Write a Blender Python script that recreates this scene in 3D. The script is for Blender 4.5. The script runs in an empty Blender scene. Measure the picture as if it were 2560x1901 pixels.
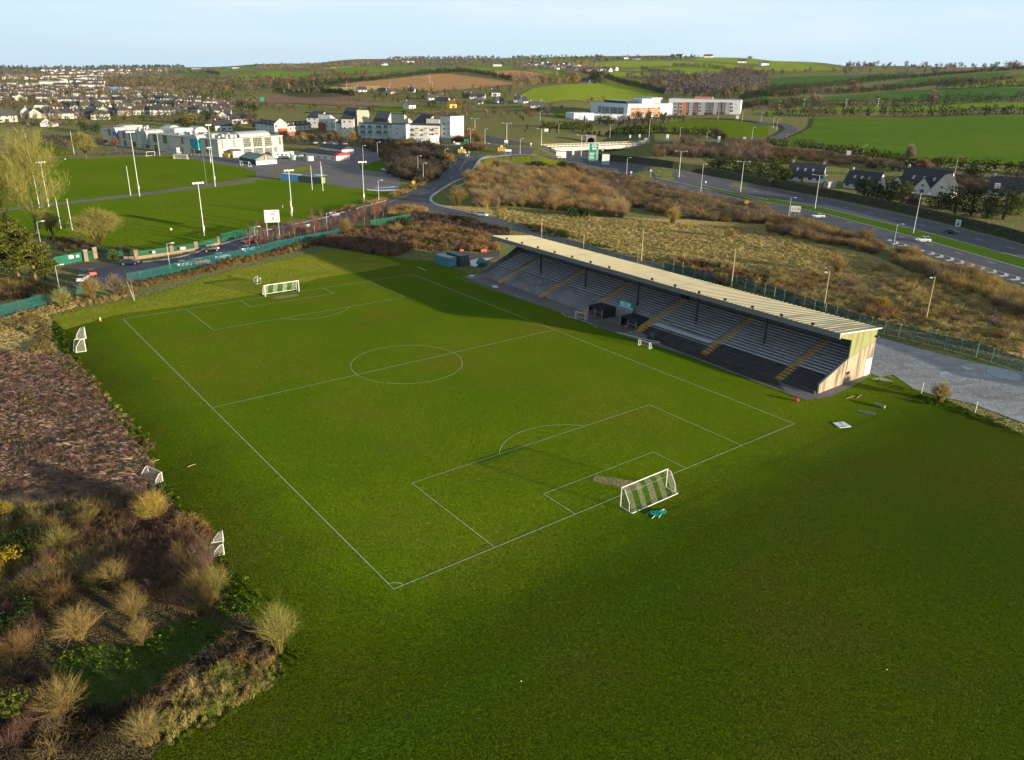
import bpy, math, random
import numpy as np
from mathutils import Vector, Matrix, geometry
C = bpy.context.scene.collection
R = math.radians
# ---------------------------------------------------------------- camera, world, sun
F_PX, CAM_H, PITCH, ROLL = 1966.5, 45.487, 0.36567, -0.018595
PX, PY = 1280.0, 931.0                       # centre of the photographed frame
cp, sp, cr, sr = math.cos(PITCH), math.sin(PITCH), math.cos(ROLL), math.sin(ROLL)
cam = bpy.data.cameras.new('camera'); cam_o = bpy.data.objects.new('camera', cam); C.objects.link(cam_o)
cam.sensor_width = 36; cam.lens = 36 * F_PX / 2560; cam.clip_start = 1; cam.clip_end = 30000
cam.shift_y = -19.5 / 2560
_r, _u, _f = Vector((1, 0, 0)), Vector((0, sp, cp)), Vector((0, cp, -sp))
_R, _U = cr * _r - sr * _u, sr * _r + cr * _u
cam_o.matrix_world = Matrix(((_R.x, _U.x, -_f.x, 0), (_R.y, _U.y, -_f.y, 0), (_R.z, _U.z, -_f.z, CAM_H), (0, 0, 0, 1)))
bpy.context.scene.camera = cam_o
# the football pitch: origin at its near corner, u along the near goal line, v along the left touchline
YAW = 0.6613764; PO = np.array([-10.685, 61.386]); PW, PL = 63.8, 103.8
eu = np.array([math.cos(YAW), math.sin(YAW)]); ev = np.array([-math.sin(YAW), math.cos(YAW)])
SUN_EL = R(7.0)
_s = 0.36 * eu - 0.93 * ev; _s /= np.linalg.norm(_s)
SUN_DIR = Vector((_s[0] * math.cos(SUN_EL), _s[1] * math.cos(SUN_EL), math.sin(SUN_EL)))
sun = bpy.data.lights.new('sun', 'SUN'); sun_o = bpy.data.objects.new('sun', sun); C.objects.link(sun_o)
sun.energy = 5.0; sun.angle = R(0.5); sun.color = (1.0, 0.86, 0.64)
sun_o.rotation_euler = SUN_DIR.to_track_quat('Z', 'Y').to_euler(); sun_o.location = (100, -60, 120)
world = bpy.data.worlds.new('World'); bpy.context.scene.world = world; world.use_nodes = True
wn, wl = world.node_tree.nodes, world.node_tree.links; wn.clear()
def wnode(t, **k):
    n = wn.new(t)
    for a, v in k.items(): setattr(n, a, v)
    return n
sky = wnode('ShaderNodeTexSky', sky_type='NISHITA', sun_disc=False, sun_elevation=SUN_EL, sun_rotation=math.atan2(SUN_DIR.x, SUN_DIR.y), altitude=60, air_density=1.0, dust_density=0.6, ozone_density=2.0)
gc = wnode('ShaderNodeTexCoord'); gm = wnode('ShaderNodeMapping'); gm.inputs['Scale'].default_value = (1.6, 1.6, 14.0)
gm.inputs['Rotation'].default_value = (0.05, -0.04, 0.3)
cn = wnode('ShaderNodeTexNoise'); cn.inputs['Scale'].default_value = 2.2; cn.inputs['Detail'].default_value = 7; cn.inputs['Roughness'].default_value = 0.55
crp = wnode('ShaderNodeMapRange'); crp.inputs[1].default_value = 0.44; crp.inputs[2].default_value = 0.70; crp.inputs[4].default_value = 0.75
sep = wnode('ShaderNodeSeparateXYZ'); low = wnode('ShaderNodeMapRange', interpolation_type='SMOOTHSTEP')          # milky air thins with height
low.inputs[1].default_value = 0.05; low.inputs[2].default_value = 0.34; low.inputs[3].default_value = 0.94; low.inputs[4].default_value = 0.32
grad = wnode('ShaderNodeMapRange'); grad.inputs[1].default_value = -0.01; grad.inputs[2].default_value = 0.09
air = wnode('ShaderNodeMixRGB'); air.inputs['Color1'].default_value = (4.6, 6.3, 7.6, 1); air.inputs['Color2'].default_value = (5.2, 6.7, 7.6, 1)
hv = wnode('ShaderNodeMixRGB'); veil = wnode('ShaderNodeMixRGB'); veil.inputs['Color2'].default_value = (6.4, 7.2, 7.7, 1)     # thin streaks of high cloud
cm = wnode('ShaderNodeMath', operation='MULTIPLY'); cg = wnode('ShaderNodeMapRange'); cg.inputs[1].default_value = 0.0; cg.inputs[2].default_value = 0.06
bgn = wnode('ShaderNodeBackground'); bgn.inputs['Strength'].default_value = 0.076
wo = wnode('ShaderNodeOutputWorld')
wl.new(gc.outputs['Generated'], gm.inputs['Vector']); wl.new(gc.outputs['Generated'], sep.inputs[0]); wl.new(gm.outputs[0], cn.inputs['Vector']); wl.new(cn.outputs['Fac'], crp.inputs[0])
wl.new(sep.outputs['Z'], low.inputs[0]); wl.new(sep.outputs['Z'], grad.inputs[0]); wl.new(sep.outputs['Z'], cg.inputs[0]); wl.new(grad.outputs[0], air.inputs['Fac'])
wl.new(sky.outputs[0], hv.inputs['Color1']); wl.new(air.outputs[0], veil.inputs['Color1']); wl.new(crp.outputs[0], cm.inputs[0]); wl.new(cg.outputs[0], cm.inputs[1]); wl.new(cm.outputs[0], veil.inputs['Fac'])
wl.new(veil.outputs[0], hv.inputs['Color2']); wl.new(low.outputs[0], hv.inputs['Fac'])
wl.new(hv.outputs[0], bgn.inputs['Color']); wl.new(bgn.outputs[0], wo.inputs[0])
vs = bpy.context.scene.view_settings; vs.view_transform = 'Standard'; vs.look = 'None'; vs.exposure = 0.88; vs.gamma = 1
bpy.context.scene.cycles.max_bounces = 5; bpy.context.scene.cycles.diffuse_bounces = 3
bpy.context.scene.cycles.transparent_max_bounces = 8

# ---------------------------------------------------------------- measuring helpers: a place in the photograph to its point on the ground
ZR = dict(s=(0, 0, 1), d=(0, 0, 2225 / 2560), c1=(240, 290, 2225 / 520), c2=(760, 260, 2225 / 390), b1=(1380, 340, 2225 / 180), rb=(1100, 350, 2225 / 230),
          ct=(1060, 600, 2225 / 200), tp=(640, 380, 2225 / 360), g1=(500, 600, 2225 / 400), g2=(120, 780, 2225 / 200), bx=(2040, 960, 2065 / 200),
          l5=(0, 1460, 2225 / 800), y7=(1960, 760, 2225 / 600))
for _n, _o in dict(r1=(0, 80), r2=(640, 80), r3=(1280, 80), r4=(1920, 80), r5=(0, 400), r6=(640, 400), r7=(1280, 400), r8=(1920, 400), s1=(1160, 560),
                   s2=(1660, 640), l1=(0, 760), l2=(0, 1100), n6=(1240, 960)).items():
    ZR[_n] = (_o[0], _o[1], 2225 / 640)
def Q(z, x, y):
    ox, oy, k = ZR[z]; return ox + x / k, oy + y / k
def ray(x, y):
    X = (x - PX) / F_PX; Y = (PY - y) / F_PX
    X, Y = cr * X + sr * Y, -sr * X + cr * Y
    return np.array([X, cp + Y * sp, -sp + Y * cp])
def proj(p):
    x, y, z = p[0], p[1], p[2] - CAM_H
    d = y * cp - z * sp; u = y * sp + z * cp
    X = F_PX * x / d; Y = F_PX * u / d
    return PX + cr * X - sr * Y, PY - (sr * X + cr * Y)
# terrain: for a set of bearings, heights along the ground read from the photograph (row in the photo, distance)
S_ = 2560 / 2225
COLS = [
 (-700, [(250, 900), (200, 1500), (172, 3000), (160, 4500)]),
 (0,    [(250, 800), (200, 1500), (160, 3300), (146, 4600)]),
 (200,  [(250, 830), (200, 1500), (160, 3300), (147, 4600)]),
 (420,  [(250, 800), (215, 1150), (180, 2000), (160, 2900), (146, 4300)]),
 (620,  [(255, 780), (225, 1000), (190, 1420), (170, 2000), (150, 2900), (138, 4000)]),
 (800,  [(300, 560), (245, 820), (205, 1050), (178, 1350), (160, 1700), (146, 2500), (128, 3500)]),
 (940,  [(320, 450), (295, 560), (240, 840), (205, 1010), (180, 1250), (158, 1500), (150, 2100), (138, 2800), (127, 3500)]),
 (1060, [(372, 362), (345, 395), (325, 420), (305, 470), (290, 545), (240, 820), (210, 960), (185, 1150), (158, 1480), (148, 2200), (136, 2800), (126, 3400)]),
 (1160, [(372, 362), (345, 393), (325, 418), (305, 470), (288, 550), (240, 790), (215, 900), (188, 1150), (160, 1500), (148, 2200), (125, 3400)]),
 (1225, [(372, 370), (350, 405), (322, 470), (300, 520), (270, 660), (240, 790), (215, 880), (190, 1100), (170, 1450), (148, 2200), (122, 3300)]),
 (1330, [(350, 412), (320, 500), (290, 590), (255, 760), (222, 920), (196, 1120), (178, 1420), (150, 2100), (121, 3200)]),
 (1450, [(368, 373), (345, 412), (322, 455), (300, 510), (285, 570), (255, 740), (222, 930), (205, 1080), (180, 1450), (150, 2100), (120, 3200)]),
 (1600, [(345, 420), (300, 540), (270, 660), (240, 800), (215, 950), (190, 1250), (170, 1700), (150, 2100), (125, 3000)]),
 (1750, [(345, 440), (300, 580), (262, 720), (240, 850), (215, 1050), (190, 1300), (165, 1650), (140, 2300), (134, 2700)]),
 (1930, [(360, 440), (300, 590), (260, 730), (244, 860), (222, 1050), (195, 1300), (170, 1600), (142, 2100)]),
 (2225, [(370, 450), (300, 610), (254, 760), (238, 860), (218, 1020), (190, 1250), (165, 1500), (143, 1900)]),
 (2900, [(370, 450), (300, 610), (254, 760), (238, 860), (218, 1020), (190, 1250), (165, 1500), (143, 1900)]),
]
GD = np.concatenate([np.linspace(0, 300, 31)[:-1], np.geomspace(300, 9500, 260)])
GA = np.arange(-80, 80.01, 0.4)
_ca, _ch = [], []
for xd, lst in COLS:
    ds, zs, az = [0, 0.8 * lst[0][1] if lst[0][1] > 420 else 330], [0, 0], []
    for yd, d in lst:
        rr = ray(xd * S_, yd * S_); hl = math.hypot(rr[0], rr[1])
        ds.append(d); zs.append(CAM_H + rr[2] / hl * d)
    rr = ray(xd * S_, 200 * S_); _ca.append(math.degrees(math.atan2(rr[0], rr[1])))
    ds += [ds[-1] + 600, 9500]; zs += [zs[-1] - 12, zs[-1] - 90]
    h = np.interp(GD, ds, zs)
    _ch.append(h)
_ch = np.array(_ch); _ca = np.array(_ca)
GZ = np.zeros((len(GA), len(GD)))
for i, a in enumerate(GA):
    a = min(max(a, _ca[0]), _ca[-1]); j = min(max(int(np.searchsorted(_ca, a)) - 1, 0), len(_ca) - 2)
    t = (a - _ca[j]) / (_ca[j + 1] - _ca[j]); t = t * t * (3 - 2 * t)
    GZ[i] = _ch[j] * (1 - t) + _ch[j + 1] * t
_k = np.array([1, 2, 3, 2, 1.]); _k /= _k.sum()
_far = np.clip((GD - 560) / 200, 0, 1)
_sm = np.array([np.convolve(np.pad(r_, 2, 'edge'), _k, 'valid') for r_ in GZ])
_sm = np.array([np.convolve(np.pad(c_, 2, 'edge'), _k, 'valid') for c_ in _sm.T]).T
GZ = GZ * (1 - _far) + _sm * _far
GZ[:, GD < 320] = 0
def hz(x, y):
    x = np.asarray(x, float); y = np.asarray(y, float)
    d = np.hypot(x, y); a = np.clip((np.degrees(np.arctan2(x, y)) - GA[0]) / 0.4, 0, len(GA) - 1.001)
    fi = np.clip(np.interp(d, GD, np.arange(len(GD))), 0, len(GD) - 1.001)
    i = a.astype(int); j = fi.astype(int); ta = a - i; tb = fi - j
    return (GZ[i, j] * (1 - ta) + GZ[i + 1, j] * ta) * (1 - tb) + (GZ[i, j + 1] * (1 - ta) + GZ[i + 1, j + 1] * ta) * tb
_T = np.concatenate([np.linspace(30, 700, 900), np.geomspace(701, 9400, 1500)])
def G(z, x, y):
    x, y = Q(z, x, y); rr = ray(x, y)
    if rr[2] < 0:
        t = -CAM_H / rr[2]
        if t * math.hypot(rr[0], rr[1]) < 318: return Vector((rr[0] * t, rr[1] * t, 0))
    n = rr / np.hypot(rr[0], rr[1]); P = np.outer(_T, n); P[:, 2] += CAM_H
    b = np.nonzero(P[:, 2] < hz(P[:, 0], P[:, 1]))[0]
    k = b[0] if len(b) else len(_T) - 1
    if k == 0: k = 1
    lo, hi = _T[k - 1], _T[k]
    for _ in range(12):
        m = (lo + hi) / 2; p = n * m
        if CAM_H + p[2] < hz(p[0], p[1]): hi = m
        else: lo = m
    p = n * hi; return Vector((p[0], p[1], float(hz(p[0], p[1]))))
def gz(x, y): return float(hz(x, y))
def UV(u, v, z=0.0):
    p = PO + u * eu + v * ev; return Vector((p[0], p[1], z))
def HT(z, xb, yb, yt):                        # height of a thing whose foot and top rows were measured
    b = G(z, xb, yb); ty = Q(z, xb, yt)[1]; lo, hi = 0, 80
    for _ in range(40):
        m = (lo + hi) / 2
        if proj((b.x, b.y, b.z + m))[1] > ty: lo = m
        else: hi = m
    return lo
def ordn(i):
    w = ['first', 'second', 'third', 'fourth', 'fifth', 'sixth', 'seventh', 'eighth', 'ninth', 'tenth', 'eleventh', 'twelfth', 'thirteenth', 'fourteenth', 'fifteenth',
         'sixteenth', 'seventeenth', 'eighteenth', 'nineteenth', 'twentieth']
    return w[i] if i < 20 else '%dth' % (i + 1)

# ---------------------------------------------------------------- materials
MATS = {}
def nodes(m):
    nt = m.node_tree; return nt.nodes, nt.links
def mat(name, col, rough=0.85, var=0.12, scale=3.0, metal=0.0, spec=0.3, bump=0.0):
    """plain surface with a slight procedural mottling"""
    if name in MATS: return MATS[name]
    m = bpy.data.materials.new(name); m.use_nodes = True; N, L = nodes(m); b = N['Principled BSDF']
    b.inputs['Roughness'].default_value = rough; b.inputs['Metallic'].default_value = metal; b.inputs['Specular IOR Level'].default_value = spec
    tc = N.new('ShaderNodeTexCoord'); nz = N.new('ShaderNodeTexNoise'); nz.inputs['Scale'].default_value = scale; nz.inputs['Detail'].default_value = 6
    mx = N.new('ShaderNodeMixRGB'); mx.inputs['Color1'].default_value = tuple(max(c * (1 - var * 1.6), 0) for c in col) + (1,)
    mx.inputs['Color2'].default_value = tuple(min(c * (1 + var * 1.6), 1) for c in col) + (1,)
    L.new(tc.outputs['Object'], nz.inputs['Vector']); L.new(nz.outputs['Fac'], mx.inputs['Fac']); L.new(mx.outputs[0], b.inputs['Base Color'])
    if bump:
        bp = N.new('ShaderNodeBump'); bp.inputs['Strength'].default_value = bump; bp.inputs['Distance'].default_value = 0.1
        L.new(nz.outputs['Fac'], bp.inputs['Height']); L.new(bp.outputs[0], b.inputs['Normal'])
    MATS[name] = m; return m
def ground_mat(name, cols, scales=(0.03, 0.35, 3.0), amt=(0.6, 0.4, 0.5), rough_n=1.0, stretch=None, spec=0.1, fine=0, hook=None):
    """ground cover: three colours mixed by broad, middle and fine noise, with normals strewn like the blades or stones that make it up"""
    if name in MATS: return MATS[name]
    m = bpy.data.materials.new(name); m.use_nodes = True; N, L = nodes(m); b = N['Principled BSDF']
    b.inputs['Roughness'].default_value = 0.9; b.inputs['Specular IOR Level'].default_value = spec
    geo = N.new('ShaderNodeNewGeometry'); src = geo.outputs['Position']
    if stretch:
        mp = N.new('ShaderNodeMapping'); mp.inputs['Rotation'].default_value = (0, 0, stretch[0]); mp.inputs['Scale'].default_value = (stretch[1], stretch[2], 1)
        L.new(src, mp.inputs['Vector']); src = mp.outputs[0]
    def noise(s, d=4, r=0.6):
        n = N.new('ShaderNodeTexNoise'); n.inputs['Scale'].default_value = s; n.inputs['Detail'].default_value = d; n.inputs['Roughness'].default_value = r
        L.new(src, n.inputs['Vector']); return n
    def rng_(n, a, c):
        q = N.new('ShaderNodeMapRange'); q.inputs['From Min'].default_value = a; q.inputs['From Max'].default_value = c
        L.new(n.outputs['Fac'], q.inputs['Value']); return q
    n0, n1, n2 = noise(scales[0], 5), noise(scales[1], 5), noise(scales[2], 3)
    m1 = N.new('ShaderNodeMixRGB'); m1.inputs['Color1'].default_value = cols[0] + (1,); m1.inputs['Color2'].default_value = cols[1] + (1,)
    L.new(rng_(n0, 0.5 - 0.25 / max(amt[0], .01) * .6, 0.5 + 0.25 / max(amt[0], .01) * .6).outputs[0], m1.inputs['Fac'])
    m2 = N.new('ShaderNodeMixRGB'); m2.inputs['Color2'].default_value = cols[2] + (1,)
    q1 = rng_(n1, 0.48, 0.74); mu = N.new('ShaderNodeMath'); mu.operation = 'MULTIPLY'; mu.inputs[1].default_value = amt[1]
    L.new(q1.outputs[0], mu.inputs[0]); L.new(mu.outputs[0], m2.inputs['Fac']); L.new(m1.outputs[0], m2.inputs['Color1'])
    if hook: m2 = hook(N, L, m2)
    hs = N.new('ShaderNodeHueSaturation'); q2 = rng_(n2, 0.25, 0.75); q2.inputs['To Min'].default_value = 1 - amt[2]; q2.inputs['To Max'].default_value = 1 + amt[2]
    L.new(q2.outputs[0], hs.inputs['Value']); L.new(m2.outputs[0], hs.inputs['Color']); L.new(hs.outputs[0], b.inputs['Base Color'])
    if rough_n:
        if hasattr(m, 'use_bump_map_correction'): m.use_bump_map_correction = False     # blades stand up from the plane: no smoothing towards it
        elif hasattr(m.cycles, 'use_bump_map_correction'): m.cycles.use_bump_map_correction = False
        nn = noise(max(scales[2] * 3.0, fine), 2); sb = N.new('ShaderNodeVectorMath'); sb.operation = 'SUBTRACT'; sb.inputs[1].default_value = (0.5, 0.5, 0.5)
        sc = N.new('ShaderNodeVectorMath'); sc.operation = 'SCALE'; sc.inputs['Scale'].default_value = rough_n * 7
        fl = N.new('ShaderNodeVectorMath'); fl.operation = 'MULTIPLY'; fl.inputs[1].default_value = (1, 1, 0.3)
        ad = N.new('ShaderNodeVectorMath'); ad.operation = 'ADD'; no = N.new('ShaderNodeVectorMath'); no.operation = 'NORMALIZE'
        L.new(nn.outputs['Color'], sb.inputs[0]); L.new(sb.outputs[0], sc.inputs[0]); L.new(sc.outputs[0], fl.inputs[0]); L.new(fl.outputs[0], ad.inputs[0])
        L.new(geo.outputs['Normal'], ad.inputs[1]); L.new(ad.outputs[0], no.inputs[0]); L.new(no.outputs[0], b.inputs['Normal'])
    MATS[name] = m; return m
def veg_mat(name, trans=0.25):
    """plant matter: colour held per leaf or twig"""
    if name in MATS: return MATS[name]
    m = bpy.data.materials.new(name); m.use_nodes = True; N, L = nodes(m); N.remove(N['Principled BSDF']); out = N['Material Output']
    at = N.new('ShaderNodeAttribute'); at.attribute_name = 'Col'
    oi = N.new('ShaderNodeObjectInfo'); mr = N.new('ShaderNodeMapRange'); mr.inputs['To Min'].default_value = 0.8; mr.inputs['To Max'].default_value = 1.2
    L.new(oi.outputs['Random'], mr.inputs['Value'])
    hs = N.new('ShaderNodeHueSaturation'); L.new(at.outputs['Color'], hs.inputs['Color']); L.new(mr.outputs[0], hs.inputs['Value'])
    df = N.new('ShaderNodeBsdfDiffuse'); tr = N.new('ShaderNodeBsdfTranslucent'); mx = N.new('ShaderNodeMixShader'); mx.inputs[0].default_value = trans
    L.new(hs.outputs[0], df.inputs[0]); L.new(hs.outputs[0], tr.inputs[0]); L.new(df.outputs[0], mx.inputs[1]); L.new(tr.outputs[0], mx.inputs[2]); L.new(mx.outputs[0], out.inputs[0])
    MATS[name] = m; return m
VEG = veg_mat('plant_matter')
GLASS = mat('dark_window_glass', (0.02, 0.024, 0.028), 0.2, 0.1, spec=0.4)
WHITE = mat('white_paint', (0.78, 0.77, 0.73), 0.6, 0.05)
GALV = mat('galvanised_steel', (0.5, 0.51, 0.52), 0.5, 0.1, metal=0.3)

# ---------------------------------------------------------------- mesh helpers
class MB:
    """collects boxes, tubes and panels that become one mesh"""
    def __init__(s): s.v, s.f, s.m = [], [], []
    def quad(s, *p, m=0):
        i = len(s.v); s.v += [tuple(q) for q in p]; s.f.append(tuple(range(i, i + len(p)))); s.m.append(m); return s
    def box(s, x0, x1, y0, y1, z0, z1, m=0):
        i = len(s.v)
        s.v += [(x0, y0, z0), (x1, y0, z0), (x1, y1, z0), (x0, y1, z0), (x0, y0, z1), (x1, y0, z1), (x1, y1, z1), (x0, y1, z1)]
        for q in ((0, 3, 2, 1), (4, 5, 6, 7), (0, 1, 5, 4), (1, 2, 6, 5), (2, 3, 7, 6), (3, 0, 4, 7)):
            s.f.append(tuple(i + k for k in q)); s.m.append(m)
        return s
    def prism(s, poly, axis, a, b, m=0):
        """extrude a 2-D outline along an axis (0, 1 or 2) from a to b"""
        i = len(s.v); n = len(poly)
        def pt(p, t):
            q = [p[0], p[1]]; q.insert(axis, t); return tuple(q)
        s.v += [pt(p, a) for p in poly] + [pt(p, b) for p in poly]
        s.f.append(tuple(i + k for k in range(n))); s.m.append(m); s.f.append(tuple(i + n + k for k in reversed(range(n)))); s.m.append(m)
        for k in range(n):
            l = (k + 1) % n; s.f.append((i + k, i + n + k, i + n + l, i + l)); s.m.append(m)
        return s
    def tube(s, pts, r0, r1=None, n=6, m=0, cap=True):
        r1 = r0 if r1 is None else r1; pts = [Vector(p) for p in pts]; i = len(s.v); K = len(pts)
        for k, p in enumerate(pts):
            d = (pts[min(k + 1, K - 1)] - pts[max(k - 1, 0)]).normalized()
            a = d.cross(Vector((0, 0, 1)) if abs(d.z) < .95 else Vector((1, 0, 0))).normalized(); b = d.cross(a)
            r = r0 + (r1 - r0) * k / max(K - 1, 1)
            for j in range(n):
                t = 2 * math.pi * j / n; s.v.append(tuple(p + a * r * math.cos(t) + b * r * math.sin(t)))
        for k in range(K - 1):
            for j in range(n):
                l = (j + 1) % n; s.f.append((i + k * n + j, i + k * n + l, i + (k + 1) * n + l, i + (k + 1) * n + j)); s.m.append(m)
        if cap:
            s.f.append(tuple(i + j for j in reversed(range(n)))); s.m.append(m); s.f.append(tuple(i + (K - 1) * n + j for j in range(n))); s.m.append(m)
        return s
    def mesh(s, name, mats):
        me = bpy.data.meshes.new(name); me.from_pydata(s.v, [], s.f)
        for q in (mats if isinstance(mats, (list, tuple)) else [mats]): me.materials.append(q)
        me.polygons.foreach_set('material_index', s.m); me.update(); return me
    def build(s, name, mats, parent=None, loc=None, rz=0, smooth=False):
        me = s.mesh(name, mats)
        if smooth: me.polygons.foreach_set('use_smooth', [True] * len(me.polygons))
        return obj(name, me, parent, loc, rz)
def obj(name, me, parent=None, loc=None, rz=0, scale=None):
    o = bpy.data.objects.new(name, me); C.objects.link(o)
    if parent: o.parent = parent
    if loc is not None: o.location = loc
    o.rotation_euler = (0, 0, rz)
    if scale: o.scale = scale if not isinstance(scale, (int, float)) else (scale,) * 3
    return o
def tag(o, label=None, cat=None, group=None, kind=None):
    if label: o['label'] = label
    if cat: o['category'] = cat
    if group: o['group'] = group
    if kind: o['kind'] = kind
    return o
def empty(name, loc, rz=0, label=None, cat=None, group=None):
    o = obj(name, None, None, loc, rz); o.empty_display_size = 0.5; return tag(o, label, cat, group)
def dup(o, loc=None, rz=None, label=None, scale=None):
    r = o.copy(); C.objects.link(r)
    if loc is not None: r.location = loc
    if rz is not None: r.rotation_euler = (0, 0, rz)
    if scale is not None: r.scale = (scale,) * 3 if isinstance(scale, (int, float)) else scale
    if label: r['label'] = label
    for ch in list(o.children):
        c = ch.copy(); C.objects.link(c); c.parent = r
        for g in ch.children:
            e = g.copy(); C.objects.link(e); e.parent = c
    return r
def np_mesh(name, V, Fq, col=None, mats=(VEG,), tri=False):
    me = bpy.data.meshes.new(name); V = np.asarray(V, np.float32); Fq = np.asarray(Fq, np.int32); k = Fq.shape[1]
    me.vertices.add(len(V)); me.vertices.foreach_set('co', V.ravel()); me.loops.add(Fq.size); me.loops.foreach_set('vertex_index', Fq.ravel())
    me.polygons.add(len(Fq)); me.polygons.foreach_set('loop_start', np.arange(0, Fq.size, k, dtype=np.int32)); me.polygons.foreach_set('loop_total', np.full(len(Fq), k, np.int32))
    for q in mats: me.materials.append(q)
    me.update(calc_edges=True)
    if col is not None:
        a = me.color_attributes.new('Col', 'FLOAT_COLOR', 'POINT'); c4 = np.ones((len(V), 4), np.float32); c4[:, :3] = col; a.data.foreach_set('color', c4.ravel())
    return me
def smooth_line(pts, n=6, closed=False):
    """Catmull-Rom through the points"""
    P = [Vector(p) for p in pts]; out = []; K = len(P)
    for i in range(K if closed else K - 1):
        g = lambda j: P[j % K] if closed else P[min(max(j, 0), K - 1)]
        a, b, c, d = g(i - 1), g(i), g(i + 1), g(i + 2)
        for k in range(n):
            t = k / n; out.append(0.5 * ((2 * b) + (c - a) * t + (2 * a - 5 * b + 4 * c - d) * t * t + (3 * b - a - 3 * c + d) * t ** 3))
    if not closed: out.append(P[-1])
    return out
def inside(poly, X, Y):
    r = np.zeros(len(X), bool); n = len(poly)
    for i in range(n):
        x0, y0, x1, y1 = poly[i][0], poly[i][1], poly[(i + 1) % n][0], poly[(i + 1) % n][1]
        if y0 == y1: continue
        r ^= ((y0 > Y) != (y1 > Y)) & (X < (x1 - x0) * (Y - y0) / (y1 - y0) + x0)
    return r
def sheet(name, pts, m, dz=0.02, step=None, kind='structure', smooth=0, bumpy=None):
    """a draped sheet of ground; with a step it follows the terrain inside as well"""
    P = [Vector((p[0], p[1])) for p in (smooth_line([(p[0], p[1], 0) for p in pts], smooth, True) if smooth else pts)]
    if step:
        B = []
        for i, p in enumerate(P):
            q = P[(i + 1) % len(P)]; k = max(1, int((q - p).length / step))
            B += [p.lerp(q, t / k) for t in range(k)]
        P = B
        xs = np.array([p.x for p in P]); ys = np.array([p.y for p in P])
        X, Y = np.meshgrid(np.arange(xs.min(), xs.max(), step), np.arange(ys.min(), ys.max(), step)); X, Y = X.ravel(), Y.ravel()
        k = inside(P, X, Y); inner = [Vector((x, y)) for x, y in zip(X[k], Y[k])]
    else: inner = []
    n = len(P); vo, _, fo, *_r = geometry.delaunay_2d_cdt(P + inner, [(i, (i + 1) % n) for i in range(n)], [], 1, 1e-4)
    X = np.array([v.x for v in vo]); Y = np.array([v.y for v in vo]); Z = hz(X, Y) + dz
    if bumpy is not None: Z = Z + bumpy(X, Y)
    me = bpy.data.meshes.new(name); me.from_pydata([tuple(t) for t in zip(X, Y, Z)], [], fo); me.materials.append(m); me.update()
    # every face up
    for p in me.polygons:
        if p.normal.z < 0: p.flip()
    o = obj(name, me); o['kind'] = kind; return o
def strip_mesh(pts, w, dz, name, m, kind='structure'):
    P = [Vector((p[0], p[1], 0)) for p in pts]; V, Fq = [], []
    for i, p in enumerate(P):
        d = (P[min(i + 1, len(P) - 1)] - P[max(i - 1, 0)]).normalized(); n = Vector((-d.y, d.x, 0)) * w / 2
        for q in (p - n, p + n): V.append((q.x, q.y, gz(q.x, q.y) + dz))
    Fq = [(2 * i, 2 * i + 2, 2 * i + 3, 2 * i + 1) for i in range(len(P) - 1)]
    me = bpy.data.meshes.new(name); me.from_pydata(V, [], Fq); me.materials.append(m); me.update()
    for p in me.polygons:
        if p.normal.z < 0: p.flip()
    o = obj(name, me)
    if kind: o['kind'] = kind
    return o
def walk(pts, step, off=0.0):
    """points every step metres along a line, with headings"""
    P = [Vector((p[0], p[1], 0)) for p in pts]; out = []; d = off
    for a, b in zip(P, P[1:]):
        L = (b - a).length
        while d < L:
            q = a.lerp(b, d / L); out.append((q, math.atan2(b.y - a.y, b.x - a.x))); d += step
        d -= L
    return out
# ---------------------------------------------------------------- the ground
rad = np.concatenate([[0.01], np.linspace(6, 340, 60), np.geomspace(344, 9300, 330)])
ang = np.concatenate([np.arange(-180, -44, 4.0), np.arange(-44, 44, 0.16), np.arange(44, 180.1, 4.0)])
AA, RR = np.meshgrid(np.radians(ang), rad, indexing='ij'); tx, ty = (np.sin(AA) * RR).ravel(), (np.cos(AA) * RR).ravel()
nR = len(rad); ii, jj = np.meshgrid(np.arange(len(ang) - 1), np.arange(nR - 1), indexing='ij'); q0 = (ii * nR + jj).ravel()
M_SCRUB = ground_mat('rough_ground_cover', ((0.20, 0.165, 0.07), (0.14, 0.155, 0.045), (0.10, 0.155, 0.028)), (0.012, 0.1, 1.4), (0.6, 0.6, 0.5))
g_me = np_mesh('ground', np.stack([tx, ty, hz(tx, ty)], 1), np.stack([q0, q0 + nR, q0 + nR + 1, q0 + 1], 1), None, (M_SCRUB,))
g_me.polygons.foreach_set('use_smooth', np.ones(len(g_me.polygons), bool))
tag(obj('ground', g_me), kind='structure')
def pl(z, *xy): return [G(z, x, y) for x, y in xy]
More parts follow.
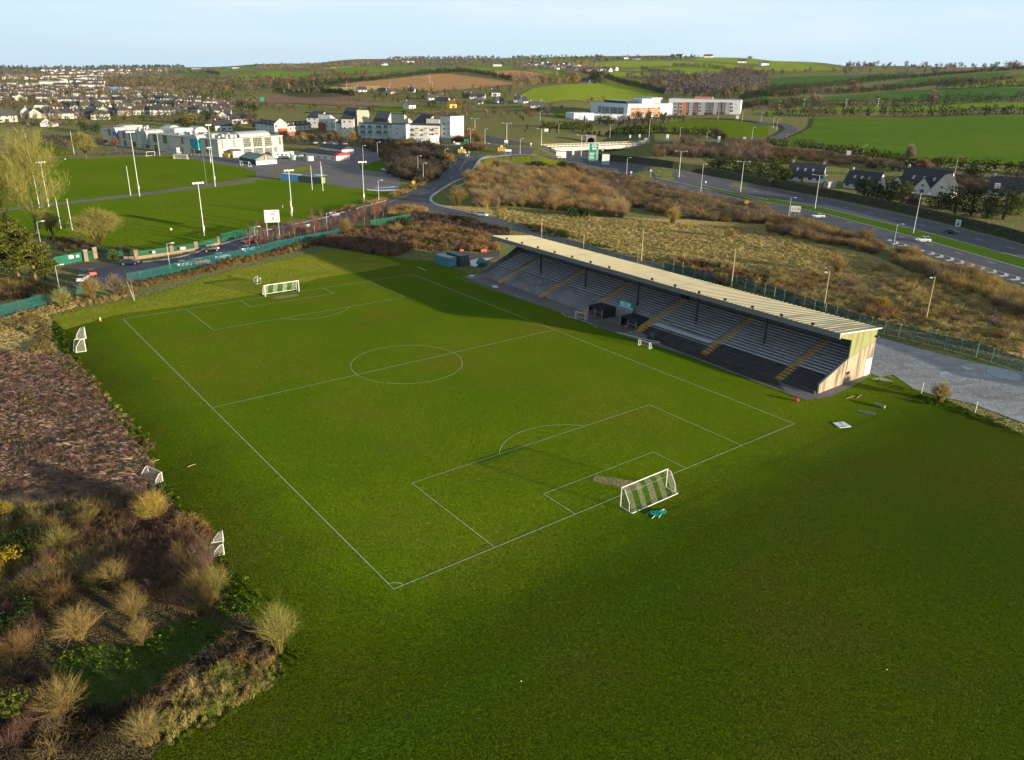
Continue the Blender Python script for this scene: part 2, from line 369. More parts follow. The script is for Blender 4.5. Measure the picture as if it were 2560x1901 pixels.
def field_hook(N, L, m2):
    """mown pitch inside, longer grass outside, darkened further to paint in lens vignetting, wheel lines along the goal line: worked out in the pitch's own directions"""
    geo = N.new('ShaderNodeNewGeometry'); mp = N.new('ShaderNodeMapping'); mp.vector_type = 'TEXTURE'; mp.inputs['Location'].default_value = (PO[0], PO[1], 0); mp.inputs['Rotation'].default_value = (0, 0, YAW)
    L.new(geo.outputs['Position'], mp.inputs['Vector']); wn_ = N.new('ShaderNodeTexNoise'); wn_.inputs['Scale'].default_value = .12; wn_.inputs['Detail'].default_value = 5; L.new(geo.outputs['Position'], wn_.inputs['Vector'])
    sb = N.new('ShaderNodeVectorMath'); sb.operation = 'MULTIPLY_ADD'; sb.inputs[1].default_value = (9, 9, 0); L.new(wn_.outputs['Color'], sb.inputs[0])
    sh = N.new('ShaderNodeVectorMath'); sh.operation = 'ADD'; sh.inputs[1].default_value = (-4.5, -4.5, 0); L.new(mp.outputs[0], sh.inputs[0]); L.new(sh.outputs[0], sb.inputs[2])
    sx = N.new('ShaderNodeSeparateXYZ'); L.new(sb.outputs[0], sx.inputs[0]); sy = N.new('ShaderNodeSeparateXYZ'); L.new(mp.outputs[0], sy.inputs[0])
    def mr(o, a, b, c=0., d=1.):
        q = N.new('ShaderNodeMapRange'); q.interpolation_type = 'SMOOTHSTEP'; q.inputs[1].default_value = a; q.inputs[2].default_value = b; q.inputs[3].default_value = c; q.inputs[4].default_value = d; L.new(o, q.inputs[0]); return q.outputs[0]
    def mul(a, b, op='MULTIPLY'):
        q = N.new('ShaderNodeMath'); q.operation = op; L.new(a, q.inputs[0]); L.new(b, q.inputs[1]); return q.outputs[0]
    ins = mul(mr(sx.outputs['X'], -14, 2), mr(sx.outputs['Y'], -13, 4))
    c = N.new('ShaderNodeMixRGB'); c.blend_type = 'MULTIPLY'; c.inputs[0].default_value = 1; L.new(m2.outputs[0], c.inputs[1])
    k = N.new('ShaderNodeMixRGB'); k.inputs[1].default_value = (.44, .45, .5, 1); k.inputs[2].default_value = (1, 1, 1, 1); L.new(ins, k.inputs[0]); L.new(k.outputs[0], c.inputs[2]); out = c  # outside: longer grass, darkened also to paint in the lens vignetting
    for v0, w, u0, u1, st in ((-5.4, 1.0, 24, 84, .45), (-8.6, 1.6, 2, 80, .35), (-15, 3.5, -20, 60, .3), (PL + 3.6, .7, -4, 64, .35)):
        b_ = mul(mul(mr(sy.outputs['Y'], v0 - w, v0, 0, st), mr(sy.outputs['Y'], v0 + w, v0, 0, 1)), mul(mr(sx.outputs['X'], u0 - 12, u0 + 8), mr(sx.outputs['X'], u1 + 8, u1 - 12)))
        d = N.new('ShaderNodeMixRGB'); d.inputs[2].default_value = (.030, .075, .004, 1); L.new(out.outputs[0], d.inputs[1]); L.new(b_, d.inputs[0]); out = d
    for u0, w, st in ((-5, 2.2, .25),):
        b_ = mul(mul(mr(sy.outputs['X'], u0 - w, u0, 0, st), mr(sy.outputs['X'], u0 + w, u0, 0, 1)), mr(sx.outputs['Y'], -6, 10)); d = N.new('ShaderNodeMixRGB'); d.inputs[2].default_value = (.04, .10, .004, 1); L.new(out.outputs[0], d.inputs[1]); L.new(b_, d.inputs[0]); out = d
    return out
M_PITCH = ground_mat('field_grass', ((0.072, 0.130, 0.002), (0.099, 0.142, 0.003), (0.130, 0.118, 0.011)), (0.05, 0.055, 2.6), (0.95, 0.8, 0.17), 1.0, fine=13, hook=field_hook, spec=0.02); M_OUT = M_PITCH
M_ROUGH = ground_mat('unmown_grass', ((0.13, 0.175, 0.006), (0.21, 0.215, 0.012), (0.26, 0.22, 0.045)), (0.06, 0.3, 1.8), (0.9, 0.7, 0.3), 1.1, fine=9)
M_LUSH = ground_mat('lush_grass_verge', ((0.045, 0.10, 0.005), (0.06, 0.115, 0.006), (0.085, 0.13, 0.009)), (0.1, 0.5, 2.2), (0.8, 0.6, 0.35), 1.2, fine=9)
M_TRAIN = ground_mat('training_grass', ((0.078, 0.148, 0.002), (0.11, 0.163, 0.003), (0.145, 0.138, 0.016)), (0.025, 0.07, 1.2), (0.8, 0.6, 0.2), 1.0, fine=8, spec=0.02)
M_TAR = ground_mat('tarmac', ((0.10, 0.10, 0.115), (0.125, 0.12, 0.135), (0.15, 0.14, 0.145)), (0.06, 0.5, 4.0), (0.8, 0.3, 0.12), 0.25)
M_TARB = ground_mat('brown_worn_tarmac', ((0.13, 0.10, 0.088), (0.11, 0.092, 0.085), (0.15, 0.12, 0.1)), (0.06, 0.5, 4.0), (0.8, 0.3, 0.12), 0.25)
M_GRAV = ground_mat('wet_gravel', ((0.24, 0.245, 0.26), (0.34, 0.34, 0.35), (0.17, 0.14, 0.12)), (0.09, 0.25, 1.2), (0.9, 0.7, 0.15), 0.35, fine=9, stretch=(-.6, .6, 1.6))
M_YARD = ground_mat('car_park_tarmac', ((0.17, 0.155, 0.155), (0.22, 0.195, 0.185), (0.10, 0.097, 0.105)), (0.05, 0.2, 2.0), (0.9, 0.6, 0.2), 0.3)
M_STRAW = ground_mat('straw_grass', ((0.42, 0.295, 0.13), (0.33, 0.24, 0.09), (0.20, 0.18, 0.045)), (0.05, 0.22, 1.1), (0.9, 0.75, 0.5), 1.3)
M_DEAD = ground_mat('flattened_dead_growth', ((0.205, 0.12, 0.085), (0.14, 0.08, 0.068), (0.34, 0.24, 0.08)), (0.12, 0.3, 1.0), (0.8, 0.45, 0.65), 1.6, stretch=(0.45, 0.55, 1.5))
M_LINE = mat('white_line_marking', (0.40, 0.46, 0.24), 0.8, 0.45, 1.5)
M_ROADLINE = mat('road_paint', (0.62, 0.61, 0.6), 0.7, 0.2, 1.0)
M_KERB = mat('concrete_kerb', (0.45, 0.43, 0.39), 0.85, 0.15, 1.0)
M_CONC = ground_mat('stained_concrete', ((0.15, 0.135, 0.13), (0.20, 0.18, 0.17), (0.11, 0.09, 0.088)), (0.15, 0.7, 4.0), (0.9, 0.5, 0.2), 0.3)
# the whole playing field, then its mown pitch, its unmown edges
field = pl('d', (105, 700), (128, 745), (150, 800), (200, 830), (262, 910), (330, 1000), (352, 1050), (398, 1120), (440, 1200), (495, 1285), (540, 1340), (598, 1448), (555, 1500), (462, 1552), (345, 1625), (285, 1720)) + \
    [Vector((40, 20, 0)), Vector((120, 25, 0)), Vector((165, 60, 0))] + pl('d', (2225, 945), (2090, 885), (1990, 835), (1905, 812), (1780, 850)) + [UV(76, 4.4), UV(74, 95)] + \
    pl('d', (1010, 592), (945, 570), (860, 560), (725, 545), (640, 562), (500, 592), (330, 645), (180, 675))
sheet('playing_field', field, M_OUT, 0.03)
sheet('unmown_grass', pl('d', (110, 690), (180, 672), (330, 642), (500, 588), (640, 560), (725, 543), (820, 556), (872, 575), (800, 590), (700, 604), (560, 640), (420, 662), (250, 685), (140, 718)), M_ROUGH, 0.05)
# pitch markings: one painted sheet per line
def line(a, b, w=0.10): strip_mesh([UV(*a), UV(*b)], w, 0.05, 'pitch_marking', M_LINE)
def arc(u, v, r, t0, t1, w=0.10): strip_mesh([UV(u + r * math.cos(t0 + (t1 - t0) * k / 60), v + r * math.sin(t0 + (t1 - t0) * k / 60)) for k in range(61)], w, 0.053, 'pitch_marking', M_LINE)
for a, b in (((0, 0), (PW, 0)), ((PW, 0), (PW, PL)), ((PW, PL), (0, PL)), ((0, PL), (0, 0)), ((0, PL / 2), (PW, PL / 2))): line(a, b, 0.115)
cU = PW / 2
for s, v in ((1, 0), (-1, PL)):
    for hw, dp in ((20.16, 16.5), (9.16, 5.5)):
        line((cU - hw, v), (cU - hw, v + s * dp)); line((cU - hw, v + s * dp), (cU + hw, v + s * dp)); line((cU + hw, v + s * dp), (cU + hw, v))
    t = math.acos(5.5 / 9.15); m_ = math.pi / 2 if s == 1 else -math.pi / 2
    arc(cU, v + s * 11, 9.15, m_ - t, m_ + t)
arc(cU, PL / 2, 9.15, 0, 2 * math.pi); arc(0, 0, 1.0, 0, math.pi / 2, .1)
line((PW + 4.5, PL + 1), (PW + 4.9, PL + 5.5), .3); line((71.4, 78), (71.0, 96), .1)
M_MUD = ground_mat('worn_goalmouth_earth', ((0.25, 0.19, 0.10), (0.20, 0.18, 0.07), (0.13, 0.14, 0.02)), (0.2, 0.8, 4.0), (0.9, 0.6, 0.35), 0.6)
sheet('worn_goalmouth', [UV(29.5, 4.3), UV(30.6, 2.3), UV(31.8, 0.2), UV(33.2, -0.4), UV(33.8, 0.8), UV(32.6, 2.6), UV(31.5, 4.2), UV(30.6, 5.1)], M_MUD, 0.046, smooth=3)
sheet('worn_goalmouth', [UV(29, PL - 1), UV(34, PL - 1.2), UV(34, PL - 3), UV(30, PL - 3)], M_MUD, 0.046, smooth=3)
# concrete apron before the stand, kerb
sheet('concrete_apron', [UV(72.7, 4.0), UV(72.8, 11), UV(73.1, 19), UV(73.3, 28), UV(72.6, 36), UV(71.9, 44), UV(71.8, 52), UV(72.2, 60), UV(71.5, 74), UV(71.8, 86), UV(72.3, 95.5), UV(92, 95.5), UV(92, 4.1), UV(84, 3.0), UV(77, 2.6)], M_CONC, 0.07)
sheet('dark_apron', [UV(73.3, 8), UV(73.6, 19), UV(74.0, 28), UV(74.2, 38), UV(76.6, 40), UV(76.6, 12)], mat('near_black_apron', (.045, .036, .034), .7, .5, .5), 0.075)  # near black strip laid over the apron before the near bays
sheet('earth_apron', [UV(72.4, 43), UV(72.2, 54), UV(76, 55), UV(76, 43)], M_TARB, 0.077)
strip_mesh([UV(72.6, 4.0), UV(72.7, 11), UV(73.0, 19), UV(73.2, 28), UV(72.5, 36), UV(71.8, 44), UV(71.7, 52), UV(72.1, 60)], 0.22, 0.16, 'apron_kerb', mat('dark_stained_kerb', (0.16, 0.15, 0.14), .9, .4, 1.0))
# gravel yard and lane behind the stand
sheet('gravel_yard', [UV(91.6, 4), UV(91.4, 0)] + pl('y7', (800, 700), (1010, 660), (1200, 790), (1400, 850), (1750, 930), (2225, 1110)) + [Vector((140, 70, 0)), Vector((150, 110, 0))] + pl('y7', (2225, 640), (1700, 530), (1300, 430), (870, 310)) + [UV(97, 30), UV(97, 95), UV(93, 95)], M_GRAV, 0.06)
M_WET = mat('standing_water', (0.32, 0.35, 0.40), 0.08, 0.05, spec=0.6)
for z, ps in (('y7', [(1900, 600), (2050, 610), (2200, 670), (2170, 720), (2000, 690), (1880, 640)]), ('y7', [(1430, 640), (1500, 630), (1530, 650), (1460, 665)]), ('y7', [(1640, 575), (1720, 580), (1780, 610), (1690, 612)]),
              ('tp', [(1700, 580), (1900, 590), (2150, 585), (2200, 600), (1950, 613), (1750, 600)]), ('tp', [(1800, 555), (2020, 550), (2225, 515), (2225, 535), (2100, 555), (1900, 562)]),
              ('ct', [(1230, 1010), (1370, 985), (1390, 1020), (1290, 1030)]), ('ct', [(1880, 1300), (2010, 1270), (2070, 1330), (1960, 1340)]), ('tp', [(860, 360), (1000, 355), (1120, 365), (1000, 374)])):
    sheet('puddle', pl(z, *ps), M_WET, 0.085 if z != 'tp' else 0.12, smooth=3)
sheet('muddy_hardstanding', pl('ct', (0, 260), (350, 380), (1010, 330), (1500, 380), (2100, 300), (2100, 480), (1900, 560), (1400, 740), (1240, 740), (1240, 500), (640, 330)), M_TARB, 0.05)
sheet('wet_slab', pl('ct', (1290, 570), (1500, 530), (1900, 500), (1980, 490), (1600, 640), (1440, 760), (1290, 730)), mat('wet_pale_slab', (0.42, 0.44, 0.47), .25, .2, .6), 0.09)
# training ground beyond the road, the path across it, verges
sheet('training_pitch', pl('r5', (0, 430), (600, 385), (2225, 200)) + pl('r6', (0, 165), (200, 175), (600, 215), (960, 250), (1250, 290), (1130, 340), (640, 460), (0, 600)) + pl('r5', (2180, 605), (1900, 690), (1190, 800), (900, 775), (500, 690), (0, 640)), M_TRAIN, 0.03)
sheet('training_pitch', pl('r1', (0, 1100), (400, 1090), (700, 1110), (880, 1100), (1150, 1085), (1500, 1085), (2085, 1180), (2225, 1210)) + pl('r6', (140, 80), (170, 130), (0, 150)) + pl('r5', (2225, 150), (1800, 215), (600, 370), (0, 420)), M_TRAIN, 0.03)
sheet('training_pitch', pl('r1', (130, 950), (330, 960), (620, 1030), (640, 1070), (400, 1085), (100, 1070)), M_TRAIN, 0.03)
sheet('asphalt_path', pl('r5', (0, 445), (180, 410), (560, 368), (1200, 292), (1800, 212), (2225, 152)) + pl('r6', (160, 128), (220, 135), (120, 160), (0, 172)) + pl('r5', (2225, 172), (1800, 230), (1200, 312), (600, 384), (180, 425), (0, 462)), M_YARD, 0.05)
sheet('car_park', pl('r6', (0, 150), (160, 125), (215, 100), (320, 60), (500, 90)) + pl('tp', (700, 320), (800, 345), (1000, 360), (1010, 420), (1080, 500), (1400, 550), (1700, 575), (2225, 590), (2225, 340), (1950, 300), (1600, 270), (1650, 220), (2000, 100), (2000, 0), (1700, -10)) + pl('r2', (900, 1000), (700, 985), (300, 1060), (0, 1060)) + pl('r1', (1850, 1090), (1450, 1060)) + pl('r1', (870, 1010), (1000, 1060), (1500, 1075), (2085, 1175), (2225, 1215)), M_YARD, 0.045)
sheet('grass_verge', pl('tp', (540, 260), (700, 250), (850, 235), (860, 280), (600, 310), (520, 300)), M_ROUGH, 0.09)
sheet('grass_verge', pl('tp', (1590, 230), (1800, 130), (2010, 90), (2030, 280), (2180, 330), (1950, 320), (1650, 280)), M_TRAIN, 0.09)
# roads
road = pl('r5', (560, 930), (735, 888), (1240, 893), (1560, 848), (1920, 738), (2225, 655)) + pl('r6', (60, 622), (620, 500), (770, 455), (1130, 358), (1310, 296), (1490, 216), (1660, 75)) + pl('r2', (1705, 1110), (1690, 1060), (1960, 1085), (1930, 1180), (1850, 1290)) + \
    pl('r6', (1700, 200), (1560, 290), (1520, 330), (1540, 372), (1650, 412), (1800, 440), (2000, 492), (2225, 545)) + pl('r7', (130, 590), (260, 630), (520, 700), (800, 790), (1050, 850), (1300, 920), (1700, 1030)) + [UV(97, 45), UV(97, 55)] + pl('r7', (1090, 920), (600, 800), (270, 705), (200, 660)) + \
    pl('r6', (2140, 582), (1700, 475), (1450, 432), (1200, 432), (1000, 500), (640, 640), (0, 790)) + pl('r5', (2225, 800), (1900, 880), (1450, 965), (1120, 1050), (700, 1110), (600, 1075), (690, 1010), (680, 960))
sheet('road', road, M_TAR, 0.055, step=8)
sheet('worn_road_surface', pl('r6', (60, 640), (640, 515), (1150, 370), (1320, 310), (1480, 240), (1400, 330), (1480, 400), (1250, 420), (1000, 490), (640, 625), (0, 780), (0, 660)), M_TARB, 0.07, step=8)
sheet('road_entrance_shade', pl('r5', (560, 930), (735, 892), (1240, 900), (1000, 925), (640, 945)), M_TARB, 0.065)  # brown tarmac sheet standing in for shade on the road by the gate
def kerb(z, pts, name='kerb', w=0.5, h=0.13): 
    P = smooth_line(pl(z, *pts), 5); mb = MB()
    V = []
    for i, p in enumerate(P):
        d = (P[min(i + 1, len(P) - 1)] - P[max(i - 1, 0)]); d.z = 0; d.normalize(); n = Vector((-d.y, d.x, 0)) * w / 2; z0 = gz(p.x, p.y)
        V.append([(p.x - n.x, p.y - n.y, z0), (p.x - n.x, p.y - n.y, z0 + h), (p.x + n.x, p.y + n.y, z0 + h), (p.x + n.x, p.y + n.y, z0)])
    for a, b in zip(V, V[1:]):
        for k in range(3): mb.quad(a[k], a[k + 1], b[k + 1], b[k])
    return tag(mb.build(name, M_KERB), kind='structure')
kerb('r6', [(60, 618), (340, 560), (620, 497), (770, 452), (1130, 355)], w=.35)
kerb('r6', [(1940, 5), (1850, 130), (1700, 203), (1560, 292), (1520, 332), (1540, 374), (1650, 414), (1800, 443), (2000, 495)], w=1.0)
kerb('r2', [(2225, 1062), (2100, 1070), (1990, 1085), (1940, 1120), (1930, 1180), (1850, 1290), (1740, 1350)], w=.8)
kerb('r5', [(1240, 890), (1560, 845), (1920, 735), (2225, 652)], w=.9)
for z, ps in (('r6', [(1700, 10), (1690, 60), (1710, 90)]), ('r6', [(1800, 40), (1770, 90)]), ('r6', [(1710, 145), (1690, 165)]), ('r6', [(1565, 245), (1530, 262)]), ('r6', [(1465, 290), (1400, 310)]), ('r6', [(1340, 300), (1150, 372)]), ('rb', [(1340, 350), (800, 400), (640, 490), (560, 600)]), ('rb', [(400, 520), (350, 600)]), ('rb', [(280, 420), (520, 420)]), ('rb', [(0, 172), (320, 178)])):
    strip_mesh(pl(z, *ps), 0.2, 0.1, 'road_marking', M_ROADLINE)
# roundabout at the head of the road and the roads that leave it
M_TARP = ground_mat('pinkish_tarmac', ((0.16, 0.125, 0.125), (0.14, 0.12, 0.125), (0.18, 0.14, 0.13)), (0.06, 0.5, 4.0), (0.8, 0.3, 0.12), 0.25)
rbt = pl('rb', (-250, 150), (0, 170), (370, 175), (600, 120), (900, 120), (1200, 110), (1500, 180), (1700, 190), (2225, 215), (2225, 375), (1900, 360), (1560, 380), (1180, 420), (1000, 470), (640, 500), (400, 420), (250, 370), (-100, 280), (-250, 230))
sheet('roundabout_road', rbt, M_TARP, 0.13, step=6)
sheet('roundabout_island', pl('rb', (260, 300), (330, 250), (560, 200), (1000, 190), (1300, 210), (1470, 240), (1500, 280), (1400, 310), (1000, 330), (600, 330), (350, 325)), M_TRAIN, 0.2, step=6, smooth=2)
kerb('rb', [(-100, 120), (300, 125), (620, 122), (900, 112), (1190, 92)], w=1.0); kerb('rb', [(1000, 470), (1180, 418), (1500, 385), (1900, 357), (2300, 372)], w=1.0)
sheet('dual_carriageway', pl('r2', (1690, 830), (1800, 850), (2000, 900), (2225, 950)) + pl('r3', (200, 985), (380, 1010), (520, 1040), (640, 1060), (900, 1080), (760, 1105), (560, 1060), (300, 1030), (0, 980)) + pl('r2', (2225, 985), (2040, 960), (1900, 920), (1690, 855)), M_TAR, 0.12, step=8)
# motorway with its verges, median and markings
Mfar = pl('r3', (520, 1040), (700, 1060), (900, 1085)) + pl('r7', (1100, 30), (1300, 70), (1700, 140), (2225, 245)) + pl('r8', (0, 235), (500, 335), (1000, 440), (1500, 555), (2000, 680), (2225, 745), (3000, 950))
Mnear = pl('r3', (390, 1092), (660, 1155), (900, 1215)) + pl('r7', (1000, 165), (1300, 240), (1700, 330), (2225, 425)) + pl('r8', (0, 440), (400, 520), (800, 640), (1100, 750), (1600, 900), (2225, 1100), (3000, 1370))
sheet('motorway', Mfar + Mnear[::-1], M_TAR, 0.07, step=10)
sheet('slip_road', pl('r3', (0, 1068), (250, 1075), (390, 1092), (660, 1155), (900, 1215), (1000, 1245), (880, 1240), (600, 1165), (380, 1110), (0, 1085)), M_TARP, 0.13, step=6)
medA = pl('r7', (1000, 75), (1250, 135), (1700, 235), (2225, 350)) + pl('r8', (0, 335), (500, 425), (1000, 545), (1500, 665), (2000, 800), (2225, 860), (3000, 1080))
medB = pl('r7', (1000, 85), (1250, 150), (1700, 250), (2225, 372)) + pl('r8', (0, 365), (500, 468), (1000, 600), (1500, 735), (2000, 880), (2225, 945), (3000, 1180))
sheet('median_grass', medA + medB[::-1], M_LUSH, 0.1)
for L_, w_ in ((medA, .25), (medB, .3)):
    off = [p + Vector((.0, .9 if L_ is medA else -.9, 0)) for p in L_]; strip_mesh(off, w_, 0.09, 'road_marking', M_ROADLINE)
strip_mesh([p + Vector((0, -1.6, 0)) for p in Mfar[2:]], .25, .09, 'road_marking', M_ROADLINE)
def dashes(A, B, t, on=3.0, off=9.0):
    mid = [a.lerp(b, t) for a, b in zip(A, B)]; mb = MB()
    for p, h in walk(mid, on + off):
        d = Vector((math.cos(h), math.sin(h), 0)); n = Vector((-d.y, d.x, 0)) * .12; z = .09
        mb.quad(*[(q.x, q.y, gz(q.x, q.y) + z) for q in (p - n, p + d * on - n, p + d * on + n, p + n)])
    tag(mb.build('road_marking', M_ROADLINE), kind='structure')
dashes(Mfar[3:], medA, .5); dashes(medB, pl('r7', (1000, 150), (1250, 215), (1700, 310), (2225, 415)) + pl('r8', (0, 425), (400, 500), (800, 590), (1300, 735), (1700, 860), (2225, 1010), (3000, 1250)), .5)
hat = MB()                                   # chevrons of the diverging lane
hA = pl('r8', (985, 670), (1050, 690), (1120, 712), (1200, 738), (1270, 762), (1340, 785), (1430, 805), (1510, 830), (1600, 852), (1690, 880), (1780, 908), (1870, 932), (1970, 960), (2070, 990), (2170, 1020), (2270, 1050))
hB = pl('r8', (990, 690), (1040, 705), (1075, 735), (1130, 748), (1220, 768), (1300, 790), (1390, 822), (1455, 848), (1545, 878), (1630, 902), (1715, 930), (1805, 955), (1905, 982), (2005, 1012), (2105, 1045), (2200, 1075))
for a, b in zip(hA[1:], hB[1:]):
    d = (hA[-1] - hA[0]).normalized(); n = Vector((-d.y, d.x, 0)); m_ = a.lerp(b, .5)
    for p0, p1 in ((a, m_ + d * 1.1), (m_ + d * 1.1, b)): 
        hat.quad(*[(q.x, q.y, .1) for q in (p0 - d * .5, p1 - d * .5, p1 + d * .7, p0 + d * .7)])
tag(hat.build('road_marking', M_ROADLINE), kind='structure')
strip_mesh(hA, .2, .095, 'road_marking', M_ROADLINE)
# rough straw coloured land between the lane and the motorway
sheet('straw_grassland', pl('r6', (1560, 400), (1800, 400), (2000, 410), (2225, 440)) + pl('r7', (0, 420), (300, 470), (700, 500), (1000, 500), (1500, 520), (2225, 560)) + pl('r8', (500, 740), (900, 830), (1300, 990), (1800, 1150), (2225, 1300), (2800, 1560)) + pl('y7', (2600, 560), (2225, 560), (1700, 430), (1300, 330), (870, 210), (700, 150)) + pl('r7', (2225, 1190), (1900, 1095), (1650, 1045), (1310, 960), (800, 780), (260, 610), (120, 560)) + pl('r6', (2225, 520), (2000, 480), (1800, 430)), M_STRAW, 0.03)
sheet('roadside_grass', pl('r3', (0, 1090), (300, 1100), (500, 1140), (560, 1180), (300, 1170), (0, 1130)) + pl('r2', (2225, 1110), (2000, 1100), (1960, 1150), (1900, 1230), (1990, 1190), (2225, 1140)), M_ROUGH, 0.06, step=6)
# dead bramble and bracken land beside the pitch
rng = np.random.default_rng(7)
_nt = rng.random((64, 64))
def _vn(X, Y, s):
    x, y = X / s, Y / s; i, j = np.floor(x).astype(int), np.floor(y).astype(int); fx, fy = x - i, y - j; g = lambda a, b: _nt[a % 64, b % 64]
    return (g(i, j) * (1 - fx) + g(i + 1, j) * fx) * (1 - fy) + (g(i, j + 1) * (1 - fx) + g(i + 1, j + 1) * fx) * fy
def bumpy_dead(X, Y): return 0.02 + .35 * _vn(X, Y, 3.7) * _vn(X + 9, Y, 2.1) + .3 * _vn(X, Y + 5, 1.1) + rng.normal(0, .05, len(X))
dead_poly = pl('d', (-60, 762), (60, 770), (150, 775), (170, 800), (205, 838), (250, 905), (290, 960), (325, 1000), (345, 1040), (300, 1070), (200, 1085), (120, 1110), (40, 1105), (-60, 1090))
tag(sheet('dead_bracken', dead_poly, M_DEAD, 0.05, step=0.55, bumpy=bumpy_dead), kind='stuff')
sheet('straw_grass_strip', pl('d', (-40, 690), (60, 680), (110, 690), (105, 720), (120, 770), (60, 775), (-40, 765)), M_STRAW, 0.05)
sheet('dark_undergrowth', pl('d', (-60, 1090), (120, 1105), (260, 1080), (345, 1050), (420, 1130), (470, 1220), (550, 1320), (640, 1440), (520, 1560), (380, 1640), (300, 1760), (-60, 1760)), ground_mat('dark_leaf_litter', ((0.06, 0.046, 0.022), (0.075, 0.055, 0.026), (0.05, 0.065, 0.016)), (0.1, .5, 2.5), (.8, .5, .5), 1.2), 0.02)
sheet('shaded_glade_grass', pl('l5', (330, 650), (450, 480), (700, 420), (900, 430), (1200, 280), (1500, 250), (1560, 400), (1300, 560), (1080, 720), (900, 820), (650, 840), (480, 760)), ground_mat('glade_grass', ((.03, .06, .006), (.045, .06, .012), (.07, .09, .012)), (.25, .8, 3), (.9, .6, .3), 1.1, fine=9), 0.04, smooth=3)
# hill fields
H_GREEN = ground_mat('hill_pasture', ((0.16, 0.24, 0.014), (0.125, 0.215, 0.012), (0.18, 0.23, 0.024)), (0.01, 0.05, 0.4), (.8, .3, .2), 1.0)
H_YEL = ground_mat('yellow_green_pasture', ((0.23, 0.29, 0.015), (0.20, 0.27, 0.014), (0.24, 0.27, 0.035)), (0.01, 0.05, 0.4), (.8, .3, .2), 1.0)  # a yellower, paler green than the hill pasture
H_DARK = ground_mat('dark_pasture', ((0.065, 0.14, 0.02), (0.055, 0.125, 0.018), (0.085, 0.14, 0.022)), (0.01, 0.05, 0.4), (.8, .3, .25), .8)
H_BIG = ground_mat('spring_crop', ((0.072, 0.145, 0.005), (0.10, 0.165, 0.006), (0.055, 0.11, 0.008)), (0.012, 0.05, .35), (.9, .6, .2), .9, stretch=(.25, .5, 2.2), fine=3)
H_PLOUGH = ground_mat('ploughed_earth', ((0.46, 0.24, 0.10), (0.40, 0.22, 0.10), (0.32, 0.19, 0.10)), (0.008, 0.06, 0.35), (.8, .4, .25), .9, stretch=(0.5, .25, 2.0))
H_STUB = ground_mat('pale_stubble', ((0.60, 0.42, 0.16), (0.52, 0.36, 0.14), (0.44, 0.29, 0.12)), (0.01, 0.06, 0.35), (.8, .4, .2), .9)
H_BROWN = ground_mat('dark_tilth', ((0.22, 0.14, 0.09), (0.19, 0.12, 0.08), (0.17, 0.13, 0.06)), (0.01, 0.06, 0.35), (.8, .4, .2), .9)
def fld(z, m, *xy, name='field'): sheet(name, pl(z, *xy), m, 0.45, step=18)
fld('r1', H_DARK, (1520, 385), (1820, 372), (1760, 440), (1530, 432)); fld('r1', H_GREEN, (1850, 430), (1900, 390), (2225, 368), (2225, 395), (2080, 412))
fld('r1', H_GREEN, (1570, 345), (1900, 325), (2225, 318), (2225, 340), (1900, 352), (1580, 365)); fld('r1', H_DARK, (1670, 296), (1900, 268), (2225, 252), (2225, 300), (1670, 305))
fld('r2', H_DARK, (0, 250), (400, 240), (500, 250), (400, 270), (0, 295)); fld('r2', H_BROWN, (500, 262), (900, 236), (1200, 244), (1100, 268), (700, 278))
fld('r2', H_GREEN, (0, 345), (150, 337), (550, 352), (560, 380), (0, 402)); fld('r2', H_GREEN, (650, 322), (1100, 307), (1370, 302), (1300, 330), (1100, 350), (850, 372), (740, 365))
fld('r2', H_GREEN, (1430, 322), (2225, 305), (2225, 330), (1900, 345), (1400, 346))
fld('r2', H_PLOUGH, (720, 465), (900, 440), (1100, 420), (1450, 382), (1700, 362), (1900, 387), (2225, 445), (2225, 462), (1950, 488), (1550, 520), (1300, 506), (1090, 498), (1075, 470), (850, 478))
fld('r2', H_STUB, (160, 520), (350, 505), (600, 490), (850, 478), (1080, 470), (1090, 500), (880, 515), (720, 532), (560, 522), (350, 527))
sheet('field', pl('r2', (1900, 347), (2225, 337)) + pl('r3', (0, 335), (300, 372), (150, 402), (0, 417)) + pl('r2', (2225, 418), (1980, 366)), H_PLOUGH, .45, step=18)
fld('r2', H_BROWN, (0, 575), (200, 550), (600, 562), (900, 582), (1150, 632), (1000, 652), (700, 642), (300, 622), (0, 622)); fld('r2', M_TRAIN, (1000, 662), (1400, 650), (1700, 668), (1400, 690), (1000, 692))
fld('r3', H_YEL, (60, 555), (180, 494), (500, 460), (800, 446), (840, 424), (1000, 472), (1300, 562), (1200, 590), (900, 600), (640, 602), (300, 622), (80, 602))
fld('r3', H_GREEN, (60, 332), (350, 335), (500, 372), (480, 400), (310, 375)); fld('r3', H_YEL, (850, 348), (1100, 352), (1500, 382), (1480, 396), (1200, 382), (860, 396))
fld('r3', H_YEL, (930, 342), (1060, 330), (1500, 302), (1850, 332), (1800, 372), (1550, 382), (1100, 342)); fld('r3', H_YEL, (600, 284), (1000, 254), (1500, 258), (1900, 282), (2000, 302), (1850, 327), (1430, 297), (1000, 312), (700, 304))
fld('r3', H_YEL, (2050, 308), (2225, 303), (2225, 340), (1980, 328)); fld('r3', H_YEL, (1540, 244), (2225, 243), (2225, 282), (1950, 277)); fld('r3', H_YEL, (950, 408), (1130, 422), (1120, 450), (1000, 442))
fld('r3', H_GREEN, (1010, 462), (1120, 482), (1320, 532), (1280, 552), (1100, 500)); fld('r3', M_TRAIN, (850, 872), (1200, 812), (1550, 772), (1900, 772), (2225, 812), (2225, 922), (1850, 952), (1700, 892), (1300, 882), (1000, 892))
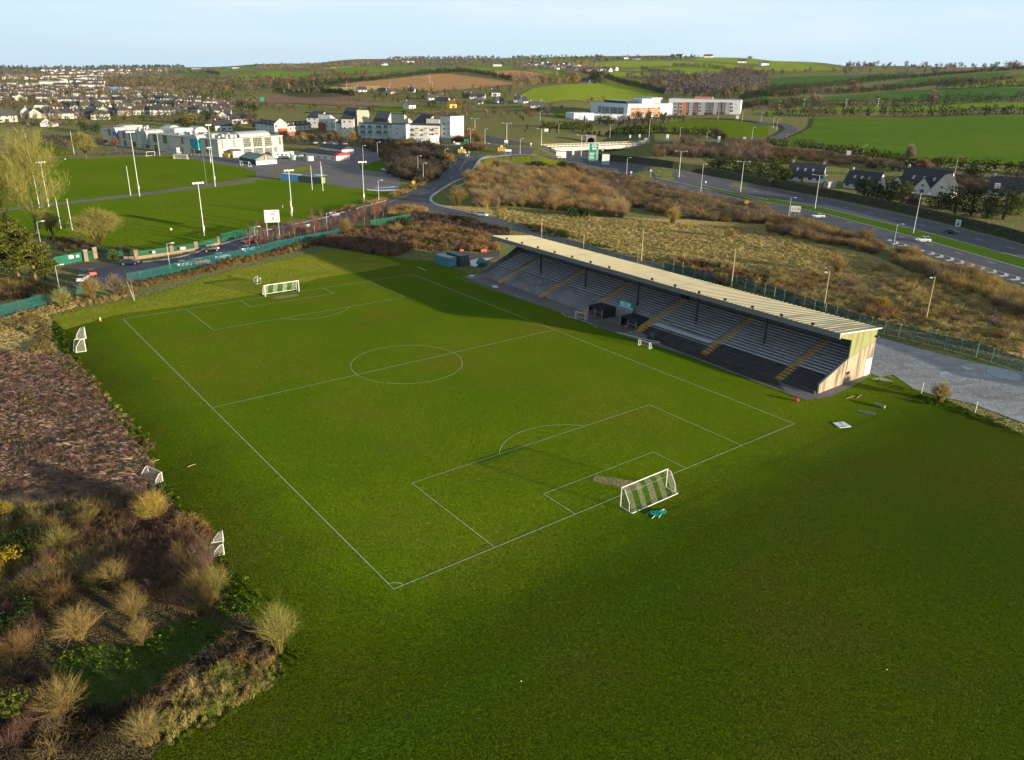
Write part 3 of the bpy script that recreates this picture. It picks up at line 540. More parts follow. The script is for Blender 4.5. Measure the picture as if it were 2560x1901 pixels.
fld('r3', M_TRAIN, (300, 802), (700, 812), (700, 862), (300, 832)); fld('r3', M_TRAIN, (400, 702), (530, 690), (530, 742), (380, 742)); fld('r3', H_DARK, (1990, 592), (2225, 562), (2225, 620), (1990, 642))
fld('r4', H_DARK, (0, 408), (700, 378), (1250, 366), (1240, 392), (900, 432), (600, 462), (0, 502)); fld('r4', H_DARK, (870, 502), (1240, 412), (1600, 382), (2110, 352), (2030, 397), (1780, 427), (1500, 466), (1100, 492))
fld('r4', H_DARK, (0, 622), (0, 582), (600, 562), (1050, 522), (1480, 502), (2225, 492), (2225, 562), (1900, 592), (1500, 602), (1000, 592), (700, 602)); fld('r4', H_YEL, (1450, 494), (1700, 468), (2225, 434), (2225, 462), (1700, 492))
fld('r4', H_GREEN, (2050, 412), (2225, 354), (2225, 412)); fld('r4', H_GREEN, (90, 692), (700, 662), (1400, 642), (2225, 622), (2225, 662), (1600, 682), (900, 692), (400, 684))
fld('r4', H_BIG, (400, 752), (1500, 747), (2225, 738), (2600, 732), (2600, 1230), (2225, 1170), (1800, 1150), (1400, 1130), (1000, 1090), (700, 1060), (400, 1010), (100, 990), (20, 952), (250, 902), (380, 832))
fld('r4', H_YEL, (0, 248), (130, 252), (400, 282), (650, 312), (640, 332), (200, 346), (0, 342)); fld('r4', H_GREEN, (0, 700), (90, 690), (80, 740), (0, 740))
for z, m, pts in (('r1', H_GREEN, ((1150, 350), (1450, 340), (1560, 352), (1300, 368))), ('r1', H_YEL, ((1250, 395), (1480, 380), (1500, 400), (1300, 412))), ('r2', H_YEL, ((0, 305), (350, 295), (480, 305), (100, 322))), ('r2', H_STUB, ((560, 320), (680, 305), (900, 300), (640, 322))), ('r2', H_GREEN, ((1200, 262), (1700, 258), (2225, 262), (2225, 282), (1500, 285))), ('r2', H_YEL, ((580, 392), (700, 385), (760, 400), (600, 412))), ('r3', H_GREEN, ((620, 315), (900, 318), (1050, 328), (900, 335))), ('r3', H_YEL, ((0, 262), (300, 258), (560, 268), (200, 278))), ('r4', H_GREEN, ((150, 262), (560, 300), (400, 300))), ('r3', H_GREEN, ((0, 236), (600, 238), (680, 250), (300, 255))), ('r2', H_BROWN, ((1250, 690), (1700, 680), (2100, 690), (1500, 720)))): fld(z, m, *pts)
def far_road(z, pts, w, m=M_TAR, name='road'): strip_mesh(smooth_line(pl(z, *pts), 6), w, 0.6, name, m)
far_road('r4', [(-300, 930), (-100, 935), (60, 930), (160, 890), (200, 850), (140, 815), (20, 800), (-110, 815)], 9); far_road('r3', [(1290, 975), (1500, 960), (1850, 965), (2225, 930)], 8)
far_road('r3', [(1550, 760), (1800, 758), (2000, 770), (2150, 790), (2225, 815)], 7); far_road('r4', [(350, 1085), (700, 1110), (1000, 1150), (1400, 1220), (1700, 1250), (2225, 1300)], 5)
far_road('r2', [(450, 700), (700, 715), (900, 690)], 8)
# ---------------------------------------------------------------- the grandstand
def streak_mat(name, top, low, stain, sc=1.2, thr=0.45):
    """painted render with rain streaks running down it"""
    m = bpy.data.materials.new(name); m.use_nodes = True; N, L = nodes(m); b = N['Principled BSDF']; b.inputs['Roughness'].default_value = .9; b.inputs['Specular IOR Level'].default_value = .1
    tc = N.new('ShaderNodeTexCoord'); mp = N.new('ShaderNodeMapping'); mp.inputs['Scale'].default_value = (sc, sc, sc * .14); L.new(tc.outputs['Object'], mp.inputs['Vector'])
    n = N.new('ShaderNodeTexNoise'); n.inputs['Scale'].default_value = 1.5; n.inputs['Detail'].default_value = 6; L.new(mp.outputs[0], n.inputs['Vector'])
    n2 = N.new('ShaderNodeTexNoise'); n2.inputs['Scale'].default_value = .6; n2.inputs['Detail'].default_value = 4; L.new(tc.outputs['Object'], n2.inputs['Vector'])
    a = N.new('ShaderNodeMixRGB'); a.inputs[1].default_value = top + (1,); a.inputs[2].default_value = low + (1,); L.new(n2.outputs['Fac'], a.inputs[0])
    r = N.new('ShaderNodeMapRange'); r.inputs[1].default_value = thr; r.inputs[2].default_value = thr + .25; L.new(n.outputs['Fac'], r.inputs[0])
    c = N.new('ShaderNodeMixRGB'); c.inputs[2].default_value = stain + (1,); L.new(a.outputs[0], c.inputs[1]); L.new(r.outputs[0], c.inputs[0]); L.new(c.outputs[0], b.inputs['Base Color'])
    MATS[name] = m; return m
S_CONC = ground_mat('terrace_concrete', ((0.20, 0.19, 0.20), (0.30, 0.28, 0.29), (0.09, 0.08, 0.085)), (0.12, 0.5, 3.0), (.9, .6, .3), .15)
S_BRK = mat('dull_bench_bracket', (.20, .20, .215), .8, .2)
S_DARK = mat('near_black_concrete', (.055, .05, .052), .9, .4, .8)
S_END = streak_mat('stained_cream_render', (0.44, 0.38, 0.28), (0.36, 0.29, 0.20), (0.13, 0.10, 0.07), .8, .45)
S_GABLE = streak_mat('greenish_cream_cladding', (0.25, 0.26, 0.11), (0.30, 0.30, 0.15), (0.16, 0.155, 0.07), .8, .48)
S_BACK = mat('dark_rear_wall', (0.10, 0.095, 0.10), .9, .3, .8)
S_FASC = mat('grey_metal_fascia', (0.20, 0.19, 0.195), .55, .12, .7, metal=.2)
S_STEEL = mat('dark_steel_column', (0.055, 0.05, 0.06), .6, .2)
S_SEAT = mat('weathered_bench_plank', (0.56, 0.56, 0.60), .8, .25, 2.0)
S_STEP = mat('worn_orange_step', (0.52, 0.21, 0.045), .85, .35, 2.0); S_NOSE = mat('yellow_step_edge', (0.75, 0.46, 0.06), .8, .35, 2.0)
def roof_mat():
    m = bpy.data.materials.new('faded_yellow_roof_sheet'); m.use_nodes = True; N, L = nodes(m); b = N['Principled BSDF']; b.inputs['Roughness'].default_value = .5; b.inputs['Specular IOR Level'].default_value = .25
    tc = N.new('ShaderNodeTexCoord'); mp = N.new('ShaderNodeMapping'); mp.inputs['Scale'].default_value = (.12, 1.5, .5); L.new(tc.outputs['Object'], mp.inputs['Vector'])
    n = N.new('ShaderNodeTexNoise'); n.inputs['Scale'].default_value = 1.0; n.inputs['Detail'].default_value = 5; L.new(mp.outputs[0], n.inputs['Vector'])
    a = N.new('ShaderNodeMixRGB'); a.inputs[1].default_value = (.40, .35, .21, 1); a.inputs[2].default_value = (.50, .44, .28, 1); L.new(n.outputs['Fac'], a.inputs[0])
    n2 = N.new('ShaderNodeTexNoise'); n2.inputs['Scale'].default_value = 1.0; n2.inputs['Detail'].default_value = 6; L.new(mp.outputs[0], n2.inputs['Vector']); n2.noise_dimensions = '4D'; n2.inputs['W'].default_value = 4
    # lichen and grime gathers toward the near gable
    sx = N.new('ShaderNodeSeparateXYZ'); L.new(tc.outputs['Object'], sx.inputs[0]); g = N.new('ShaderNodeMapRange'); g.inputs[1].default_value = 14; g.inputs[2].default_value = -2; g.inputs[3].default_value = 0; g.inputs[4].default_value = .2; L.new(sx.outputs['Y'], g.inputs[0])
    ad = N.new('ShaderNodeMath'); L.new(n2.outputs['Fac'], ad.inputs[0]); L.new(g.outputs[0], ad.inputs[1])
    r = N.new('ShaderNodeMapRange'); r.inputs[1].default_value = .55; r.inputs[2].default_value = .75; L.new(ad.outputs[0], r.inputs[0])
    c = N.new('ShaderNodeMixRGB'); c.inputs[2].default_value = (.22, .20, .13, 1); L.new(a.outputs[0], c.inputs[1]); L.new(r.outputs[0], c.inputs[0]); L.new(c.outputs[0], b.inputs['Base Color']); return m
S_ROOF = roof_mat()
stand = empty('grandstand', UV(80, 4.4, 0), YAW, 'long football grandstand with a pale yellow roof and rows of bench terracing', 'grandstand')
SL = 88.9; RD, RH, NR = 0.75, 0.257, 16; X0 = -3.3; Z0 = 0.75           # terrace: depth, rise, rows
AIS = [6.8, 21.7, 37.1, 52.1, 66.2, 81.0]                              # centres of the six stairways
BAYS = list(zip([0.3] + AIS, AIS + [SL - .3]))
CEN = 3
tx_ = lambda k: X0 + k * RD
tz_ = lambda k: Z0 + k * RH
for bi, (a, b) in enumerate(BAYS):
    mb = MB(); k0 = 4 if bi == CEN else 0
    dk = {0: 5, 1: 4, 2: 2}.get(bi, 0)          # the lower steps of the near bays are coloured near black
    for k in range(max(k0, dk), NR): mb.box(tx_(k), tx_(NR), a, b, (tz_(k) - RH if k > max(k0, dk) else 0), tz_(k))
    mb.build('terrace', S_CONC, stand)
    if dk:
        lb_ = MB().box(X0 - .75, X0, a, b, 0, .45)
        for k in range(dk): lb_.box(tx_(k), tx_(dk), a, b, (tz_(k) - RH if k else 0), tz_(k))
        lb_.build('dark_terrace', S_DARK, stand)
    if bi == 2: MB().box(tx_(2) + .02, tx_(4) - .02, a + 1, b - 1, tz_(3) - .02, tz_(3) + .03).build('pale_slab', S_SEAT, stand)
rs = random.Random(3)
for bi, (a, b) in enumerate(BAYS):
    if bi == CEN:
        for k in range(4, NR):               # worn pale nosings on the bare standing terrace
            MB().box(tx_(k) - .004, tx_(k) + .13, a + .7, b - .7, tz_(k), tz_(k) + .012).build('step_nosing', S_SEAT, stand)
        continue
    lo = {0: 4, 1: 3, 2: 4}.get(bi, 6 if bi < 6 else 5)
    for k in range(lo, NR - 1):
        mb = MB(); y0, y1 = a + .75, b - .75
        if rs.random() < .12: y1 -= rs.uniform(1.5, 4)
        mb.box(tx_(k) + .26, tx_(k) + .62, y0, y1, tz_(k) + .36, tz_(k) + .41)
        n = max(2, int((y1 - y0) / 2.1))
        for j in range(n + 1):
            y = y0 + .1 + (y1 - y0 - .2) * j / n; mb.box(tx_(k) + .36, tx_(k) + .50, y - .1, y + .1, tz_(k), tz_(k) + .36, 1)
        mb.build('bench', [S_SEAT, S_BRK], stand)
for y in AIS:
    mb = MB()
    for k in range(-2, 2 * NR):
        x = X0 + k * RD / 2; z = Z0 - RH + (k + 1) * RH / 2
        if z <= 0.02: continue
        mb.box(x, x + RD / 2 + .02, y - .7, y + .7, max(z - RH, 0), z + .02, 0); mb.box(x - .02, x + .07, y - .72, y + .72, z - .03, z + .035, 1)
    mb.build('stairway', [S_STEP, S_NOSE], stand)
for y in (14.5, 29.3, 44.1, 59.3, 74.2):
    mb = MB(); k = 6; mb.box(2.25, 2.5, y - .02, y + .02, tz_(7) - .3, 8.5); mb.box(2.22, 2.26, y - .12, y + .12, tz_(7) - .3, 8.5); mb.box(2.5, 2.54, y - .12, y + .12, tz_(7) - .3, 8.5); mb.build('column', S_STEEL, stand)
# end walls, gables, rear wall
for y0, y1, nm in ((-.01, .24, 'near'), (SL - .24, SL + .01, 'far')):
    lowp = [(-3.4, 0), (-3.45, 1.5), (3.9, 4.3), (11.35, 5.65), (11.45, 0)]; up = [(3.9, 4.305), (3.85, 7.3), (-.2, 8.48), (-.35, 8.48), (-.36, 9.1), (11.45, 7.92), (11.35, 5.655)]
    if nm == 'far': up = [(3.9, 4.305), (5.0, 4.5), (9.0, 5.2), (11.35, 5.655), (11.45, 7.92), (3.0, 8.75), (3.0, 8.3), (9.3, 7.2)]
    wl_ = MB().prism(lowp, 1, y0, y1).build('end_wall', S_END if nm == 'near' else S_CONC, stand)
    MB().prism(up, 1, y0 + .03, y1 - .03).build('gable_panel', S_GABLE if nm == 'near' else S_BACK, stand)
    if nm == 'near':
        MB().box(9.4, 11.1, -.07, -.011, .1, 3.0).box(9.4, 11.1, -.1, -.07, 1.15, 1.22).build('door', mat('cream_steel_door', (.78, .72, .6), .6, .06), wl_)
        MB().box(6.5, 6.62, -.06, -.011, .1, 2.4).box(5.2, 6.5, -.03, -.011, .1, 2.4).build('door', S_END, wl_)
        MB().box(3.9, 4.8, -.05, -.011, 1.5, 2.0).build('window', GLASS, wl_)
        MB().box(3.6, 3.72, -.05, -.011, 0, 4.2).build('drainpipe', S_STEEL, wl_)
        MB().prism([(-3.55, 1.5), (-3.55, 1.62), (3.9, 4.42), (3.9, 4.3)], 1, -.06, .3).build('coping', S_CONC, wl_)
        MB().box(10.9, 11.3, -.5, -.011, 6.5, 6.8).build('wall_lamp', S_STEEL, wl_)
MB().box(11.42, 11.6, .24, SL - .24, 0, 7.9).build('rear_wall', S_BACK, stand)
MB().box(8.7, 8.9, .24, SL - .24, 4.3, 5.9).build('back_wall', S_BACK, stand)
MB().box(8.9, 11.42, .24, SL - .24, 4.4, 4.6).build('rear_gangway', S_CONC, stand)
rz_ = lambda x: 9.26 - (x + .45) * (1.27 / 12.1)
mb = MB().prism([(-.45, rz_(-.45)), (11.75, rz_(11.75)), (11.75, rz_(11.75) - .1), (-.45, rz_(-.45) - .1)], 1, -.35, SL + .4)
y = -.1
while y < SL + .3:
    mb.prism([(-.47, rz_(-.47) - .01), (11.77, rz_(11.77) - .01), (11.77, rz_(11.77) + .065), (-.47, rz_(-.47) + .065)], 1, y, y + .12); y += .9
roof = mb.build('roof', S_ROOF, stand)
MB().box(-.55, -.47, -.33, SL + .38, 8.42, 9.2).build('fascia', S_FASC, roof)
MB().prism([(-.56, 9.32), (11.8, 8.03), (11.8, 7.88), (-.56, 8.40 + .77)], 1, -.42, -.36).prism([(-.62, 9.3), (-.62, 8.4), (-.54, 8.4), (-.54, 9.3)], 1, -.44, -.34).build('white_trim', WHITE, roof)
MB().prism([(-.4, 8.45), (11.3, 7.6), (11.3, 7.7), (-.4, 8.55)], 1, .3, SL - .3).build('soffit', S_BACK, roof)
for k in range(16):
    y = SL - .2 - 5.62 * k
    if k == 7: y += .2
    if k == 8: continue
    fl = MB(); fl.tube([(-.5, y, 9.2), (-.5, y, 9.55)], .04); fl.prism([(-.75, 9.45), (-.62, 9.85), (-.42, 9.8), (-.5, 9.42)], 1, y - .24, y + .24)
    fl.build('floodlight', mat('black_floodlight', (.03, .03, .035), .5, .1), roof)
# players' tunnel in the middle bay
a, b = BAYS[CEN]
MB().box(-.35, -.28, a + .2, a + 5.6, 0, tz_(4)).box(-.35, -.28, b - 5.2, b - .2, 0, tz_(4)).box(-.35, -.28, a + 5.6, b - 5.2, 2.3, tz_(4)).build('retaining_wall', mat('grey_painted_blockwork', (.26, .26, .29), .9, .2, 1.0), stand)
MB().box(-.27, -.2, a + 5.6, b - 5.2, 0.05, 2.3).build('tunnel_mouth', mat('black_void', (.012, .012, .014), .9, .1), stand)
for y0, y1 in ((a + .9, a + 5.3), (b - 4.9, b - .7)):
    d_ = MB().box(-4.1, -.4, y0, y1, 1.85, 1.95).build('dugout_roof', mat('black_felt_roof', (.018, .019, .023), .9, .1), stand)
    MB().box(-.6, -.4, y0, y1, 0.0, 1.85).box(-3.9, -.6, y0, y0 + .12, 0, 1.85).box(-3.9, -.6, y1 - .12, y1, 0, 1.85).build('dugout_wall', mat('dark_green_block', (.02, .025, .022), .9, .1), stand)
    for yy in (y0 + .1, (y0 + y1) / 2, y1 - .1): MB().tube([(-4, yy, 0), (-4, yy, 1.85)], .05).build('dugout_post', GALV, stand)
    MB().box(-2.6, -2.2, y0 + .3, y1 - .3, .45, .5).box(-1.6, -1.2, y0 + .3, y1 - .3, .75, .8).box(-1.7, -.6, y0 + .2, y1 - .2, 0, .3).build('dugout_seat', S_SEAT, stand)
sg = MB().box(-.52, -.46, a + 5.2, a + 9.2, 2.45, 3.75, 0)
for z0, z1 in ((3.25, 3.6), (2.85, 3.18)):
    for y0, y1 in ((6.0, 7.35), (7.55, 8.9)): sg.box(-.535, -.52, a + y0, a + y1, z0, z1, 1)
sg.box(-.535, -.52, a + 5.3, a + 9.15, 2.5, 2.72, 1); sg.build('lettered_sign', [mat('teal_sign_paint', (.03, .22, .20), .5, .1), mat('pale_sign_lettering', (.45, .72, .70), .5, .15)], stand)
hr = MB()
for dy in (AIS[3] + .75, AIS[2] - .75) if 0 else (AIS[2] + .75 + 0, AIS[2] + 1.0):
    pass
y = AIS[2] + .72
hr.tube([(-.2, y, tz_(4) + 1.0), (8.2, y, tz_(15) + 1.0)], .035); hr.tube([(-.2, y, tz_(4) + .55), (8.2, y, tz_(15) + .55)], .025)
for k in range(4, 16, 2): hr.tube([(tx_(k) + .3, y, tz_(k)), (tx_(k) + .3, y, tz_(k) + 1.1)], .035)
hr.build('handrail', S_STEEL, stand)
MB().box(8.0, 8.8, AIS[2] - .5, AIS[2] + .9, tz_(15), tz_(15) + 2.0).build('vomitory_door', mat('black_void', (.012, .012, .014)), stand)
MB().prism([(-3.6, .0), (-3.6, .8), (-.3, 1.95), (-.3, 0)], 1, AIS[2] + .7, AIS[2] + .95).build('flank_wall', mat('mossy_pale_wall', (.33, .31, .2), .9, .35, 1.2), stand)
MB().prism([(-3.6, .0), (-3.6, .8), (-.3, 1.95), (-.3, 0)], 1, AIS[3] - .95, AIS[3] - .7).build('flank_wall', S_CONC, stand)

# ---------------------------------------------------------------- goals
def goal(name, A, B, h, depth, label, face, group=None, r=0.06, topd=0.55, bands=None, cell=0.16, netw=0.009, base=True, sag=False, kink=True):
    """A, B: feet of the posts; the net hangs on the side opposite to 'face' (a world direction)"""
    A, B = Vector(A), Vector(B); w = (B - A).length; d = (B - A).normalized(); n = Vector((-d.y, d.x, 0))
    if n.dot(face) > 0: A, B = B, A; d = -d; n = -n
    t = empty(name, A, math.atan2(d.y, d.x), label, 'goal', group)      # local x along the mouth, +y towards the back
    prof = [(0, h), (topd, h * .96), (depth * .70, h * .44), (depth * .76, 0)] if kink else [(0, h), (depth, 0)]
    fr = MB().tube([(0, 0, 0), (0, 0, h)], r).tube([(w, 0, 0), (w, 0, h)], r).tube([(-r, 0, h), (w + r, 0, h)], r)
    fr.build('mouth_frame', WHITE, t)
    for x in (0, w):
        s = MB(); s.tube([(x, y, z) for y, z in prof], r * .7)
        if base: s.tube([(x, 0, r), (x, depth, r)], r * .7)
        s.build('side_frame', WHITE, t)
    if base: MB().tube([(0, depth, r), (w, depth, r)], r * .8).build('ground_bar', WHITE, t)
    prof = prof[:-1] + [(depth, 0)]
    if netw:
        nb = MB(); mats = [mat('white_net', (.52, .50, .42), .9, .1)] + ([mat('green_net', (.03, .16, .03), .9, .1)] if bands else [])
        def at(x, s):                       # s runs down the sloping back
            L = [math.dist(prof[i], prof[i + 1]) for i in range(len(prof) - 1)]; q = s * sum(L)
            for i, l in enumerate(L):
                if q <= l or i == len(L) - 1:
                    f = q / l; y = prof[i][0] + (prof[i + 1][0] - prof[i][0]) * f; z = prof[i][1] + (prof[i + 1][1] - prof[i][1]) * f; break
                q -= l
            if sag: z -= sag * math.sin(math.pi * s) * math.sin(math.pi * x / w); z = max(z, .03)
            return Vector((x, y, z))
        ns, nx = max(6, int((depth + h) / cell)), int(w / cell)
        bm = lambda x: (int(x / (w / bands)) % 2) if bands else 0
        for i in range(nx + 1):
            x = w * i / nx
            for j in range(ns):
                p, q = at(x, j / ns), at(x, (j + 1) / ns); nb.quad((p.x - netw, p.y, p.z), (p.x + netw, p.y, p.z), (q.x + netw, q.y, q.z), (q.x - netw, q.y, q.z), m=bm(x))
        for j in range(1, ns):
            for i in range(nx):
                p, q = at(w * i / nx, j / ns), at(w * (i + 1) / nx, j / ns); nb.quad((p.x, p.y, p.z - netw), (q.x, q.y, q.z - netw), (q.x, q.y, q.z + netw), (p.x, p.y, p.z + netw), m=bm(p.x))
        for x in (0.01, w - .01):           # side panels
            for j in range(1, int(h / cell)):
                z = j * cell; yy = np.interp(z, [p[1] for p in prof[::-1]], [p[0] for p in prof[::-1]])
                nb.quad((x, 0, z - netw), (x, yy, z - netw), (x, yy, z + netw), (x, 0, z + netw))
            for j in range(1, int(depth / cell)):
                y = j * cell; zz = np.interp(y, [p[0] for p in prof[1:]], [p[1] for p in prof[1:]]) if y > topd else h
                nb.quad((x, y - netw, 0.02), (x, y + netw, 0.02), (x, y + netw, zz), (x, y - netw, zz))
        nb.build('net', mats, t)
    return t
V3 = lambda a: Vector((a[0], a[1], 0))
goal('football_goal', UV(27.94, -1.75), UV(35.46, -1.75), 2.44, 1.85, 'full size white goal with a green and white striped net behind the near goal line', V3(ev), None, .06, .5, 9, netw=.005)
goal('football_goal', UV(28.1, PL + .25), UV(35.55, PL + .15), 2.44, 1.9, 'full size white goal with a slack net on the far goal line of the pitch', V3(-ev), None, .085, .8, 7, netw=.012)
goal('football_goal', UV(-9.4, 87.7), UV(-8.0, 95.0), 2.2, 1.9, 'large white goal standing sideways on the left edge of the field, away from the pitch', V3(eu), None, .07, .6, 5, netw=.010, sag=.5)
goal('small_goal', UV(-11.5, 33.9), UV(-12.4, 36.5), 1.15, 1.2, 'small white training goal beside the flattened dead bracken', V3(eu), 'small training goals', .05, .3, netw=.008, cell=.11)
goal('small_goal', UV(-10.8, 14.8), UV(-10.05, 17.25), 1.25, 1.25, 'small white training goal with a torn sagging net beside the bramble mound', V3(eu), 'small training goals', .05, .3, netw=.008, cell=.11, sag=.5)
goal('small_goal', UV(72.2, 55.3), UV(72.75, 53.1), 1.4, 1.0, 'small white netless goal on the apron in front of the tunnel of the grandstand', V3(-eu), 'small training goals', .055, .3, netw=0)
goal('small_goal', UV(70.4, 36.4), UV(70.5, 33.9), 1.15, .9, 'small white goal on the grass in front of the terrace by the green bin', V3(-eu), 'small training goals', .05, .3, netw=.008)
_a = G('g1', 800, 580); goal('small_goal', _a, G('g1', 850, 612), 1.3, 1.1, 'small white netless goal on rough grass behind the far goal', V3(eu), 'small training goals', .06, .3, netw=0)
# things lying about the pitch
t = empty('traffic_cone', UV(-3.7, 104.8), 0, 'orange and white traffic cone beyond the far left corner of the pitch', 'traffic cone')
OR = mat('orange_plastic', (.75, .16, .04), .5, .05)
MB().box(-.22, .22, -.22, .22, 0.04, .1).build('base', OR, t); MB().tube([(0, 0, .1), (0, 0, .32)], .17, .125, 12).tube([(0, 0, .32), (0, 0, .75)], .125, .05, 12, m=1).build('cone_body', [OR, WHITE], t)
t = empty('net_bundle', G('n6', 1405, 1135), .5, 'heap of bunched teal netting with white poles on the grass behind the near goal', 'net')
rb = np.random.default_rng(5); mb = MB()
for k in range(70):
    a_ = rb.uniform(0, 6.28); r_ = rb.uniform(0, .75) * (1 if k % 2 else .7); p = Vector((math.cos(a_) * r_ * 1.2, math.sin(a_) * r_ * .8, .05)); q = p + Vector((rb.normal(0, .25), rb.normal(0, .25), rb.uniform(.05, .3)))
    mb.tube([p, (p + q) / 2 + Vector((0, 0, .12)), q], .06, .03, 5)
mb.build('bunched_net', mat('teal_netting', (.01, .34, .27), .8, .3, 8), t)
MB().tube([(-1.2, -.5, .06), (-.4, -.1, .1)], .035).tube([(.5, .3, .1), (1.3, .5, .06)], .035).tube([(-.4, -.7, .05), (.1, -.4, .12)], .035).build('pole', WHITE, t)
t = empty('sign_board', G('bx', 665, 1070), .25, 'white board with dark lettering lying on the grass past the corner of the pitch', 'board')
MB().box(-.9, .9, -.85, .85, .04, .12).build('panel', mat('white_board', (.72, .74, .78), .5, .06), t)
mb = MB().box(-.6, .35, -.72, -.5, .121, .127)
for k in range(3): mb.box(.05 - .1, .3 - .1, -.1 + .28 * k, .05 + .28 * k, .121, .127)
mb.build('lettering', mat('dark_grey_ink', (.06, .07, .09)), t)
WOODM = mat('weathered_timber', (.28, .23, .14), .9, .3, 3)
t = MB().tube([(-.75, .1, .28), (.75, -.1, .28)], .28, .26, 12).build('cut_log', [WOODM], None, G('bx', 1640, 600), -.75); tag(t, 'short cut log on the grass near the end wall of the grandstand', 'log')
t = MB().box(-1.1, 1.1, -.16, .16, .02, .26).build('timber_beam', [mat('grey_plank', (.2, .2, .22), .8, .2)], None, G('bx', 1300, 770), -.55); tag(t, 'grey timber beam lying on the grass between the log and the white board', 'timber')
for p0, p1, lb in (((770, 390), (1010, 325), 'pale bent branch on the grass below the stand, the one nearer the pitch'), ((1050, 380), (1190, 290), 'pale bent branch on the grass below the stand, the one nearer the gravel')):
    A, B = G('bx', *p0), G('bx', *p1); m_ = A.lerp(B, .4) + Vector((.1, .15, .05)); t = MB().tube([A + Vector((0, 0, .04)), m_, A.lerp(B, .7) + Vector((0, .1, .1)), B + Vector((0, 0, .04))], .05, .02, 5).build('fallen_branch', mat('pale_branch', (.42, .36, .18), .9, .2)); tag(t, lb, 'branch')
for z, p0, p1, lb in (('l2', (1320, 195), (1385, 175), 'straight pale branch poking out of the dead growth onto the field'), ('l2', (1632, 238), (1702, 214), 'thin bent pale stick lying on the mown grass left of the pitch')):
    A, B = G(z, *p0), G(z, *p1); t = MB().tube([A + Vector((0, 0, .06)), A.lerp(B, .5) + Vector((.05, .08, .08)), B + Vector((0, 0, .05))], .05, .03, 5).build('fallen_branch', MATS['pale_branch']); tag(t, lb, 'branch')
def crumpled(name, loc, s, m, label, cat, seed, flat=.7):
    rc = np.random.default_rng(seed); mb = MB(); n = 14; rings = []
    for i in range(6):
        th = math.pi * i / 5; rings.append([(math.sin(th) * math.cos(2 * math.pi * j / n) * s * rc.uniform(.7, 1.15), math.sin(th) * math.sin(2 * math.pi * j / n) * s * rc.uniform(.7, 1.15), s * flat * (1 - math.cos(th)) * rc.uniform(.85, 1.1)) for j in range(n)])
    for i in range(5):
        for j in range(n): mb.quad(rings[i][j], rings[i][(j + 1) % n], rings[i + 1][(j + 1) % n], rings[i + 1][j])
    return tag(mb.build(name, m, None, loc), label, cat)
RED = mat('red_plastic', (.62, .04, .06), .5, .15, 4)
crumpled('red_bag', G('s2', 1150, 1265), .42, [RED], 'crumpled red bag at the kerb by the near end of the terrace', 'bag', 1)
crumpled('red_bag', G('s1', 1410, 908), .4, [RED], 'crumpled red bag on the apron beside the tunnel of the stand', 'bag', 2)
RD2 = mat('faded_red_plastic', (.72, .10, .07), .6, .1)
for x, y, s, lb in ((1650, 350, .75, 'bright red barrel lying beside the grass bank behind the stand'), (1040, 325, .5, 'orange red drum at the foot of the bramble bank by the containers')):
    t = MB().tube([(-s, 0, s * .62), (-s * .4, 0, s * .66), (s * .4, 0, s * .66), (s, 0, s * .62)], s * .6, s * .6, 12).tube([(-s * .35, 0, s * .66), (-s * .3, 0, s * .66)], s * .68, n=12).tube([(s * .3, 0, s * .66), (s * .35, 0, s * .66)], s * .68, n=12).build('plastic_barrel', [RD2], None, G('ct', x, y), .5); tag(t, lb, 'barrel')
# wheelie bin
t = empty('wheelie_bin', G('s1', 1640, 1000), YAW + .2, 'dark green wheelie bin standing below the terrace near the netted small goal', 'bin')
GB = mat('green_bin_plastic', (.035, .13, .09), .5, .1)
MB().quad((-.25, -.3, .1), (.25, -.3, .1), (.25, .3, .1), (-.25, .3, .1)).prism([(-.24, .1), (.24, .1), (.32, 1.0), (-.32, 1.0)], 1, -.35, .35).build('body', GB, t)
MB().prism([(-.35, 1.0), (.36, 1.0), (.33, 1.1), (-.33, 1.08)], 1, -.38, .38).build('lid', GB, t)
for y in (-.33, .33): MB().tube([(.3, y - .04, .12), (.3, y + .04, .12)], .12, n=12).build('wheel', S_STEEL, t)
MB().tube([(.4, -.3, .98), (.4, .3, .98)], .025).build('handle', GB, t)
# white hose along the kerb
P = smooth_line(pl('s1', (845, 772), (880, 800), (960, 825), (1050, 850), (1130, 885), (1150, 905)), 5); tag(MB().tube([p + Vector((0, 0, .05)) for p in P], .045, n=5).build('hose', WHITE), 'thin white hose trailing along the grass edge past the tunnel goal', 'hose')
P = smooth_line(pl('s1', (1330, 950), (1520, 1000), (1640, 1025), (1695, 1035), (1690, 1045), (1600, 1040)), 5); tag(MB().tube([p + Vector((0, 0, .2)) for p in P], .045, n=5).build('hose', WHITE), 'thin white hose looped on the apron kerb beside the green bin', 'hose')
for z, x, y in (('n6', 28, 643), ('n6', 910, 335), ('l5', 1178, 65)): pass
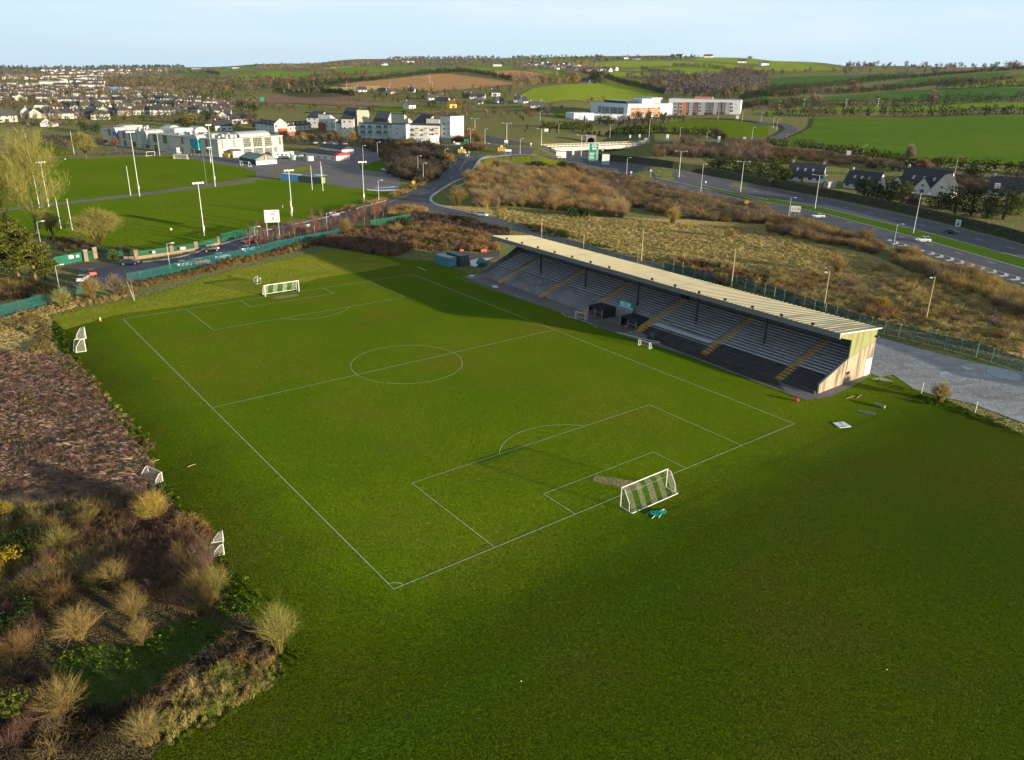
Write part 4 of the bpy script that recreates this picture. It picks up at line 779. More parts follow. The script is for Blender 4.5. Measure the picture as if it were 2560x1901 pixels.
# ---------------------------------------------------------------- shipping containers
def corr_mat(name, col, rust=(.10, .06, .045)):
    m = bpy.data.materials.new(name); m.use_nodes = True; N, L = nodes(m); b = N['Principled BSDF']; b.inputs['Roughness'].default_value = .6
    tc = N.new('ShaderNodeTexCoord'); n = N.new('ShaderNodeTexNoise'); n.inputs['Scale'].default_value = 3; n.inputs['Detail'].default_value = 7; L.new(tc.outputs['Object'], n.inputs['Vector'])
    r = N.new('ShaderNodeMapRange'); r.inputs[1].default_value = .52; r.inputs[2].default_value = .68; L.new(n.outputs['Fac'], r.inputs[0])
    c = N.new('ShaderNodeMixRGB'); c.inputs[1].default_value = col + (1,); c.inputs[2].default_value = rust + (1,); L.new(r.outputs[0], c.inputs[0]); L.new(c.outputs[0], b.inputs['Base Color']); MATS[name] = m; return m
def container(A, B, wd, h, side, door, roofm, label, group=None, L_=None):
    """A to B: the foot of the visible long side (B at the door end)"""
    A, B = Vector(A), Vector(B); d = (A - B).normalized(); L_ = L_ or (A - B).length
    t = empty('shipping_container', B, math.atan2(d.y, d.x), label, 'container', group); n = Vector((-d.y, d.x, 0)); s = 1 if n.y > 0 else -1
    def wall(y):
        mb = MB(); k = int(L_ / .28)
        for i in range(k):
            x = L_ * i / k; q = L_ / k; mb.box(x + .02, x + q * .55, y - .03, y + .03, .15, h - .08); mb.box(x + q * .55, x + q, y - .015, y + .015, .15, h - .08)
        return mb
    for y in (0.04, s * wd - s * .04): wall(y).build('side_panel', side, t)
    MB().box(0.02, L_ - .02, min(0, s * wd) + .05, max(0, s * wd) - .05, h - .1, h - .03).build('roof_panel', roofm, t)
    f = MB()
    for x in (0, L_):
        for y in (0, s * wd): f.box(x - .08, x + .08, y - .08, y + .08, 0, h)
    for y in (0, s * wd): f.box(0, L_, y - .06, y + .06, 0, .15).box(0, L_, y - .05, y + .05, h - .12, h + .01)
    f.box(-.06, .06, min(0, s * wd), max(0, s * wd), h - .12, h + .01).box(L_ - .06, L_ + .06, min(0, s * wd), max(0, s * wd), 0.15, h - .12)
    f.build('frame', side, t)
    for k in (0, 1):
        y0 = s * wd * (.04 + .47 * k); y1 = s * wd * (.49 + .47 * k); y0, y1 = min(y0, y1), max(y0, y1)
        dm = MB().box(-.05, .0, y0, y1, .15, h - .13)
        for j in range(5): dm.box(-.075, -.05, y0 + .05, y1 - .05, .3 + j * .45, .5 + j * .45)
        dp = dm.build('door', door, t)
        MB().tube([(-.1, (y0 + y1) / 2 - .2, .2), (-.1, (y0 + y1) / 2 - .2, h - .2)], .025).tube([(-.1, (y0 + y1) / 2 + .2, .2), (-.1, (y0 + y1) / 2 + .2, h - .2)], .025).build('locking_bar', GALV, dp)
    return t
CB = corr_mat('faded_blue_container_paint', (.06, .22, .28)); CB2 = corr_mat('bright_blue_door_paint', (.10, .38, .55)); CG = corr_mat('dark_green_container_paint', (.03, .085, .065))
container(UV(74.16, 109.6), UV(74.9, 104.5), 2.1, 2.4, CB, CB2, corr_mat('rusty_grey_roof', (.34, .33, .36), (.14, .09, .08)), 'faded blue shipping container with a rusting roof at the end of the field', 'containers by the stand', 5.6)
container(UV(77.8, 110), UV(77.75, 104.2), 2.4, 2.6, CG, CG, corr_mat('green_grey_roof', (.10, .15, .13), (.07, .09, .08)), 'dark green shipping container standing beside the faded blue one', 'containers by the stand', 6.0)
A, B = G('tp', 385, 440), G('tp', 650, 465)
container(A, B, 2.6, 2.9, corr_mat('sky_blue_paint', (.10, .30, .58), (.05, .14, .36)), CB2, mat('white_roof_sheet', (.75, .76, .78), .5, .1), 'sky blue container cabin at the edge of the training pitch car park', 'containers by the training pitch')
container(B + (B - A).normalized() * .3, G('tp', 1010, 500), 2.6, 2.7, CG, corr_mat('lime_green_paint', (.28, .36, .06)), mat('grey_green_sheet', (.2, .24, .2), .6, .2), 'long dark green container with a lime green end by the training pitch', 'containers by the training pitch')
# tarpaulin heap at the far end of the stand
tag(crumpled('tarpaulin_heap', G('ct', 1600, 720), 1.5, [mat('teal_tarpaulin', (.05, .20, .19), .5, .25, 2)], 'x', 'tarpaulin', 9, .6), 'heap of teal tarpaulin sheets against the far end of the grandstand', 'tarpaulin')
rb = random.Random(4)
for i, (x, y) in enumerate(((100, 390), (160, 500), (215, 420), (260, 560), (75, 270), (1120, 150))):
    pass
# ---------------------------------------------------------------- buildings
class FR:
    """a building's own frame: x along its front, y away from the viewer, z up; faces are measured off the photograph"""
    def __init__(s, A, B, zmin=True):
        A, B = Vector(A), Vector(B); s.z = min(A.z, B.z) if zmin else A.z; s.o = Vector((A.x, A.y, s.z)); s.L = math.hypot(B.x - A.x, B.y - A.y); s.h = math.atan2(B.y - A.y, B.x - A.x)
        s.dx = Vector((math.cos(s.h), math.sin(s.h), 0)); s.dy = Vector((-s.dx.y, s.dx.x, 0))
    def _hit(s, z, px, py, n, d):
        r = Vector(ray(*Q(z, px, py))); o = Vector((0, 0, CAM_H)) - s.o; t = (d - o.dot(n)) / r.dot(n); p = o + r * t
        return p.dot(s.dx), p.dot(s.dy), p.z
    def front(s, z, px, py, y=0.0): q = s._hit(z, px, py, s.dy, y); return q[0], q[2]
    def end(s, z, px, py, x): q = s._hit(z, px, py, s.dx, x); return q[1], q[2]
    def top(s, z, px, py, h): q = s._hit(z, px, py, Vector((0, 0, 1)), h); return q[0], q[1]
    def root(s, name, label, cat, group=None): return empty(name, s.o, s.h, label, cat, group)
WFR = mat('pale_window_frame', (.62, .62, .6), .6, .05); OLIVE = mat('glass_painted_reflection', (.03, .034, .008), .3, .4, .8, spec=.25); BGL = mat('bluish_glass', (.022, .034, .04), .3, .3, .5, spec=.3)  # the olive base colour paints in the reflection of the fields
def window(parent, axis, c, a0, a1, z0, z1, nx=1, nz=1, glass=GLASS, out=-1, name='window', fr=WFR, bar=.05):
    """a glazed opening on the face axis=c (0: x, 1: y), proud of it on side 'out'"""
    mb = MB(); a0, a1 = min(a0, a1), max(a0, a1); z0, z1 = min(z0, z1), max(z0, z1)
    def bx_(u0, u1, v0, v1, d0, d1, m):
        e0, e1 = sorted((c + out * d0, c + out * d1))
        if axis == 1: mb.box(u0, u1, e0, e1, v0, v1, m)
        else: mb.box(e0, e1, u0, u1, v0, v1, m)
    bx_(a0, a1, z0, z1, .005, .05, 0)
    for i in range(nx + 1): u = a0 + (a1 - a0) * i / nx; bx_(u - bar, u + bar, z0 - bar, z1 + bar, .05, .1, 1)
    for i in range(nz + 1): v = z0 + (z1 - z0) * i / nz; bx_(a0 - bar, a1 + bar, v - bar, v + bar, .05, .09, 1)
    return mb.build(name, [glass, fr], parent)
def blk(parent, x0, x1, y0, y1, z0, z1, m, name): return MB().box(x0, x1, y0, y1, z0, z1).build(name, m, parent)
CREAM = mat('cream_render', (.54, .51, .40), .85, .06, .4); BLUEW = mat('pale_grey_render', (.56, .57, .58), .85, .06, .4); WREN = mat('white_render', (.62, .61, .58), .85, .06, .4); SLATE = mat('slate_roof', (.042, .042, .05), .7, .2, 1.5)
GREYP = mat('grey_panel', (.36, .37, .39), .7, .1, .5); REDB = mat('red_brick', (.30, .085, .06), .85, .2, 1.5); FLAT = mat('pale_flat_roof', (.42, .41, .39), .8, .12, .4)
# -- the college with curved roofs
f = FR(G('c1', 70, 305), G('c1', 1320, 442)); L_ = f.L
t = f.root('college_building', 'long two storey cream college building with curved roofs beyond the training pitches', 'building')
h0 = 8.6; D2 = 44
mb = MB().box(0, L_, 0.02, 24, 0, h0).box(L_ - 38, L_, 24, D2, 0, h0); mb.build('wall', [CREAM], t)
MB().box(-.3, L_ + .3, -.25, 24.2, h0, h0 + .35).box(L_ - 38.2, L_ + .3, 24.2, D2 + .3, h0, h0 + .34).build('roof', FLAT, t)
for a, b, y0, y1, nx, nz in [(125, 160, 135, 210, 2, 4), (170, 190, 140, 220, 1, 4), (280, 318, 165, 245, 2, 4), (345, 395, 175, 255, 3, 4), (422, 440, 180, 265, 1, 4), (478, 497, 185, 270, 1, 4), (605, 660, 200, 285, 3, 4), (710, 765, 207, 297, 3, 4), (905, 940, 218, 305, 2, 4),
                            (1000, 1035, 228, 318, 2, 4), (1165, 1200, 242, 335, 2, 4), (1205, 1240, 248, 338, 2, 4), (295, 330, 260, 320, 2, 3), (388, 435, 275, 335, 2, 3), (495, 512, 292, 348, 1, 3), (530, 575, 302, 348, 2, 2), (620, 665, 308, 370, 2, 3), (760, 805, 316, 370, 2, 3), (1015, 1045, 342, 402, 2, 3), (1060, 1125, 356, 405, 3, 2), (1175, 1240, 362, 398, 3, 2)]:
    p, q = f.front('c1', a, y0), f.front('c1', b, y1); window(t, 1, 0, p[0], q[0], max(p[1], .3), max(q[1], .2), nx, nz, BGL if nz < 4 else GLASS)
for a, b, y0, y1, nx, nz in [(1335, 1365, 257, 350, 3, 5), (1462, 1492, 250, 340, 3, 5), (1570, 1660, 242, 330, 6, 5), (1675, 1780, 236, 325, 6, 5), (1797, 1882, 231, 320, 6, 5), (1950, 1980, 225, 308, 2, 5), (1990, 2035, 221, 304, 3, 5), (2068, 2090, 217, 300, 2, 5), (1578, 1668, 357, 395, 6, 3), (1685, 1790, 347, 403, 6, 4), (1803, 1887, 342, 400, 6, 4), (1903, 1940, 336, 386, 3, 4), (2000, 2037, 329, 388, 3, 4)]:
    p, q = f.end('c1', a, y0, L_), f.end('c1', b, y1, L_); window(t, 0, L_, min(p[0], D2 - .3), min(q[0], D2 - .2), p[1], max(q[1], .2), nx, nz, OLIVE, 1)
def barrel(parent, x0, x1, y0, y1, z, rise, axis, m, name='barrel_roof', end=None):
    pr = []; u0, u1 = (y0, y1) if axis == 0 else (x0, x1)
    for i in range(13):
        a = math.pi * i / 12; pr.append(((u0 + u1) / 2 - math.cos(a) * (u1 - u0) / 2, z + math.sin(a) * rise))
    return MB().prism(pr, axis, x0 if axis == 0 else y0, x1 if axis == 0 else y1).build(name, m, parent)
MW = mat('white_metal_roof', (.44, .44, .43), .45, .05, .3)
for a, b, yt, yb, m, nm in ((205, 245, 128, 240, mat('blue_panel', (.10, .22, .60), .6, .1), 'blue_bay'), (515, 572, 168, 290, GREYP, 'grey_bay'), (1045, 1115, 200, 335, mat('teal_panel', (.01, .33, .42), .6, .1), 'teal_bay')):
    p, q = f.front('c1', a, yb), f.front('c1', b, yb); x0, x1 = p[0], q[0]; zt = 9.6
    pr = [(x0, 3.2), (x1, 3.2)] + [((x0 + x1) / 2 + math.cos(math.pi * i / 8) * (x1 - x0) / 2, 8.1 + math.sin(math.pi * i / 8) * 1.9) for i in range(9)]
    bp = MB().prism(pr, 1, -1.2, 0).build(nm, m, t); barrel(t, x0 - .4, x1 + .4, -1.6, 14, 8.3, 2.4, 1, MW)
    blk(bp, x0 - .3, x1 + .3, -1.4, 0, 2.8, 3.19, MW, 'canopy')
for a, b, yy, dpt, rise in ((690, 895, 165, 9, 3.4), (960, 1195, 172, 9, 3.0), (1600, 1945, 205, 0, 3.0)):
    if dpt: p, q = f.top('c1', a, yy, h0 + .3), f.top('c1', b, yy, h0 + .3); barrel(t, p[0], min(q[0], L_ - 3), max(p[1], 5), max(p[1], 5) + 9, h0 + .35, rise, 0, MW)
    else: barrel(t, L_ - 14, L_ - 3, 17, 38, h0 + .34, 2.6, 1, MW)
rp = random.Random(8)
for k in range(46):
    x = rp.uniform(8, L_ - 3) if k < 30 else rp.uniform(L_ - 30, L_ - 5); y = rp.uniform(4, 21) if k < 30 else rp.uniform(3, 16)
    s = rp.uniform(.6, 2.2); blk(t, x, x + s * rp.uniform(1, 2.5), y, y + s, h0 + .35, h0 + .36 + rp.uniform(.5, 1.9), [MW, GREYP, FLAT][k % 3], 'roof_plant')
blk(t, 2, 12, 8, 20, h0 + .35, h0 + 2.2, CREAM, 'penthouse'); blk(t, 44, 58, 10, 22, h0 + .35, h0 + 2.8, WREN, 'penthouse')
p, q = f.front('c1', 808, 315), f.front('c1', 930, 378); blk(t, p[0], q[0], -4, 0, 0, 3.2, GREYP, 'annex')
f2 = FR(G('c1', 1470, 448), G('c1', 1562, 445)); t = f2.root('white_shed', 'flat roofed white shed at the corner of the cream college building', 'shed'); blk(t, 0, f2.L, 0, 8, 0, 3.4, WREN, 'wall'); blk(t, -.3, f2.L + .3, -.4, 8.3, 3.4, 3.65, SLATE, 'roof'); window(t, 1, 0, 1, 2.2, .1, 2.2, 1, 1, GREYP, name='door')
t = empty('yellow_skip', G('c1', 1412, 442), f.h, 'bright yellow skip beside the white shed of the college', 'skip'); YL = mat('yellow_steel', (.75, .42, .01), .5, .1)
MB().prism([(-2, 1.7), (2, 1.7), (1.4, 0), (-1.4, 0)], 1, -.9, .9).build('body', YL, t); MB().box(-2.1, 2.1, -1, 1, 1.7, 1.85).build('rim', YL, t)
# -- clubhouse shed with the red disc
f2 = FR(G('c1', 1540, 500), G('c1', 1715, 530)); t = f2.root('clubhouse', 'green walled clubhouse with a grey green roof and a red disc on its gable', 'clubhouse'); GRW = mat('pale_green_cladding', (.20, .27, .17), .7, .15); L2 = f2.L
MB().box(0, L2, 0, 11, 0, 2.8).build('wall', mat('dark_green_cladding', (.035, .07, .06), .7, .15), t)
MB().prism([(-.4, 2.8), (5.5, 5.0), (11.4, 2.8), (11.4, 2.65), (-.4, 2.65)], 0, -.4, L2).build('roof', mat('grey_green_roof', (.17, .24, .22), .55, .15, .6), t)
gb = MB().prism([(-.2, 2.2), (5.5, 4.9), (11.2, 2.2), (11.2, 1.9), (-.2, 1.9)], 0, L2 + .02, L2 + .2).build('gable', GRW, t)
mb = MB(); mb.prism([(5.5 + 1.35 * math.cos(2 * math.pi * i / 20), 3.4 + 1.35 * math.sin(2 * math.pi * i / 20)) for i in range(20)], 0, L2 + .2, L2 + .26, 0)
mb.box(L2 + .26, L2 + .3, 5.1, 5.9, 2.3, 3.6, 1).box(L2 + .26, L2 + .31, 5.2, 5.8, 3.7, 4.2, 1).build('red_disc_sign', [mat('red_sign_paint', (.62, .04, .03), .5, .05), WHITE], t)
blk(t, L2 + .05, L2 + .5, -.2, 11.2, .2, 1.9, WHITE, 'white_hoarding')
f2 = FR(G('c1', 1895, 462), G('c1', 2120, 450)); t = f2.root('white_trailer', 'long white cabin parked in front of the college by the hoarding', 'cabin'); blk(t, 0, f2.L, 0, 3, .4, 3.2, WHITE, 'body'); blk(t, .5, f2.L - .5, .4, 2.6, 0, .4, SLATE, 'chassis')
for k in range(4): window(t, 1, 0, 2 + k * f2.L / 5, 3.3 + k * f2.L / 5, 1.6, 2.6)
# -- low dark roofed cabins in the car park
def cabin(A, B, dp, h, label, gab=1.6, m=WREN, rm=SLATE, n=4, red=False, group=None):
    f3 = FR(A, B); t = f3.root('classroom_cabin', label, 'cabin', group); blk(t, 0, f3.L, 0, dp, 0, h, m, 'wall')
    MB().prism([(-.4, h), (dp / 2, h + gab), (dp + .4, h), (dp + .4, h - .12), (-.4, h - .12)], 0, -.4, f3.L + .4).build('roof', rm, t)
    for k in range(n): x = f3.L * (k + .5) / n; window(t, 1, 0, x - .7, x + .7, .9, 2.0, 2, 1)
    if red: MB().prism([(-.5, h + .03), (dp / 2, h + gab + .05), (dp + .5, h + .03), (dp + .5, h - .2), (-.5, h - .2)], 0, f3.L - 3, f3.L + .45).build('porch_roof', mat('red_felt', (.42, .04, .05), .8, .1), t)
    return t
cabin(G('r2', 395, 1090), G('r2', 700, 1128), 9, 3, 'long white cabin with a dark felt roof and red porch in the college car park', red=True, n=5)
cabin(G('r2', 560, 1045), G('r2', 748, 1072), 8, 3, 'shorter white cabin with a dark roof and green door behind the red porch cabin', n=3)
f2 = FR(G('r2', 752, 1062), G('r2', 798, 1060)); t = f2.root('green_store', 'small olive green store beside the white car park cabins', 'shed'); blk(t, 0, f2.L, 0, 4, 0, 2.6, mat('olive_sheet', (.22, .26, .13), .7, .15), 'wall'); blk(t, -.1, f2.L + .1, -.1, 4.1, 2.6, 2.8, GREYP, 'roof')
for i, (x, y, lb) in enumerate(((330, 1112, 'left of three pale green tanks beside the white cabins'), (385, 1112, 'middle of three pale green tanks beside the white cabins'), (470, 1122, 'white drum shaped tank right of two green tanks'))):
    p = G('r2', x, y); t = MB().tube([(0, 0, 0), (0, 0, 2.2), (0, 0, 2.5)], 1.9, 1.75, 14).build('storage_tank', [mat('pale_green_tank', (.30, .38, .36), .6, .1) if i < 2 else WREN], None, p); tag(t, lb, 'tank', 'tanks by the cabins')
# -- apartment blocks
def flats(A, B, dp, h, label, m=WREN, g=REDB, gf=2.8, roofm=SLATE, endm=None):
    f3 = FR(A, B); t = f3.root('apartment_block', label, 'apartments', 'white apartment blocks by the roundabout'); blk(t, 0, f3.L, 0, dp, gf, h, m, 'wall')
    blk(t, .8, f3.L - .6, 1.8, dp - .4, 0, gf, g, 'ground_floor'); blk(t, -.15, f3.L + .15, -.15, dp + .15, h, h + .3, roofm, 'roof')
    for k in range(6): x = .5 + (f3.L - 1) * k / 5; MB().box(x - .25, x + .25, .1, .6, 0, gf).build('pillar', WREN, t)
    return f3, t
BALC = mat('glass_balcony', (.20, .34, .38), .2, .2, .8, spec=.6)
f3, t = flats(G('c2', 790, 547), G('c2', 1255, 562), 14, 11.6, 'white three storey apartment block with four stacks of blue glass balconies')
for a, b in ((800, 880), (908, 975), (1025, 1110), (1130, 1200)):
    for y0, y1 in ((305, 365), (385, 440)):
        p, q = f3.front('c2', a, y0), f3.front('c2', b, y1); z0, z1 = q[1], p[1]
        w_ = window(t, 1, 0, p[0] + .3, q[0] - .3, z0 + .5, z1, 3, 1, BGL)
        MB().box(p[0], q[0], -1.3, -.06, z0 - .15, z0 + .05).build('balcony', WREN, t); MB().box(p[0], q[0], -1.3, -1.24, z0 + .06, z0 + 1.1).build('balcony_glass', BALC, t)
for a in (993, 1228):
    for y0, y1 in ((312, 345), (390, 420)): p, q = f3.front('c2', a, y0), f3.front('c2', a + 12, y1); window(t, 1, 0, p[0], q[0], q[1], p[1])
f3b = FR(G('c2', 1257, 562), G('c2', 1415, 552))
tb = f3b.root('apartment_block', 'plain white gable block of flats joining the blue balcony block to the next', 'apartments', 'white apartment blocks by the roundabout')
blk(tb, .05, f3b.L, .02, 12, 2.6, 11.4, WREN, 'wall'); blk(tb, .05, f3b.L - .1, .5, 11.5, 0, 2.6, REDB, 'ground_floor'); blk(tb, -.1, f3b.L + .1, -.1, 12.1, 11.4, 11.7, SLATE, 'roof')
for y0 in (345, 415): p, q = f3b.front('c2', 1312, y0), f3b.front('c2', 1340, y0 + 14); window(tb, 1, 0.02, p[0], q[0], q[1], p[1], 2, 1)
f3, t = flats(G('c2', 1510, 588), G('c2', 1930, 560), 15, 11.3, 'white apartment block with recessed balconies nearest the roundabout road', gf=2.8)
for a, b in ((1580, 1640), (1710, 1760), (1862, 1918)):
    for y0, y1 in ((340, 385), (412, 455)):
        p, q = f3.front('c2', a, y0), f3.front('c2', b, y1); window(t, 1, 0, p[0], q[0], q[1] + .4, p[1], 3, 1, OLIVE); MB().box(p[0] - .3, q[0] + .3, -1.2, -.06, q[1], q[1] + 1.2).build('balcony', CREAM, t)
for a in (1535, 1780, 1828):
    for y0, y1 in ((340, 372), (414, 444)): p, q = f3.front('c2', a, y0), f3.front('c2', a + 12, y1); window(t, 1, 0, p[0], q[0], q[1], p[1])
f3, t = flats(G('c2', 1945, 556), G('c2', 2088, 553), 12, 15.2, 'tallest white apartment block at the right end of the group, four storeys', gf=3)
for y0, y1 in ((275, 300), (345, 370), (415, 440)):
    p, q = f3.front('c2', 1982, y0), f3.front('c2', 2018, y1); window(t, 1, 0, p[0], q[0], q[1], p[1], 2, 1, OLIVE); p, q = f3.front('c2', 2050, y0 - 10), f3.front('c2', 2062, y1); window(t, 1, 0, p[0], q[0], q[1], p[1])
# pop-up upper storeys and further blocks behind: wedge roofed towers
def wedge(z, a, b, yb, yt, dp, label, m=WREN, slope=1, back=10, win=True, base_red=None, ylow=None):
    """a narrow block with a mono-pitch slate roof; yb: row where its foot would stand, yt: row of its top"""
    f3 = FR(G(z, a, yb), G(z, b, yb)); h = f3.front(z, (a + b) / 2, yt)[1]; lo_ = h * .62
    t = f3.root('townhouse_block', label, 'apartments', 'wedge roofed blocks behind the flats')
    pr = [(0, 0), (0, h if slope > 0 else lo_), (dp, lo_ if slope > 0 else h), (dp, 0)] if abs(slope) == 1 else [(0, 0), (0, h), (f3.L, h), (f3.L, 0)]
    if abs(slope) == 1:
        MB().prism(pr, 0, 0, f3.L).build('wall', m, t); e = .25
        MB().prism([(pr[1][0] - e, pr[1][1] + .05), (pr[2][0] + e, pr[2][1] + .05), (pr[2][0] + e, pr[2][1] + .35), (pr[1][0] - e, pr[1][1] + .35)], 0, -.2, f3.L + .2).build('roof', SLATE, t)
    else:                                   # slope seen from the side: the high edge on the left (2) or the right (-2)
        q = [(0, 0), (0, h if slope == 2 else lo_), (f3.L, lo_ if slope == 2 else h), (f3.L, 0)]
        MB().prism(q, 1, 0, dp).build('wall', m, t)
        MB().prism([(q[1][0] - .2, q[1][1] + .05), (q[2][0] + .2, q[2][1] + .05), (q[2][0] + .2, q[2][1] + .35), (q[1][0] - .2, q[1][1] + .35)], 1, -.2, dp + .2).build('roof', SLATE, t)
    if base_red: blk(t, -.1, f3.L * base_red, -.6, 0, 0, h * .5, REDB, 'red_bay')
    if win:
        for k in range(2):
            for zz in (.28, .5): window(t, 1, 0 if not base_red else -.0, f3.L * (.25 + .45 * k) - .5, f3.L * (.25 + .45 * k) + .5, h * zz, h * zz + 1.3)
    return t
wedge('c2', 45, 210, 340, 120, 12, 'white block with a steep slate roof at the far left of the flats', slope=-1)
wedge('c2', 215, 385, 385, 150, 10, 'white block with a red panelled bay, left of the slate roofed one', slope=1, base_red=.6)
wedge('c2', 385, 462, 385, 215, 10, 'low pale block between the red bay and the big slate roof')
wedge('c2', 462, 745, 425, 185, 14, 'broad white block with a big slate roof left of the blue balconies', slope=-1)
wedge('c2', 742, 845, 440, 195, 10, 'white block with a red bay touching the blue balcony block', slope=1, base_red=.5)
wedge('c2', 545, 720, 470, 65, 10, 'tall block with a slate wedge roof, furthest back on the left', slope=-1)
wedge('c2', 770, 935, 470, 88, 10, 'tall cream block with a flat top behind the blue balconies', CREAM, slope=1)
wedge('c2', 1000, 1190, 480, 118, 10, 'slate wedge roofed block behind the middle of the flats', slope=-1)
wedge('c2', 1255, 1440, 490, 145, 10, 'tall cream wedge block with orange parapet behind the plain gable', CREAM, slope=1)
wedge('c2', 1525, 1690, 500, 170, 10, 'slate wedge roofed block behind the roundabout flats', BLUEW, slope=-1)
wedge('c2', 1750, 1935, 500, 215, 10, 'grey block with stepped top between the wedge roof and the tall block', mat('stone_grey_render', (.45, .43, .40), .85, .08, .5))
for z, a, b, y0, y1, yb, lb in (('c2', 845, 955, 182, 220, 470, 'left'), ('c2', 1370, 1470, 260, 285, 490, 'right')):
    pass
# white terrace with red ground floor at the college's right end
def terrace_house(A, B, dp, h, gab, label, m=CREAM, g=REDB, n=5, tower=False):
    f3 = FR(A, B); t = f3.root('terraced_houses', label, 'houses'); blk(t, 0, f3.L, 0, dp, 0, h, m, 'wall'); blk(t, .0, f3.L, -.12, 0, 0, h * .45, g, 'brick_ground_floor')
    MB().prism([(-.4, h), (dp / 2, h + gab), (dp + .4, h), (dp + .4, h - .12), (-.4, h - .12)], 0, -.3, f3.L + .3).build('roof', SLATE, t)
    for k in range(n):
        x = f3.L * (k + .5) / n; window(t, 1, 0, x - .6, x + .6, h * .58, h * .85); window(t, 1, -.12, x - .6, x + .6, h * .12, h * .36); MB().box(x - .5, x + .5, dp / 2 - 3.2, dp / 2 - 1, h + .7, h + 1.9).build('dormer', GREYP, t)
terrace_house(G('r2', 285, 905), G('r2', 485, 880), 9, 6.5, 2.6, 'terrace of cream houses with rust brown ground floors and slate roof behind the college')
f3 = FR(G('r2', 165, 905), G('r2', 280, 905)); t = f3.root('gabled_tower_house', 'white gable fronted tower house with a red brick base behind the college end', 'house'); h = f3.front('r2', 230, 800)[1]
MB().prism([(0, 0), (0, h), (f3.L / 2, h * 1.45), (f3.L, h), (f3.L, 0)], 1, 0, 9).build('wall', WREN, t); MB().box(f3.L * .35, f3.L * .98, -.8, 0, 0, h * .62).build('brick_bay', mat('orange_red_brick', (.42, .10, .05), .8, .15), t); MB().prism([(-.2, h), (f3.L / 2, h * 1.45 + .2), (f3.L + .2, h), (f3.L + .2, h - .2), (f3.L / 2, h * 1.45), (-.2, h - .2)], 1, .2, 9.3).build('roof', SLATE, t); window(t, 1, 0, .8, 1.8, h * .7, h * .9)
terrace_house(G('r2', 0, 855), G('r2', 150, 880), 9, 5.5, 2.8, 'slate roofed terrace left of the white gabled tower house', WREN, WREN, 4)
# -- big white building with orange panels
ZR['wb'] = (1420, 230, 2225 / 460)
wB = G('wb', 715, 338); wd = math.hypot(wB.x, wB.y)
def along(x, dd): r_ = ray(*Q('wb', x, 338)); k_ = (wd + dd) / math.hypot(r_[0], r_[1]); return Vector((r_[0] * k_, r_[1] * k_, gz(r_[0] * k_, r_[1] * k_)))
f = FR(along(268, 40), wB); f.z = f.o.z = wB.z; L_ = f.L; h = f.end('wb', 718, 150, L_)[1]; D_ = (along(1195, 38) - wB).length
PW_ = mat('bright_white_panel', (.68, .69, .71), .7, .04, .3); ORP = mat('orange_cladding', (.62, .20, .065), .7, .15, .5)
t = f.root('office_building', 'large white building with orange panelled side and dark glazing below the green hill', 'building'); blk(t, 0, L_, 0, D_, 0, h, PW_, 'wall'); blk(t, .4, L_ - .4, .4, D_ - .4, h, h + .3, GREYP, 'roof')
for a, b, y0, y1 in ((365, 400, 168, 250), (415, 447, 178, 258), (455, 500, 178, 258), (515, 590, 182, 262), (600, 672, 186, 265)):
    p, q = f.front('wb', a, y0), f.front('wb', b, y1); window(t, 1, 0, p[0], q[0], q[1], p[1], 4, 4, BGL, bar=.12)
p, q = f.end('wb', 757, 190, L_), f.end('wb', 1112, 285, L_); ob = blk(t, L_, L_ + .12, p[0], q[0], max(q[1], 1.5), p[1], ORP, 'orange_panel')
for a, b in ((765, 792), (835, 858), (880, 893), (898, 920), (963, 985), (995, 1015), (1025, 1045), (1085, 1110)):
    for y0, y1 in ((193, 222), (243, 275)):
        p, q = f.end('wb', a, y0 - (a - 760) * .03, L_), f.end('wb', b, y1 - (a - 760) * .03, L_); window(t, 0, L_ + .12, p[0], q[0], q[1], p[1], 2, 1, GLASS, 1, bar=.1)
blk(t, L_ * .65, L_ * .95, D_ * .35, D_ * .6, h + .3, h + 4.2, PW_, 'penthouse'); blk(t, L_ * .3, L_ * .9, D_ * .05, D_ * .3, h + .3, h + 2.4, GLASS, 'rooflight'); blk(t, L_ * .4, L_ * .8, D_ * .7, D_ * .95, h + .3, h + 5.0, GREYP, 'plant_room')
A_ = G('wb', 70, 338); f3 = FR(A_, G('wb', 312, 345)); t = f3.root('white_annex', 'low white annex with grey doors in front of the large white building', 'annex'); blk(t, 0, f3.L, 0, 18, 0, f3.front('wb', 100, 258)[1], PW_, 'wall'); p = f3.front('wb', 130, 285); q = f3.front('wb', 162, 330); window(t, 1, 0, p[0], q[0], 0.1, p[1], 1, 1, GREYP, name='door'); p = f3.front('wb', 190, 285); q = f3.front('wb', 205, 330); window(t, 1, 0, p[0], q[0], .3, p[1], 1, 1)
f3 = FR(G('wb', 312, 340), G('wb', 700, 345)); t = f3.root('white_annex', 'long low white service wing along the foot of the large white building', 'annex'); blk(t, 0, f3.L, 0, 9, 0, f3.front('wb', 600, 275)[1], PW_, 'wall'); p, q = f3.front('wb', 315, 290), f3.front('wb', 400, 335); window(t, 1, 0, p[0], q[0], .1, p[1], 3, 1, GREYP)
f = FR(G('wb', 1205, 285), G('wb', 2075, 275)); L_ = f.L; h = f.front('wb', 1300, 85)[1]
t = f.root('hotel_building', 'long white four storey building with grey, maroon and orange facade panels', 'building'); blk(t, 0, L_, 0, 22, 0, h, PW_, 'wall'); blk(t, .3, L_ - .3, .3, 21.7, h, h + .3, FLAT, 'roof'); blk(t, L_ * .35, L_ * .6, 5, 16, h + .3, h + 2, mat('pink_parapet', (.5, .2, .18), .8, .1), 'penthouse')
MAR = mat('maroon_panel', (.26, .06, .09), .7, .1); y0, y1 = 125, 258
